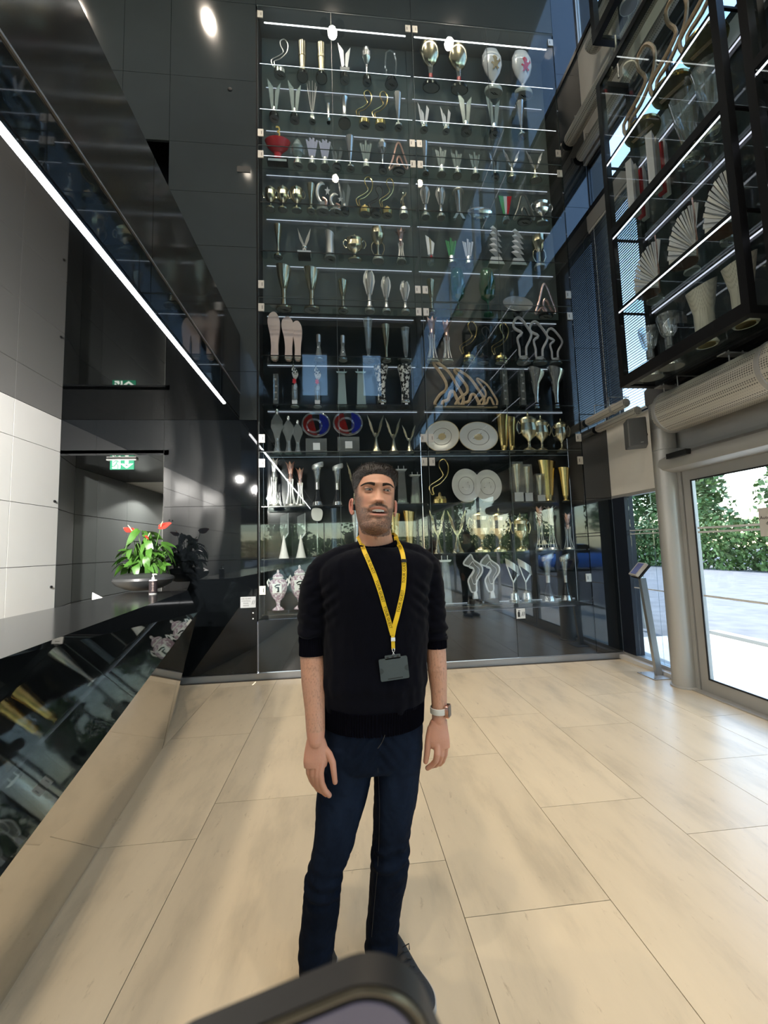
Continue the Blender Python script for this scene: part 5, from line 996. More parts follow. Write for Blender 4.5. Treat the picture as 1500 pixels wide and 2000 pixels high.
# kind -> (object name, description)
DS = {'silver_circuit': ('track_trophy', 'silver race track outline'), 'gold_circuit': ('track_trophy', 'gold race track outline'), 'dark_circuit': ('track_trophy', 'dark race track outline'), 'tumbler': ('gilt_tumbler_trophy', 'gilt tumbler'), 'v_sculpture': ('v_trophy', 'white V sculpture'), 'ball_cup': ('ball_cup_trophy', 'silver ball cup'), 'arch': ('arch_trophy', 'clear glass arch'), 'globe': ('globe_trophy', 'pale gold globe'), 'egg_gold': ('egg_trophy', 'white egg with gold lion'), 'egg_red': ('egg_trophy', 'white egg with red lion'), 'twin_blade': ('blade_trophy', 'frosted twin blade'), 'tri_blade': ('blade_trophy', 'clear three blade trophy'), 'white_v': ('blade_trophy', 'white three blade trophy'), 'rods': ('rod_trophy', 'cluster of silver rods'), 'post': ('post_trophy', 'slim silver post'), 'flare': ('flared_trophy', 'flared silver column'), 'silver_flute': ('flute_trophy', 'silver flute cup'), 'gold_flute': ('flute_trophy', 'slim gilt goblet'), 'slant_flute': ('flute_trophy', 'slant topped silver cup'), 'crystal_flute': ('flute_trophy', 'clear crystal flute'), 'trumpet': ('trumpet_trophy', 'gilt trumpet goblet'), 'gold_vase': ('gold_vase_trophy', 'gold vase'), 'star_three': ('red_bowl_trophy', 'red bowl topped with numeral 3'), 'jar': ('jar_trophy', 'frosted lidded jar'), 'lilac_fan': ('fan_trophy', 'lilac fan vase'), 'crystal_fan': ('fan_trophy', 'frosted fan vase'), 'white_fan': ('fan_trophy', 'white fan vase'), 'green_fan': ('fan_trophy', 'green fan vase'), 'tricolour': ('tricolour_trophy', 'green white red vase'), 'tapered': ('tapered_trophy', 'tapered silver cup on split foot'), 'peak_bronze': ('track_trophy', 'bronze peaked track outline'), 'peak_grey': ('track_trophy', 'smoky peaked track outline'), 'wave_wood': ('track_trophy', 'pale wooden track outline'), 'hook_glass': ('track_trophy', 'milky hooked track outline'), 'bolt_grey': ('track_trophy', 'white edged grey track plate'), 'lidded_cup': ('lidded_cup', 'pale gilt lidded cup'), 'silver_cup': ('two_handled_cup', 'silver two handled cup'), 'lidded_silver': ('lidded_cup', 'silver lidded cup'), 'gilt_lidded': ('lidded_cup', 'warm gilt lidded cup'), 'crescent': ('crescent_trophy', 'crescent and star sculpture'), 'figure': ('figurine_trophy', 'small gilt figurine'), 'crystal_lily': ('petal_trophy', 'angular silver petal vase'), 'leafy': ('petal_trophy', 'bright silver petal vase'), 'silver_v_ball': ('v_trophy', 'silver V on a ball'), 'heart_cup': ('heart_cup', 'gilt cup with heart frame'), 'palm_rose': ('palm_trophy', 'rose topped palm vase'), 'palm_silver': ('palm_trophy', 'silver palm vase'), 'split_vase': ('split_vase_trophy', 'split vase with red maple leaf'), 'shell_stack': ('shell_trophy', 'stack of white shells'), 'green_bulb': ('bulb_vase', 'green glass bulb vase'), 'dish': ('dish', 'tilted silver dish'), 'oval_dish': ('dish', 'shallow silver dish'), 'pink_paddle': ('paddle_trophy', 'pink lattice paddle'), 'silver_top': ('bottle_trophy', 'clear bottle with silver cap'), 'crystal_post': ('crystal_block', 'square crystal post'), 'spiral_flag': ('flag_trophy', 'flag spiral with red leaf'), 'frost_tower': ('tower_trophy', 'frosted tower with gilt top'), 'clear_tower': ('tower_trophy', 'clear glass tower'), 'scroll_vase': ('scroll_vase', 'black and white scroll vase'), 'crystal_figure': ('crystal_figure', 'angular crystal figure'), 'ring_loop': ('ring_trophy', 'red and blue glass ring'), 'winged': ('winged_trophy', 'gilt winged trophy'), 'winged_silver': ('winged_trophy', 'silver winged trophy'), 'gilt_plate': ('trophy_plate', 'large gilt rimmed plate'), 'silver_plate': ('trophy_plate', 'engraved silver plate'), 'ring_goblet': ('ring_goblet', 'goblet with tilted ring top'), 'glass_block_cup': ('block_cup', 'gilt cup in glass block'), 'sail': ('sail_trophy', 'white cone with glass sail'), 'spoon': ('spoon_trophy', 'white rounded tablet on stem'), 'blue_tube': ('tube_vase', 'blue tinted glass tube'), 'porcelain': ('porcelain_vase', 'painted lidded porcelain vase'), 'ribbon': ('ribbon_trophy', 'silver swirling ribbon'), 'lily_horn': ('lily_horn', 'silver and gold lily horn')}
ROWS = [
 [('silver_circuit',546,76,32),('tumbler',590,87,22),('tumbler',627,90,22),('v_sculpture',672,86,25),('ball_cup',715,97,21),('arch',762,95,27),('globe',838,75,39),('globe',893,86,39),('egg_gold',959,93,40),('egg_red',1017,97,40)],
 [('twin_blade',535,155,26),('twin_blade',575,158,26),('rods',609,168,20),('post',641,204,12),('flare',672,194,24),('gold_circuit',710,176,30),('gold_circuit',741,178,30),('silver_flute',776,186,20),('white_v',826,202,22),('white_v',869,210,20),('twin_blade',907,181,28),('twin_blade',962,188,28),('silver_flute',1015,203,20)],
 [('star_three',542,250,50),('jar',581,270,29),('lilac_fan',609,269,24),('lilac_fan',634,272,24),('tri_blade',657,283,24),('silver_flute',683,270,20),('crystal_fan',714,276,24),('ball_cup',746,276,20),('peak_bronze',777,279,36),('silver_flute',829,280,16),('crystal_fan',860,289,22),('crystal_fan',891,296,22),('crystal_fan',926,298,22),('tri_blade',965,298,20),('winged_silver',998,293,32),('winged_silver',1043,296,32)],
 [('lidded_cup',528,361,30),('lidded_cup',552,360,30),('lidded_cup',579,360,34),('gold_flute',607,362,20),('crescent',629,353,34),('crescent',655,376,32),('tri_blade',672,354,24),('gold_circuit',711,345,32),('dark_circuit',733,363,28),('gold_circuit',754,348,28),('figure',787,374,20),('leafy',829,363,22),('leafy',859,365,22),('tapered',894,374,24),('oval_dish',937,410,50),('tricolour',986,383,26),('peak_grey',1021,380,40),('silver_cup',1057,385,42)],
 [('gold_flute',543,441,20),('silver_v_ball',594,446,26),('slant_flute',644,452,24),('lidded_cup',692,456,44),('heart_cup',737,448,28),('palm_rose',782,452,24),('split_vase',839,460,20),('green_fan',880,466,22),('white_fan',913,468,22),('shell_stack',964,444,30),('shell_stack',1007,450,30),('heart_cup',1051,463,28)],
 [('trumpet',554,519,34),('trumpet',608,524,34),('trumpet',669,548,22),('crystal_lily',720,528,26),('crystal_lily',753,540,22),('crystal_lily',790,549,22),('trumpet',841,547,18),('green_bulb',892,528,30),('green_bulb',950,528,32),('dish',1010,572,58),('peak_bronze',1062,555,40)],
 [('pink_paddle',535,611,24),('pink_paddle',562,620,24),('pink_paddle',580,628,20),('silver_top',622,654,18),('silver_top',669,656,18),('crystal_flute',718,624,26),('gold_flute',753,636,22),('crystal_flute',791,642,24),('palm_rose',842,623,30),('palm_rose',871,630,28),('gold_circuit',913,628,34),('dark_circuit',940,638,32),('gold_circuit',975,631,34),('hook_glass',1018,622,32),('hook_glass',1050,630,32),('hook_glass',1081,643,28)],
 [('crystal_post',539,732,12),('spiral_flag',575,704,20),('spiral_flag',619,706,20),('frost_tower',667,721,22),('frost_tower',704,721,22),('scroll_vase',744,716,28),('scroll_vase',790,716,28),('wave_wood',874,707,56),('wave_wood',915,722,56),('wave_wood',950,740,38),('crystal_post',983,722,12),('crystal_post',1017,722,12),('lily_horn',1044,717,30),('lily_horn',1083,716,32)],
 [('crystal_figure',541,798,24),('crystal_figure',563,812,22),('crystal_figure',581,820,20),('ring_loop',617,803,60),('ring_loop',679,801,62),('winged',733,811,32),('winged',767,816,30),('winged',798,830,26),('gilt_plate',862,821,66),('gilt_plate',933,823,76),('gold_vase',980,810,28),('gold_vase',996,815,22),('lidded_cup',1030,803,46),('lidded_cup',1055,811,38),('lidded_cup',1094,816,36)],
 [('palm_silver',535,897,28),('palm_rose',567,903,28),('palm_rose',586,915,24),('ring_goblet',619,904,26),('ring_goblet',658,907,24),('winged',692,902,30),('clear_tower',783,910,22),('clear_tower',810,922,22),('gold_circuit',856,897,38),('silver_plate',909,915,56),('silver_plate',951,917,54),('glass_block_cup',1007,903,24),('glass_block_cup',1027,908,20),('glass_block_cup',1052,926,20),('gold_vase',1067,899,38),('gold_vase',1101,913,24)],
 [('sail',554,1002,22),('sail',587,1002,22),('spoon',619,992,22),('blue_tube',652,993,18),('silver_flute',694,998,26),('gold_vase',770,1000,26),('gold_vase',798,997,26),('winged',853,995,30),('winged',891,996,36),('gilt_lidded',938,989,52),('gilt_lidded',973,991,44),('gilt_lidded',1015,1001,38),('palm_rose',1052,989,26),('palm_silver',1074,989,24),('palm_rose',1107,1002,24)],
 [('porcelain',543,1112,40),('porcelain',585,1103,40),('clear_tower',868,1085,24),('bolt_grey',923,1084,34),('bolt_grey',956,1084,34),('ribbon',1000,1090,28),('ribbon',1024,1090,28),('ring_goblet',1067,1082,28),('ring_goblet',1101,1083,22)]]
SHN = ['topmost', 'second highest', 'third highest', 'fourth highest', 'fifth highest', 'sixth highest', 'sixth lowest', 'fifth lowest', 'fourth lowest', 'third lowest', 'second lowest', 'lowest']
FR = {2: 5.17, 'f': 5.07}
for ri, row in enumerate(ROWS):
    zs = SH[ri]; seen = {}
    kinds = [r[0] for r in row]; last = (-99, 0)
    srt = sorted(range(len(row)), key=lambda i: row[i][1])
    lastx = -99; flip = 0
    for i in srt:
        kind, px, py, pw = row[i]
        near = px-lastx < pw*.62
        flip = (1-flip) if near else 0; lastx = px
        Yt = 5.185 if flip else 5.12
        if kind in ('wave_wood', 'gilt_plate', 'silver_plate', 'ring_loop', 'pink_paddle') and near: Yt = 5.21 if flip else 5.07
        top = ony(px, py, Yt); w = ony(px+pw/2, py, Yt)[0]-ony(px-pw/2, py, Yt)[0]
        H = top[2]-zs
        n_, d_ = DS[kind]; tot = kinds.count(kind); k = seen.get(kind, 0); seen[kind] = k+1
        place = '' if tot == 1 else ', %s such from left' % ORD[k]
        shelf = '%s case shelf' % SHN[ri]
        lab = '%s on the %s%s' % (d_, shelf, place)
        dep = min(w, .17)
        if kind in ('gilt_plate', 'silver_plate', 'dish'): dep = min(w, H)*.4; 
        t = trophy(kind, n_, (top[0], Yt, zs), w, dep, H, lab, d_.replace(' trophy', '')+' trophies' if tot > 1 or True else None)
        if kind == 'gilt_plate' and k == 0: t.rotation_euler[2] = -.35
# hanging cases: placed on their own shelves by distance along the case
def hang(kind, name, px, py, z, H, Wd, label, group, X=3.03, rz=-.7):
    p = onx(px, py, X); return trophy(kind, name, (X, p[1], z), Wd, Wd, H, label, group, rz)
ZB = 3.022
for i, (px, py) in enumerate(((1264, 548), (1334, 487), (1408, 415))):
    hang('fan', 'feather_fan', px, py, 3.81, .56, .24, 'white feather fan sculpture in the hanging case, %s from the column' % ORD[i], 'feather fans in the hanging case', 2.98, -.9)
for i, (y, x) in enumerate(((2.97, 3.0), (2.66, 3.02))):
    trophy('mesh_cone', 'mesh_cone_vase', (x, y, ZB), .22, .22, .56, 'tall oyster mesh cone low in the hanging case, %s one' % ('farther' if i == 0 else 'nearer'), 'mesh cones in the hanging case')
for i, y in enumerate((3.62, 3.38)):
    trophy('glass_goblet', 'glass_goblet', (3.04, y, ZB), .21, .21, .50, 'clear goblet with silver sleeve low in the hanging case, %s one' % ('farther' if i == 0 else 'nearer'), 'goblets in the hanging case')
for i, y in enumerate((3.52, 3.25)):
    trophy('blade_set', 'blade_set_trophy', (2.98, y, 4.617), .24, .10, .56, 'red and white upright blades in the hanging case, %s set' % ('farther' if i == 0 else 'nearer'), 'blade sets in the hanging case', .3)
for i, y in enumerate((2.95, 2.72)):
    trophy('glass_cone', 'glass_cone_vase', (3.0, y, 4.617), .24, .24, .60, 'clear glass cone in the hanging case, %s one' % ('farther' if i == 0 else 'nearer'), 'glass cones in the hanging case')
for i, y in enumerate((3.45, 3.08, 2.74)):
    trophy('big_circuit', 'large_track_trophy', (3.02, y, 5.44), .34, .34, .85, 'large bronze track outline on gold disc in hanging case, %s from the column' % ORD[i], 'large track outlines in the hanging case', -1.2)
for i, (k, y) in enumerate((('silver_top', 3.62), ('palm_silver', 3.18), ('silver_flute', 2.82))):
    trophy(k, DS[k][0], (3.14, y, 3.812), .16, .16, .42, '%s behind the feather fans in the hanging case' % DS[k][1], None)
for i, (k, y, z, h_, w) in enumerate((('crystal_flute', 2.1, ZB, .5, .2), ('silver_cup', 1.7, ZB, .45, .3), ('palm_silver', 2.1, 3.812, .5, .18), ('ring_goblet', 1.75, 3.812, .5, .2), ('twin_blade', 2.12, 4.617, .5, .2), ('lidded_silver', 1.8, 4.617, .45, .3), ('hook_glass', 2.1, 5.44, .6, .3), ('trumpet', 1.75, 5.44, .5, .2))):
    trophy(k, DS[k][0], (3.04, y, z), w, w, h_, '%s in the hanging case at the far right' % DS[k][1], None)
for i, y in enumerate((3.5, 3.1, 2.7)):
    trophy(('lidded_silver', 'trumpet', 'peak_grey')[i], ('lidded_cup', 'trumpet_trophy', 'track_trophy')[i], (3.04, y, 6.922), .28, .28, .55, '%s in the upper hanging case' % DS[('lidded_silver', 'trumpet', 'peak_grey')[i]][1], None)
# ================================================================== THE MAN
def vnoise(P, s, seed=0):
    P = np.asarray(P)*s; i = np.floor(P).astype(np.int64); f = P-i; f = f*f*(3-2*f)
    def h(a, b, c):
        n = (a*73856093) ^ (b*19349663) ^ (c*83492791) ^ (seed*2654435761); n = (n ^ (n >> 13))*1274126177 & 0xffffffff
        return ((n ^ (n >> 16)) & 0xffff)/65535.*2-1
    r = 0
    for dx in (0, 1):
        for dy in (0, 1):
            for dz in (0, 1):
                w = (f[:, 0] if dx else 1-f[:, 0])*(f[:, 1] if dy else 1-f[:, 1])*(f[:, 2] if dz else 1-f[:, 2])
                r = r+w*h(i[:, 0]+dx, i[:, 1]+dy, i[:, 2]+dz)
    return r
def loft(rings, seg=48, n=2.3):
    """rings: (cx, cy, z, rx, ry) superellipses"""
    vs = []
    for cx, cy_, z, rx, ry in rings:
        for k in range(seg):
            a = 2*PI*k/seg; c, s = math.cos(a), math.sin(a)
            vs.append((cx+rx*math.copysign(abs(c)**(2/n), c), cy_+ry*math.copysign(abs(s)**(2/n), s), z))
    fs = [tuple(range(seg))[::-1], tuple((len(rings)-1)*seg+k for k in range(seg))]
    for i in range(len(rings)-1):
        for k in range(seg): fs.append((i*seg+k, i*seg+(k+1) % seg, (i+1)*seg+(k+1) % seg, (i+1)*seg+k))
    if rings[0][2] > rings[-1][2]: fs = [f[::-1] for f in fs]
    return MB().add(vs, fs)
def limb(pts, seg=20):
    """pts: (point, radius): a tapering limb with round ends"""
    mb = MB().tube([p for p, r in pts], [r for p, r in pts], seg); mb.sphere(pts[0][0], pts[0][1], seg, 10); mb.sphere(pts[-1][0], pts[-1][1], seg, 10); return mb
def dense(pts, n=4):
    """Catmull-Rom through rows of numbers"""
    A = [np.array(p, float) for p in pts]; out = []
    for i in range(len(A)-1):
        p0, p1, p2, p3 = A[max(i-1, 0)], A[i], A[i+1], A[min(i+2, len(A)-1)]
        for k in range(n): t = k/n; out.append(.5*((2*p1)+(-p0+p2)*t+(2*p0-5*p1+4*p2-p3)*t*t+(-p0+3*p1-3*p2+p3)*t**3))
    out.append(A[-1]); return [tuple(q) for q in out]
def remeshed(name, mbs, vox, smooth=2, fac=.5):
    o = obj(name, MB(), None)
    mb = MB()
    for q in mbs: mb.add(q.v, q.f)
    me = mb.mesh(name); o.data = me
    m = o.modifiers.new('r', 'REMESH'); m.mode = 'VOXEL'; m.voxel_size = vox; m.adaptivity = 0
    if smooth: s = o.modifiers.new('s', 'SMOOTH'); s.factor = fac; s.iterations = smooth
    dg = bpy.context.evaluated_depsgraph_get(); nm = bpy.data.meshes.new_from_object(o.evaluated_get(dg)); bpy.data.objects.remove(o)
    nm.name = name; nm.shade_smooth(); return nm
def vco(me): a = np.empty(len(me.vertices)*3, np.float32); me.vertices.foreach_get('co', a); return a.reshape(-1, 3).astype(float)
def vno(me): a = np.empty(len(me.vertices)*3, np.float32); me.vertex_normals.foreach_get('vector', a); return a.reshape(-1, 3).astype(float)
def setco(me, c): me.vertices.foreach_set('co', c.astype(np.float32).ravel()); me.update()
def setcol(me, c):
    at = me.color_attributes.new('Col', 'FLOAT_COLOR', 'POINT'); a = np.ones((len(c), 4), np.float32); a[:, :3] = c; at.data.foreach_set('color', a.ravel())
def colmat(name, rough=.5, spec=.4, sub=0., bump=0., bs=200., sheen=0.):
    m = mat(name, (.5, .5, .5), rough, spec=spec, bump=bump, bscale=bs, sub=sub, sheen=sheen); t, N, L_ = nodes(m); at = N.new('ShaderNodeVertexColor'); at.layer_name = 'Col'; L_.new(at.outputs[0], N['Principled BSDF'].inputs['Base Color']); return m
YM = 1.52
def P(x, y, Y=YM): return np.array(ony(x, y, Y))
man = thing('person', 'bearded man in navy sweater, dark jeans and yellow lanyard standing before the trophy case', 'person', (.075, 1.56, 0))
MO = np.array([.075, 1.56, 0.])
def put(name, me, m, parent=None): 
    """mesh given in room coordinates -> child of the man"""
    if isinstance(me, MB): me = me.mesh(name)
    c = vco(me)-MO; setco(me, c); return link(name, me, m, man if parent is None else parent)
# --- head, in its own frame: x to the picture's right, y forwards, z up from the chin
HR = [(-.002, .020, .080, .030), (.006, .036, .091, .012), (.016, .046, .0965, -.004), (.030, .0535, .0975, -.026), (.048, .0590, .0955, -.052), (.066, .0630, .0955, -.074), (.085, .0660, .0955, -.088), (.105, .0690, .0930, -.095),
      (.125, .0715, .0905, -.099), (.145, .0725, .0885, -.101), (.165, .0735, .0935, -.103), (.185, .0738, .0925, -.104), (.205, .0705, .0850, -.099), (.222, .0640, .0720, -.090), (.236, .0530, .0540, -.074), (.246, .0385, .0350, -.054), (.252, .0220, .0130, -.032), (.2545, .006, -.006, -.012)]
HRd = dense([(z, w, f, b) for z, w, f, b in HR], 7)
SEG = 120; hv = []
for z, w, f, b in HRd:
    yc = (f+b)/2 if b > -.03 else .004+(.0)*z
    for k in range(SEG):
        a = 2*PI*k/SEG; c, s = math.cos(a), math.sin(a); n_ = 2.25
        x = w*math.copysign(abs(c)**(2/n_), c); y = yc+((f-yc) if s > 0 else (yc-b))*math.copysign(abs(s)**(2/n_), s)
        hv.append((x, y, z))
H = np.array(hv)
def G(x0, z0, sx, sz): return np.exp(-((H[:, 0]-x0)/sx)**2/2-((H[:, 2]-z0)/sz)**2/2)
front = np.clip((H[:, 1]-.02)/.05, 0, 1); dy = np.zeros(len(H))
X, Z = H[:, 0].copy(), H[:, 2].copy()
t = np.clip((.160-Z)/.055, 0, 1); ridge = (t**1.2)*.021*np.exp(-(X/(.0070+.0075*t))**2/2)*(Z > .098)*np.clip((Z-.094)/.009, 0, 1)
dy += ridge+.004*G(0, .152, .007, .02)
dy += .0085*G(-.0150, .1035, .0058, .0062)+.0085*G(.0150, .1035, .0058, .0062)
for s in (-1, 1):
    dy += -.0125*G(s*.0325, .150, .0150, .0095)+.0055*G(s*.030, .1700, .018, .006)+.0045*G(s*.045, .122, .014, .013)-.003*G(s*.046, .078, .012, .018)
    dy += -.002*G(s*.021, .112, .004, .010)
dy += .0020*G(0, .170, .022, .007)-.0035*G(0, .155, .012, .006)*0
dy += .0060*G(0, .0830, .024, .0045)+.0085*G(0, .0555, .022, .0050)
dy += -.020*G(0, .0695, .0215, .0058)*(np.abs(X) < .036)
dy += -.004*G(0, .0455, .020, .005)+.0055*G(0, .018, .017, .013)
H[:, 1] += dy*front
# --- head pose
ca, sa = math.cos, math.sin
Rh = np.array((Matrix.Rotation(math.radians(5.5), 3, 'Z') @ Matrix.Rotation(math.radians(-9), 3, 'X') @ Matrix.Rotation(math.radians(3.2), 3, 'Y')))
def hl(p): # head frame -> room
    p = np.atleast_2d(np.array(p, float)); q = np.stack([p[:, 0], -p[:, 1], p[:, 2]], 1); return q @ Rh.T + HO
HO = np.zeros(3); HO = P(739, 955.5, 1.435)-hl((0, .088, .151))[0]
fs = []
nr = len(HRd)
for i in range(nr-1):
    for k in range(SEG): fs.append((i*SEG+k, (i+1)*SEG+k, (i+1)*SEG+(k+1) % SEG, i*SEG+(k+1) % SEG))
fs += [tuple(range(SEG)), tuple((nr-1)*SEG+k for k in range(SEG))[::-1]]
headmb = MB().add([tuple(v) for v in hl(H)], [f[::-1] for f in fs])
headmb.f = [f[::-1] for f in headmb.f]
def ear(s):
    mb = MB(); pts = []
    for i in range(22):
        a = -PI*.62+PI*1.45*i/21; pts.append((s*(.0755+.009*max(0, math.cos(a-.3))+ .004), -.012-.014*math.cos(a)*1.0, .110+.029*math.sin(a)))
    q = MB().tube([tuple(hl(p)[0]) for p in pts], [.0034+.0010*math.sin(PI*i/21) for i in range(22)], 8)
    q.sphere(tuple(hl((s*.0800, -.012, .108))[0]), (.0042, .0145, .027), 16, 10); q.sphere(tuple(hl((s*.0765, -.004, .086))[0]), (.0045, .0065, .008), 10, 8); return q
parts = [headmb, ear(-1), ear(1)]
nk0 = P(738, 1078, 1.545); nk1 = hl((0, -.012, .05))[0]; nk2 = hl((0, -.03, .09))[0]
parts.append(MB().tube([tuple(nk0-np.array([0, 0, .06])), tuple(nk0), tuple((nk0*.5+nk1*.5)+np.array([0, .004, 0])), tuple(nk1), tuple(nk2)], [.078, .066, .0605, .058, .054], 32))
parts.append(MB().sphere(tuple((nk0*.45+nk1*.55)+np.array([0, -.050, .0])), (.011, .012, .016), 12, 8))
# --- torso and legs under the clothes
def rows(tab, cy_=YM, dn=3):
    out = []
    for y, xl, xr, d in tab:
        a, b = P(xl, y, cy_), P(xr, y, cy_); out.append(((a[0]+b[0])/2, cy_, (a[2]+b[2])/2, (b[0]-a[0])/2, d))
    return dense(out, dn)
TOR = [(1070, 692, 780, .060), (1079, 662, 812, .080), (1090, 640, 834, .094), (1105, 622, 846, .102), (1130, 620, 842, .112), (1160, 626, 836, .120), (1210, 631, 835, .122), (1260, 631, 834, .122), (1310, 629, 832, .124), (1350, 627, 830, .126), (1374, 629, 827, .122)]
core = rows([(y, xl+16, xr-16, d-.02) for y, xl, xr, d in TOR]+[(1420, 645, 812, .09), (1470, 645, 808, .09)])
parts.append(loft(core[::-1], 40))
# --- arms, px centre + half width
def chain(tab, Ys, m=1.0): return [(tuple(P(x, y, Y)), w*.00187*m*Y/1.5) for (x, y, w), Y in zip(tab, Ys)]
armL = [(634, 1116, 15), (620, 1160, 18), (613, 1215, 19), (610.5, 1255, 21.5), (610, 1280, 22.8), (612, 1330, 22), (615, 1385, 18.5), (616.5, 1425, 17.3), (617, 1447, 15.5)]
parts.append(limb(chain(armL, [1.53, 1.53, 1.53, 1.53, 1.515, 1.485, 1.455, 1.435, 1.425])))
armR = [(834, 1116, 14), (842, 1160, 16), (846, 1210, 17), (850, 1245, 18.5), (851.5, 1275, 19.5), (854, 1310, 18.5), (857, 1350, 15.5), (858, 1385, 14.3), (857, 1406, 13)]
parts.append(limb(chain(armR, [1.53, 1.53, 1.53, 1.53, 1.52, 1.50, 1.49, 1.48, 1.475])))
def finger(tab, Ys, r0, r1):
    n = len(tab); return limb([(tuple(P(x, y, Y)), r0+(r1-r0)*i/(n-1)) for i, ((x, y), Y) in enumerate(zip(tab, Ys))], 12)
# hand on the picture's left (back of the hand to the lens)
parts.append(loft(dense([(*P(617, 1444, 1.425)[:2], P(617, 1444, 1.425)[2], .030, .021), (*P(618, 1466, 1.42)[:2], P(618, 1466, 1.42)[2], .0385, .019), (*P(617, 1484, 1.413)[:2], P(617, 1484, 1.413)[2], .0400, .0165), (*P(616, 1498, 1.41)[:2], P(616, 1498, 1.41)[2], .036, .0135)], 3)[::-1], 28))
parts += [finger([(629, 1488), (626, 1511), (628.5, 1530), (635, 1544), (643, 1553)], [1.408, 1.400, 1.400, 1.405, 1.410], .0118, .0085),
          finger([(621, 1491), (620, 1515), (623, 1534), (630, 1545), (637, 1551)], [1.408, 1.402, 1.408, 1.420, 1.430], .0116, .0085),
          finger([(611, 1491), (611, 1514), (615, 1531), (621, 1541), (628, 1545)], [1.410, 1.408, 1.420, 1.435, 1.445], .0108, .0080),
          finger([(602, 1489), (603, 1509), (608, 1523), (613, 1532), (619, 1537)], [1.415, 1.416, 1.430, 1.447, 1.458], .0098, .0070),
          finger([(630, 1458), (643, 1474), (650, 1490), (652, 1508), (654.5, 1527)], [1.425, 1.412, 1.402, 1.396, 1.394], .0130, .0085)]
# hand on the picture's right, loosely closed
parts.append(loft(dense([(*P(857, 1406, 1.475)[:2], P(857, 1406, 1.475)[2], .0285, .020), (*P(855, 1424, 1.47)[:2], P(855, 1424, 1.47)[2], .036, .020), (*P(856, 1444, 1.462)[:2], P(856, 1444, 1.462)[2], .0395, .018), (*P(861, 1461, 1.458)[:2], P(861, 1461, 1.458)[2], .032, .0150)], 3)[::-1], 28))
parts += [finger([(854, 1456), (853.5, 1473), (851, 1486), (844, 1494), (835, 1500)], [1.452, 1.442, 1.446, 1.455, 1.462], .0116, .0085),
          finger([(863, 1457), (861.5, 1475), (857.5, 1488), (851, 1494), (844, 1496)], [1.455, 1.450, 1.462, 1.480, 1.495], .0112, .0082),
          finger([(870.5, 1455), (869, 1473), (864.5, 1486), (859, 1492), (852, 1492)], [1.460, 1.460, 1.475, 1.495, 1.510], .0104, .0078),
          finger([(872, 1450), (871, 1464), (866, 1475), (858, 1479), (850, 1480)], [1.475, 1.485, 1.50, 1.515, 1.525], .0092, .0070),
          finger([(842, 1424), (838, 1441), (835.5, 1456), (834, 1472), (831.5, 1487)], [1.470, 1.464, 1.460, 1.458, 1.458], .0142, .0090)]
# legs
LEG = {'L': [(1440, 632, 735, .105), (1490, 624, 730, .100), (1550, 619, 717, .093), (1620, 615.5, 698, .083), (1665, 609, 683, .077), (1700, 602, 669, .074), (1716, 597.5, 668.5, .076), (1732, 597, 665, .072), (1775, 590, 663, .071), (1825, 585.5, 655, .068), (1870, 583.5, 649.5, .066), (1893, 585, 645, .062)],
       'R': [(1440, 722, 823, .105), (1490, 728, 821, .100), (1550, 730, 812.5, .093), (1610, 730, 801.5, .084), (1640, 728.5, 798, .079), (1656, 727.5, 797, .078), (1668, 726, 796, .081), (1700, 724, 795, .076), (1760, 720, 783, .070), (1810, 715.5, 778, .066), (1846, 713, 776, .064), (1862, 716, 771, .060)]}
YLG = {'L': [1.52, 1.52, 1.515, 1.50, 1.495, 1.495, 1.495, 1.505, 1.515, 1.52, 1.52, 1.52], 'R': [1.52, 1.52, 1.52, 1.52, 1.52, 1.515, 1.515, 1.525, 1.54, 1.55, 1.55, 1.55]}
def legrings(k, dw=0., dd=0., cut=12):
    out = []
    for (y, xl, xr, d), Y in list(zip(LEG[k], YLG[k]))[:cut]:
        a, b = P(xl, y, Y), P(xr, y, Y); out.append(((a[0]+b[0])/2, Y, (a[2]+b[2])/2, (b[0]-a[0])/2-dw, d-dd))
    return dense(out, 4)
for k in 'LR': parts.append(loft(legrings(k, .018, .018)[::-1], 24))
body = remeshed('body', parts, .0019, 3, .5)
# skin colours
c = vco(body); q = (c-HO) @ Rh; hx, hy, hz = q[:, 0], -q[:, 1], q[:, 2]
inhead = (c[:, 2] > 1.45) & (hy > -.13)
base = np.array([.56, .290, .190]); col = np.tile(base, (len(c), 1)); nz = vnoise(c, 60, 3); nz2 = vnoise(c, 420, 5); nz3 = vnoise(c, 900, 8)
col *= (1+.05*nz)[:, None]
def blend(mask, cc): global col; mask = np.clip(mask, 0, 1)[:, None]; col = col*(1-mask)+np.array(cc)*mask
def gz(v, a, b): return np.clip((v-a)/(b-a), 0, 1)
ax = np.abs(hx)
# forearm and hand tint, knuckles
blend(.35*((c[:, 2] < 1.2) & (c[:, 2] > .86)), (.40, .225, .150)); blend(.45*((c[:, 2] <= .86) & (c[:, 2] > .5)), (.50, .235, .165))
hairy = ((c[:, 2] < 1.12) & (c[:, 2] > .86))*gz(vnoise(c*np.array([1, 1, .25]), 500, 11), .1, .6)*.30; blend(hairy, (.10, .06, .04))
F_ = inhead & (hy > .0)
blend(F_*.35*np.exp(-((ax-.030)/.014)**2-((hz-.143)/.010)**2), (.30, .15, .11))       # under the eyes
blend(F_*.45*np.exp(-((ax-.045)/.016)**2-((hz-.112)/.014)**2), (.56, .25, .18))
blend(F_*.55*np.exp(-(hx/.013)**2-((hz-.104)/.009)**2), (.56, .25, .18))
blend(inhead*.75*gz(ax, .0765, .080)*gz(hz, .06, .07)*(1-gz(hz, .15, .16)), (.60, .24, .19))      # ears
jaw = gz(-hz, -.088+0, -.060)*1.0; side = gz(ax, .046, .062)*gz(-hz, -.150, -.125)
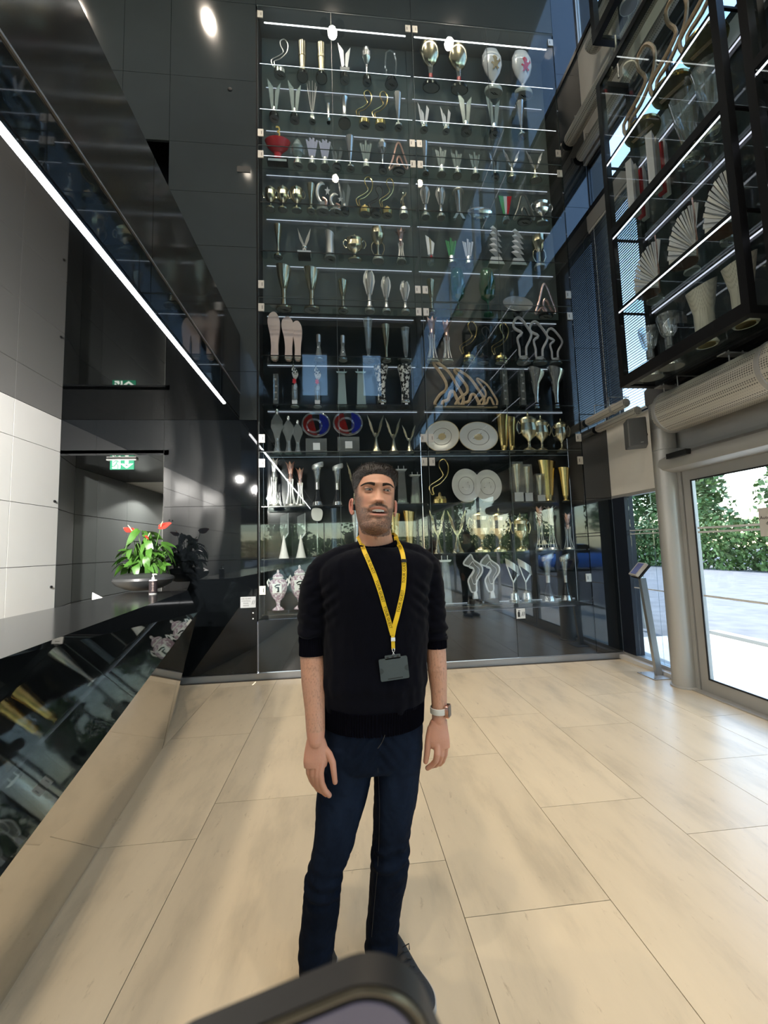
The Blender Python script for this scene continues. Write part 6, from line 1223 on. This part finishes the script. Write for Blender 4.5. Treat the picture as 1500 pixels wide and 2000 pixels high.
lower = gz(.078+.020*gz(ax, .02, .055)-hz, 0, .010)
bd = np.maximum(lower, side*(hy > -.02)*(ax < .0765))*(hz > -.03)*(hy > -.03+.06*gz(-hz, -.03, .01))*(ax < .0765)
must = np.exp(-((hz-(.0945-.28*ax))/.0060)**4)*gz(-ax, -.036, -.030)*(hz > .076)
goat = np.exp(-((ax-.0335)/.0055)**2)*gz(hz, .035, .05)*gz(-hz, -.090, -.080)
bald = np.exp(-((ax-.017)/.008)**2-((hz-.043)/.006)**2)*.5
bm = np.clip(np.maximum.reduce([bd*.86-bald, must*1.25, goat*.9]), 0, 1)*F_.astype(float)
lip = np.exp(-(hx/.0265)**4)*np.maximum(np.exp(-((hz-.0810+3.0*ax*ax)/.0038)**2), np.exp(-((hz-.0565-7*ax*ax)/.0050)**2))*(hy > .07)
bm *= (1-.95*np.clip(lip*1.6, 0, 1))
blend(bm*np.clip(.86+.35*nz2+.25*nz3, .35, 1), (.036, .024, .018))
blend(lip*.8*F_, (.52, .20, .17))
mouth = np.exp(-(hx/.0240)**4-((hz-.0690)/.0060)**4)*(hy > .06); blend(mouth*F_, (.07, .015, .015))
nost = np.exp(-((ax-.0075)/.0032)**2-((hz-.0985)/.0022)**2)*(hy > .09); blend(nost*.85, (.09, .03, .025))
# faded scalp sides
hl_ = .205-.012*np.cos(hx*60)
scalp = inhead*np.maximum(gz(ax, .062, .070)*gz(hz, .120, .140)*(hy < .062), (hy < -.01)*gz(hz, .05, .08)*(ax < .0768))*(1-gz(ax, .0768, .0772)*(hz < .155))
blend(scalp*np.clip(.85+.3*nz2, 0, 1), (.030, .020, .015)); blend(inhead*gz(hz, .214, .222), (.03, .02, .015))
setcol(body, np.clip(col, 0, 1))
m_skin = colmat('skin', .48, .45, .12, .25, 380.)
put('body', body, m_skin)
# eyes, lids, brows, teeth
def hmb(mb): return MB().add([tuple(v) for v in hl(mb.v)], mb.f)
m_eye = mat('eye white', (.44, .40, .37), .35); m_iris = mat('brown iris', (.035, .014, .007), .2, spec=.3); m_dark = mat('eye dark', (.004, .003, .003), .1); m_lid = mat('eyelid skin', (.40, .205, .14), .5)
m_brow = mat('brow hair', (.028, .019, .014), .7)
for s in (-1, 1):
    ex_, ey, ez = s*.0322, .0735, .1505
    e = put('eye', hmb(MB().sphere((ex_, ey, ez), .0118, 24, 16)), m_eye)
    gx = .0004
    for nm_, r_, off_, mm in (('iris', .0062, .0103, m_iris), ('pupil', .0028, .01125, m_dark)):
        v = [(ex_+gx+r_*math.cos(2*PI*k/20), ey+off_, ez-.0010+r_*math.sin(2*PI*k/20)) for k in range(20)]+[(ex_+gx, ey+off_+.0016, ez-.0010)]
        put(nm_, hmb(MB().add(v, [(k, (k+1) % 20, 20) for k in range(20)])), mm)
    for up in (1, -1):
        vs = []; na, nb = 16, 7
        for j in range(nb):
            for i in range(na+1):
                a = PI*i/na; open_ = (.0030 if up > 0 else -.0050)*math.sin(a)**.8; rr = .0131
                xx = math.cos(a)*.0150
                lo = math.asin(max(-1, min(1, open_/rr))); hi = lo+up*(.75)
                ph = lo+(hi-lo)*j/(nb-1)
                w_ = math.sqrt(max(.0, 1-(xx/.0172)**2))
                vs.append((ex_+xx, ey-.0005+rr*math.cos(ph)*w_+.0003*(j == 0), ez+rr*math.sin(ph)))
        fs_l = [(j*(na+1)+i, j*(na+1)+i+1, (j+1)*(na+1)+i+1, (j+1)*(na+1)+i) for j in range(nb-1) for i in range(na)]
        put('eyelid', hmb(MB().add(vs, fs_l).add([(a_, b_-.0008, c_) for a_, b_, c_ in vs], [f[::-1] for f in fs_l])), m_lid)
        if up > 0: put('lash_line', hmb(MB().tube([vs[i] for i in range(1, na)], .0008, 5)), m_dark)
tree = BVHTree.FromPolygons([tuple(v) for v in (vco(body)+MO)], [tuple(p.vertices) for p in body.polygons])
def onhead(x, z, lift=.0):
    o_ = Vector(hl((x, .2, z))[0]); d_ = (Vector(hl((x, 0, z))[0])-o_).normalized(); h_ = tree.ray_cast(o_, d_)
    return (h_[0]+h_[1]*lift) if h_[0] else Vector(hl((x, .09, z))[0])
for s in (-1, 1):
    br = MB(); rnd = random.Random(9+s)
    for i in range(520):
        t = rnd.random(); x = s*(.0130+.041*t); z = .1650+.0062*math.sin(PI*(t*.75+.05))+rnd.uniform(-1, 1)*.0042*(1-.65*t)
        p0 = onhead(x, z, .0006); p1 = onhead(x+s*.0055, z+.0016*(1-1.6*t), .0016); br.tube([tuple(p0), tuple(p1)], [.0008, .0003], 4)
    put('eyebrow', br, m_brow)
th = MB()
for i in range(-5, 5):
    x0, x1 = i*.0042+.0002, (i+1)*.0042-.0001; yb = lambda x: .0905-x*x*14
    zt, zb = .0800, (.0685 if abs(i+.5) < 2 else .0700 if abs(i+.5) < 4 else .0715)
    th.add([(x0, yb(x0), zb), (x1, yb(x1), zb), (x1, yb(x1), zt), (x0, yb(x0), zt), (x0, yb(x0)-.004, zb), (x1, yb(x1)-.004, zb), (x1, yb(x1)-.004, zt), (x0, yb(x0)-.004, zt)], [(0,1,2,3), (4,7,6,5), (0,4,5,1), (3,2,6,7), (0,3,7,4), (1,5,6,2)])
put('teeth', hmb(th), mat('teeth', (.72, .68, .60), .15, coat=.4))
# hair: cropped cap made of a scalp shell and short strands
hair = MB(); HRs = [r for r in HRd if r[0] > .135]
def hairline(x, y, z):
    if y > .02: return z > .2105-4*x*x-1.2*max(0, abs(x)-.052)
    return z > (.168+.5*max(0, y)) 
vs = []; idx = {}
for i, (z, w, f, b) in enumerate(HRs):
    for k in range(SEG):
        a = 2*PI*k/SEG; c_, s_ = math.cos(a), math.sin(a); n_ = 2.25; yc = .004
        x = w*math.copysign(abs(c_)**(2/n_), c_); y = yc+((f-yc) if s_ > 0 else (yc-b))*math.copysign(abs(s_)**(2/n_), s_)
        vs.append((x, y, z))
V = np.array(vs); cen = np.array([0, -.005, .15]); dirn = V-cen; dirn /= np.linalg.norm(dirn, axis=1)[:, None]
hlz = np.where(V[:, 1] > .02, .2115-4*V[:, 0]**2-1.2*np.maximum(0, np.abs(V[:, 0])-.052), .165+.6*np.maximum(0, V[:, 1])); tap = np.clip((V[:, 2]-hlz)/.022, 0, 1)**.6
topn = np.clip((V[:, 2]-.165)/.05, 0, 1)*tap; thick = .0015+.0175*topn*np.clip(dirn[:, 2]*1.3+.15, 0, 1)*np.clip(1.1-np.maximum(0, V[:, 1]-.05)*6, .5, 1)
lump = vnoise(V*np.array([1, .6, 1]), 110, 21)*.0032+vnoise(V, 260, 22)*.0018
V2 = V+dirn*(thick+lump*topn)[:, None]
fs = []
for i in range(len(HRs)-1):
    for k in range(SEG):
        f = (i*SEG+k, (i+1)*SEG+k, (i+1)*SEG+(k+1) % SEG, i*SEG+(k+1) % SEG)
        m_ = V[list(f)].mean(0)
        if hairline(*m_): fs.append(f)
hair.add([tuple(v) for v in V2], fs); hair.add([tuple(v-d*.001) for v, d in zip(V, dirn)], [f[::-1] for f in fs])
hair = hmb(hair); hc = put('hair', hair, mat('dark brown hair', (.011, .007, .005), .55, bump=1., bscale=260, stretch=(1, .4, 1)))
st = MB(); rnd = random.Random(4); cand = [i for i in range(len(V)) if hairline(*V[i]) and V[i][2] > .185]
for _ in range(2600):
    i = rnd.choice(cand); p = V2[i]+np.array([rnd.uniform(-.002, .002), rnd.uniform(-.002, .002), 0]); d = dirn[i]+np.array([rnd.uniform(-.3, .5), .25+rnd.uniform(-.3, .3), rnd.uniform(-.1, .3)]); d /= np.linalg.norm(d)
    a_ = p-dirn[i]*.001; b_ = p+d*.0055; b2 = p+d*.0085+np.array([.002, .001, -.001]); sd = np.cross(d, [rnd.random(), rnd.random(), 1]); sd = sd/np.linalg.norm(sd)*.0006
    st.add([tuple(a_-sd), tuple(a_+sd), tuple(b_+sd*.8), tuple(b2), tuple(b_-sd*.8)], [(0, 1, 2, 3, 4)])
tag(put('hair_strands', hmb(st), mat('hair strand', (.020, .013, .009), .45), None), kind='stuff')
# ---- sweater
def sleeve(tab, Ys): return limb(chain(tab, Ys, 1.0), 28)
slL = sleeve([(641, 1106, 26), (628, 1118, 28), (618, 1145, 30), (614, 1180, 30.5), (613.5, 1210, 30.5), (612.5, 1234, 29), (611.5, 1247, 26)], [1.535]*3+[1.53]*4)
slR = sleeve([(826, 1102, 24), (837, 1114, 24.5), (843, 1145, 24.5), (845, 1180, 24.5), (847.5, 1210, 24.5), (849.5, 1232, 23.5), (850.5, 1243, 21.5)], [1.535]*3+[1.53]*4)
shb = [limb([(tuple(P(700, 1084, 1.54)), .050), (tuple(P(665, 1096, 1.54)), .055), (tuple(P(636, 1113, 1.535)), .058)], 24), limb([(tuple(P(772, 1080, 1.54)), .050), (tuple(P(808, 1090, 1.54)), .053), (tuple(P(832, 1106, 1.535)), .052)], 24)]
sw = remeshed('sweater', [loft(rows(TOR)[::-1], 64), slL, slR]+shb, .0045, 5, .6)
# open the neck and cuffs by leaving the skin proud there; then drape folds
c = vco(sw); n = vno(sw)
zz = c[:, 2]; cx0 = .12
low = gz(-zz, -1.22, -.98); armm = gz(np.abs(c[:, 0]-.105), .185, .21)
d = .0032*vnoise(c*np.array([1.6, 1, .35]), 28, 1)*(1-armm)*(.35+low)+.0016*vnoise(c*np.array([1.2, 1, .5]), 60, 2)*(1-armm)
d += armm*(.0050*np.sin(zz*150+3*vnoise(c, 14, 4)+c[:, 0]*30)*gz(-zz, -1.26, -1.15)+.0025*vnoise(c*np.array([1, 1, 2.2]), 40, 6))
ap = np.exp(-((np.abs(c[:, 0]-.105)-.17)/.04)**2-((zz-1.26)/.07)**2); d += ap*.0045*np.sin((c[:, 0]*np.sign(c[:, 0]-.105)*.8+zz)*140)
bul = gz(-zz, -1.04, -.985)*gz(zz, .955, .98)*(1-armm); d += .006*bul
c += n*d[:, None]; setco(sw, c)
m_knit = mat('navy knit', (.0030, .0032, .0062), .9, spec=.04, var=.12, scale=30, bump=.4, bscale=700, sheen=.05)
put('sweater', sw, m_knit); swo = man.children[-1]
def ribbed(rings_, n, amp, seg=180):
    vs = []; m_ = len(rings_)
    for i, (cx, cy_, z, rx, ry) in enumerate(rings_):
        for k in range(seg):
            a = 2*PI*k/seg; q_ = amp*(1 if (k % 2) else -1); c_, s_ = math.cos(a), math.sin(a); e_ = 2.3
            vs.append((cx+(rx+q_)*math.copysign(abs(c_)**(2/e_), c_), cy_+(ry+q_)*math.copysign(abs(s_)**(2/e_), s_), z))
    fs = [(i*seg+k, i*seg+(k+1) % seg, (i+1)*seg+(k+1) % seg, (i+1)*seg+k) for i in range(m_-1) for k in range(seg)]
    if rings_[0][2] > rings_[-1][2]: fs = [f[::-1] for f in fs]
    inner = [(x-(x-rings_[0][0])*.03, y-(y-rings_[0][1])*.03, z) for x, y, z in vs]; nn = len(vs)
    mb = MB().add(vs, fs).add(inner, [f[::-1] for f in fs])
    mb.f += [(k, nn+k, nn+(k+1) % seg, (k+1) % seg) for k in range(seg)]+[((m_-1)*seg+k, (m_-1)*seg+(k+1) % seg, nn+(m_-1)*seg+(k+1) % seg, nn+(m_-1)*seg+k) for k in range(seg)]
    return mb
m_rib = mat('navy rib', (.0022, .0022, .0046), .9, spec=.04, sheen=0.)
hem = ribbed(rows([(1368, 630, 827, .126), (1380, 630, 827, .121), (1396, 630, 826.5, .118), (1411, 631, 826, .117)], YM, 3)[::-1], 0, .0016, 260)
hem.v = [(x, y, z+.012*(1-((x-.12)/.18)**2)*(-1) + .010) for x, y, z in hem.v]
put('hem', hem, m_rib)
def cuff(tab, Ys, rr):
    P_ = [(P(x, y, Y), w*.00187*Y/1.5) for (x, y, w), Y in zip(tab, Ys)]
    return ribbed([(p[0], p[1], p[2], r, r) for p, r in P_][::-1], 0, .0008, 100)
put('cuff', cuff([(611.5, 1240, 26), (611, 1256, 24.8), (611, 1277, 25.2)], [1.53, 1.524, 1.516], 0), m_rib); put('cuff', cuff([(850, 1238, 21.5), (851, 1250, 20.6), (851.5, 1264, 20.4)], [1.53, 1.528, 1.525], 0), m_rib)
nb_ = MB(); ncx = P(737, 1068, 1.535); ring = []
for k in range(64):
    a = 2*PI*k/64; yy = -math.sin(a); ring.append((ncx[0]+.0700*math.cos(a), ncx[1]+.064*yy*(-1)*-1+.0, ncx[2]+.012+(.030*yy if yy > 0 else .020*yy)+.006*math.cos(a)))
put('neckband', MB().tube(ring, [.0105+.0007*(k % 2) for k in range(64)], 12, True), m_rib)
# ---- jeans
hipr = rows([(1392, 634, 823, .110), (1420, 631, 825, .116), (1450, 630, 824, .118), (1475, 628, 822, .112), (1488, 640, 808, .100)])
jn = remeshed('jeans', [loft(hipr[::-1], 56), loft(legrings('L')[::-1], 44), loft(legrings('R')[::-1], 44)], .0045, 3, .5)
c = vco(jn); n = vno(jn); zz = c[:, 2]
pz = .5*(P(640, 1716, 1.5)[2]+P(760, 1664, 1.5)[2]); isL = c[:, 0] < .0
kz = np.where(isL, P(633, 1716, 1.5)[2], P(760, 1664, 1.5)[2])
kn = np.exp(-((zz-kz)/.055)**2); d = kn*.0050*np.sin((zz-kz)*130+c[:, 0]*25*np.where(isL, 1, -1)+vnoise(c, 20, 2))
d += .0028*vnoise(c*np.array([1, 1, .45]), 30, 7)+.0015*vnoise(c, 70, 9)
bot = gz(-zz, -.22, -.06); d += bot*.0035*np.sin(zz*110+5*vnoise(c, 12, 3))
cr = np.exp(-((zz-.80)/.07)**2-((c[:, 0]-.09)/.09)**2); d += cr*.0035*np.sin((np.abs(c[:, 0]-.105)*1.4+zz)*120)
c += n*d[:, None]; setco(jn, c)
fade = np.exp(-((c[:, 1]-1.43)/.03)**2)*np.exp(-((zz-.62)/.20)**2); cc = np.array([.0045, .0075, .0155]); colj = np.tile(cc, (len(c), 1))*(1+.20*vnoise(c, 35, 5)+.25*vnoise(c*np.array([3, 3, 1]), 200, 6))[:, None]
colj += fade[:, None]*np.array([.006, .010, .020])*(.8+.3*vnoise(c*np.array([1, 1, .3]), 40, 8))[:, None]; setcol(jn, np.clip(colj, 0, 1))
put('jeans', jn, colmat('dark denim', .85, .06, 0., .5, 900.))
jt = BVHTree.FromPolygons([tuple(v) for v in (vco(jn)+MO)], [tuple(p.vertices) for p in jn.polygons])
def onpx(tr, x, y, lift=.0015):
    dd = Vector(ray(x, y)); h_ = tr.ray_cast(Vector(CAMC)+dd*.5, dd); 
    return (h_[0]+h_[1]*lift) if h_[0] else None
def seam(name, pts, r, m, tr=jt, lift=.0006):
    pp = [onpx(tr, x, y, lift) for x, y in dense(pts, 5)]; pp = [tuple(p) for p in pp if p is not None]
    if len(pp) > 2: put(name, MB().tube(pp, r, 5), m)
m_st = mat('seam thread', (.035, .034, .033), .8)
seam('stitching', [(634, 1398), (648, 1408), (668, 1413), (690, 1414)], .0006, m_st); seam('stitching', [(633, 1392), (650, 1403), (672, 1409), (692, 1410)], .0006, m_st)
seam('fly_seam', [(755, 1413), (753, 1430), (747, 1448), (738, 1462)], .0013, m_st); 
seam('inner_seam', [(738, 1500), (741, 1560), (741, 1620), (738, 1690), (732, 1760), (726, 1830)], .0008, m_st)
seam('stitching', [(806, 1398), (816, 1392), (824, 1383)], .0007, m_st)
# ---- shoes
def shoe(cx, cy_, rz, name='shoe'):
    L0 = [(-.115, .030, .052, .052), (-.10, .040, .060, .066), (-.06, .043, .066, .090), (-.01, .043, .055, .092), (.04, .046, .045, .072), (.09, .050, .040, .054), (.13, .046, .036, .044), (.160, .030, .030, .036), (.170, .012, .024, .030)]
    vs = []; S = 20; R_ = dense(L0, 3)
    for x, w, mid, top in R_:
        for k in range(S):
            a = 2*PI*k/S; yy = w*math.cos(a)*(1 if math.sin(a) < .3 else .92); zq = .020+(top-.020)*max(0, math.sin(a)) if math.sin(a) > 0 else .020*(1+math.sin(a))*1+.004
            vs.append((yy, -x, zq))
    fs = [(i*S+k, i*S+(k+1) % S, (i+1)*S+(k+1) % S, (i+1)*S+k) for i in range(len(R_)-1) for k in range(S)]+[tuple(range(S))[::-1], tuple((len(R_)-1)*S+k for k in range(S))]
    up_ = MB().add(vs, [f[::-1] for f in fs])
    so_ = MB(); o1 = []
    for x, w, mid, top in R_: o1.append((w+.004, -x))
    for x, w, mid, top in R_[::-1]: o1.append((-w-.004, -x))
    so_.prism(o1, .020, 'z', .0105)
    lc = MB()
    for i in range(5):
        x = .02+.022*i; z = .086-.26*(x-.0)*.8; lc.tube([(-.022, -x, z-.010), (0, -x-.006, z+.004), (.022, -x, z-.010)], .0022, 6)
    lc.tube([(0, -.02, .094), (.02, -.03, .104), (.012, -.045, .100)], .0018, 6)
    M_ = Matrix.Translation((cx, cy_, 0)) @ Matrix.Rotation(rz, 4, 'Z')
    par = None
    for nm_, q_, mm in (('shoe', up_, mat('black suede', (.012, .012, .013), .6, bump=.4, bscale=200)), ('sole', so_, mat('off white sole', (.45, .44, .42), .5)), ('laces', lc, m_blackmat)):
        q_.v = [tuple(M_ @ Vector(v)) for v in q_.v]; o_ = put(nm_, q_, mm, par)
        if par is None: par = o_
shoe(.165, 1.535, .42); shoe(-.118, 1.50, -.30)
# ---- watch
wc_ = P(857.5, 1386, 1.48); wr_ = .0290
band = []; 
wb_ = MB().lathe([(wr_, -.0105), (wr_+.0022, -.0095), (wr_+.0022, .0095), (wr_, .0105), (wr_-.001, 0)], 36, tuple(wc_)); wo = put('watch', wb_, mat('pale watch strap', (.62, .61, .57), .5))
wa = -.55; wn = np.array([math.cos(wa), math.sin(wa), 0]); wt = np.array([-math.sin(wa), math.cos(wa), 0])
def wbox(d0, d1, hw, hh, r=.005):
    q_ = MB().prism(rrect(-hw, hw, -hh, hh, r, 5), d1-d0, 'z', 0); return MB().add([tuple(wc_+wn*((d0+d1)/2+z)+wt*x+np.array([0, 0, y])) for x, y, z in q_.v], q_.f)
put('watch_case', wbox(wr_-.002, wr_+.0095, .0175, .0205), mat('rose watch case', (.75, .42, .32), .2, 1.), wo); put('watch_face', wbox(wr_+.0092, wr_+.0102, .0155, .0185), mat('watch glass', (.004, .004, .005), .04, ior=1.7), wo)
put('watch_screen', wbox(wr_+.0101, wr_+.0105, .0110, .0140, .002), mat('watch screen', (.02, .018, .016), .2), wo)
# ---- lanyard
st_ = BVHTree.FromPolygons([tuple(v) for v in (vco(sw)+MO)], [tuple(p.vertices) for p in sw.polygons])
lan = thing('lanyard', 'yellow guest lanyard with grey card holder hanging from the man\'s neck', 'lanyard', tuple(P(738, 1060, 1.45)))
LO = np.array(lan.location)
def lput(name, mb, m, parent=None): mb.v = [tuple(np.array(v)-LO) for v in mb.v]; return obj(name, mb, m, parent or lan)
m_yl = mat('lanyard yellow', (.80, .52, .015), .55, bump=.3, bscale=500); m_ink = mat('lanyard ink', (.006, .005, .004), .7, spec=.1)
def strap(pts, lift=.004, back=()):
    out = []
    for x, y in dense(pts, 8):
        p = onpx(st_, x, y, lift); 
        if p is None: p = Vector(P(x, y, 1.46))
        out.append(np.array(p))
    for _ in range(3): out = [out[0]]+[(out[i-1]+2*out[i]+out[i+1])/4 for i in range(1, len(out)-1)]+[out[-1]]
    return [np.array(b) for b in back]+out
w2 = .0078
def ribbon(path, w=w2, th_=.0009):
    vs = []; n_ = len(path); fr = []
    for i, p in enumerate(path):
        t_ = path[min(i+1, n_-1)]-path[max(i-1, 0)]; t_ = t_/np.linalg.norm(t_); v_ = p-CAMC; v_ = v_/np.linalg.norm(v_)
        s_ = np.cross(t_, v_); s_ /= np.linalg.norm(s_); nn = np.cross(s_, t_); fr.append((p, t_, s_, nn))
        vs += [p-s_*w-nn*th_, p+s_*w-nn*th_, p+s_*w+nn*th_, p-s_*w+nn*th_]
    fs = [(4*i+a, 4*i+(a+1) % 4, 4*i+4+(a+1) % 4, 4*i+4+a) for i in range(n_-1) for a in range(4)]+[(0, 3, 2, 1), tuple(4*(n_-1)+a for a in range(4))]
    return MB().add([tuple(v) for v in vs], fs), fr
nkb = P(738, 1050, 1.60)
sA = strap([(705, 1062), (712, 1078), (723, 1103), (735, 1134), (746, 1168), (756, 1203), (763, 1228), (766.5, 1240)], back=[P(722, 1048, 1.605), P(705, 1046, 1.575), P(700, 1050, 1.53)])
sB = strap([(775, 1058), (783, 1074), (787.5, 1092), (789, 1110), (788, 1140), (784, 1165), (777, 1195), (770, 1222), (766.5, 1240)], back=[P(752, 1048, 1.605), P(770, 1044, 1.575), P(773, 1048, 1.53)])
fr = {}
for k, s_ in (('A', sA), ('B', sB)):
    mb, f_ = ribbon(s_); fr[k] = f_; lput('strap', mb, m_yl)
def along(frames, txt, s0, size, flipd=False):
    P_ = [f[0] for f in frames]; L_ = [0]
    for i in range(1, len(P_)): L_.append(L_[-1]+np.linalg.norm(P_[i]-P_[i-1]))
    v, f_ = text_mesh(txt, size); mb = MB(); out = []
    for a, b, c_ in v:
        u = s0+(a if not flipd else -a)*.92; u = min(max(u, 0), L_[-1]-1e-5); i = max(0, np.searchsorted(L_, u)-1); i = min(i, len(P_)-2); t_ = (u-L_[i])/max(1e-9, L_[i+1]-L_[i])
        p = P_[i]*(1-t_)+P_[i+1]*t_; s_ = frames[i][2]; nn = frames[i][3]
        sg_ = 1 if np.dot(nn, CAMC-p) > 0 else -1
        side_ = s_*(1 if not flipd else -1)
        out.append(tuple(p+side_*b*(1)+nn*sg_*.0014))
    mb.add(out, f_); return mb
for k, ss in (('A', (.15, .25, .35, .44)), ('B', (.14, .27, .37))):
    tot = sum(np.linalg.norm(fr[k][i+1][0]-fr[k][i][0]) for i in range(len(fr[k])-1))
    for u in ss: 
        if u < tot-.04: lput('lettering', along(fr[k], 'TOUR GUEST', u, .0138, k == 'B'), m_ink)
bk = fr['B'][len(fr['B'])*48//100]; q_ = MB(); p, t_, s_, nn = bk
def obox(c_, ax_, dims):
    vs = []
    for a in (-1, 1):
        for b in (-1, 1):
            for d_ in (-1, 1): vs.append(tuple(c_+ax_[0]*a*dims[0]+ax_[1]*b*dims[1]+ax_[2]*d_*dims[2]))
    return MB().add(vs, [(0,1,3,2), (4,6,7,5), (0,4,5,1), (2,3,7,6), (0,2,6,4), (1,5,7,3)])
pb = onpx(st_, 788.5, 1096, .005); lput('safety_clasp', obox(np.array(pb), (t_, s_, nn), (.0055, .0090, .003)), m_blackmat)
jn_ = np.array(onpx(st_, 766.5, 1243, .006)); dn = np.array([0, 0, -1.]); sx_ = np.array([1., 0, 0]); fy = np.array([0, -1., 0])
lput('strap_tab', obox(jn_+dn*.018+fy*.001, (sx_, fy, dn), (.006, .0015, .022)), m_yl)
lput('crimp', obox(jn_+dn*.008+fy*.002, (sx_, fy, dn), (.007, .0025, .006)), m_chr)
hk = jn_+dn*.052+fy*.003; lput('hook', MB().tube([tuple(hk+np.array([.004*math.sin(a*2), 0, .014*math.cos(a)])) for a in [2*PI*k/20 for k in range(20)]], .0014, 6, True).tube([tuple(hk+dn*.014), tuple(hk+dn*.034+np.array([-.004, 0, 0]))], .0014, 6).tube([tuple(hk+dn*.014), tuple(hk+dn*.034+np.array([.004, 0, 0]))], .0014, 6), m_chr)
bc = np.array(onpx(st_, 768.5, 1304, .006))+fy*.004; rot_ = math.radians(5); bx = np.array([math.cos(rot_), 0, math.sin(rot_)]); bz = np.array([-math.sin(rot_), 0, math.cos(rot_)])
def bplate(poly, y0, y1): q_ = MB().prism(poly, y1-y0, 'y', 0); return MB().add([tuple(bc+bx*x+bz*z+fy*((y0+y1)/2-y)) for x, y, z in q_.v], q_.f)
hw_, hh_ = .0475, .0355
m_bad = mat('card holder grey', (.055, .072, .078), .5)
card = lput('card_holder', bplate(rrect(-hw_, hw_, -hh_, hh_, .005, 4), -.002, .003), m_bad)
lput('holder_tab', bplate(rrect(-.026, .026, hh_-.004, hh_+.009, .003, 4), -.002, .003), m_bad)
for x in (-.017, 0, .017): lput('slot', bplate([(x+.0045*math.cos(a), hh_+.003+.0028*math.sin(a)) for a in [2*PI*k/12 for k in range(12)]], .003, .0034), m_blackmat)
for s_ in (-1, 1): lput('thumb_notch', bplate([(s_*hw_-s_*.013*math.sin(PI*k/10)*1, .010*math.cos(PI*k/10)-.002) for k in range(11)], .003, .0036), mat('card holder dark', (.03, .04, .045), .5))
lput('card_edge', bplate([(-.024, -.031), (.026, -.031), (.026, -.0285), (-.024, -.0285)], .003, .0036), m_blackmat)
# ================================================================== TWO VISITORS, off to the side, seen mirrored in the case glass
def visitor(label, x, y, rz, h, top_c, leg_c, hair_c, name):
    t = thing('person', label, 'person', (x, y, 0), rz); k = h/1.75
    hd = [(a*k, -b*k, c*k*1.0+h-.255*k) for a, b, c in H]; hm_ = MB().add(hd, headmb.f)
    pr = [hm_, limb([((0, .02, h-.30*k), .062*k), ((0, .015, h-.17*k), .054*k)], 20)]
    for s in (-1, 1):
        pr.append(limb([((s*.175*k, .02, 1.42*k), .045*k), ((s*.215*k, .03, 1.13*k), .038*k), ((s*.20*k, -.04, .90*k), .026*k)], 16))
        pr.append(MB().sphere((s*.197*k, -.055, .845*k), (.022*k, .038*k, .045*k), 14, 10))
        for q in range(4): pr.append(limb([((s*(.197)*k, (-.082+.018*q)*k, .825*k), .0095*k), ((s*.192*k, (-.084+.019*q)*k, (.775+.006*abs(q-1.5))*k), .0085*k), ((s*.182*k, (-.076+.017*q)*k, (.742+.008*abs(q-1.5))*k), .007*k)], 8))
        pr.append(limb([((s*.19*k, -.085*k, .86*k), .011*k), ((s*.18*k, -.105*k, .81*k), .0085*k)], 8))
        pr.append(limb([((s*.09*k, 0, .88*k), .07*k), ((s*.10*k, 0, .48*k), .045*k), ((s*.10*k, .02, .09*k), .03*k)], 16))
    pr.append(loft([(0, .01, z*k, w*k, d*k) for z, w, d in ((.82, .13, .09), (1.1, .12, .08), (1.40, .15, .085), (1.47, .07, .06))], 28))
    me = remeshed('body', pr, .005, 2); n_ = len(me.vertices); cv = vco(me); cl_ = np.tile([.47, .26, .18], (n_, 1))
    zz_ = cv[:, 2]-(h-.255*k); scm = (zz_ > .19*k) | ((zz_ > .07*k) & (cv[:, 1] > .01*k)); cl_[scm] = hair_c; setcol(me, cl_)
    link('body', me, m_skin, t)
    tp_ = [loft([(0, .01, z*k, w*k, d*k) for z, w, d in ((.86, .175, .13), (1.0, .165, .125), (1.2, .18, .13), (1.38, .195, .12), (1.455, .12, .085), (1.485, .07, .065))], 36)]
    for s in (-1, 1): tp_.append(limb([((s*.165*k, .02, 1.41*k), .068*k), ((s*.22*k, .03, 1.14*k), .056*k), ((s*.205*k, -.03, .93*k), .042*k)], 18))
    tm_ = remeshed('jacket', tp_, .008, 3); c_ = vco(tm_); c_ += vno(tm_)*(.004*vnoise(c_*np.array([1, 1, .5]), 25, 4))[:, None]; setco(tm_, c_); link('jacket', tm_, mat('jacket '+name, top_c, .8), t)
    lg = [loft([(0, 0, z*k, w*k, d*k) for z, w, d in ((.80, .175, .12), (.90, .168, .125), (.98, .155, .115))], 30)]
    for s in (-1, 1): lg.append(limb([((s*.085*k, 0, .86*k), .088*k), ((s*.10*k, -.005, .50*k), .064*k), ((s*.10*k, .02, .12*k), .050*k)], 18))
    lm_ = remeshed('trousers', lg, .008, 3); c_ = vco(lm_); c_ += vno(lm_)*(.004*vnoise(c_, 25, 6))[:, None]; setco(lm_, c_); link('trousers', lm_, mat('trousers '+name, leg_c, .8), t)
    for s in (-1, 1):
        sh = MB().add(*(lambda q: ([(a+s*.10*k, b-.06, c) for a, b, c in q.v], q.f))(MB().sphere((0, 0, .05), (.046, .135, .045), 20, 10))); sh.v = [(a, b, max(.022, c)) for a, b, c in sh.v]
        so2 = link('shoe', sh.mesh('shoe'), mat('navy canvas', (.02, .025, .06), .7), t); obj('sole', MB().prism([(s*.10*k+.05*math.cos(a), -.06+.14*math.sin(a)) for a in [2*PI*i/20 for i in range(20)]], .022, 'z', .011), mat('off white sole', (.45, .44, .42), .5), so2)
visitor('visitor in black jacket and dark trousers, mirrored in the right of the case', 2.52, 1.62, PI-.5, 1.74, (.012, .012, .014), (.02, .02, .026), (.012, .009, .007), 'a')
visitor('visitor in dark red jacket and grey trousers, mirrored in the case glass', 2.05, .62, PI-.4, 1.66, (.10, .012, .018), (.03, .03, .034), (.03, .018, .010), 'b')
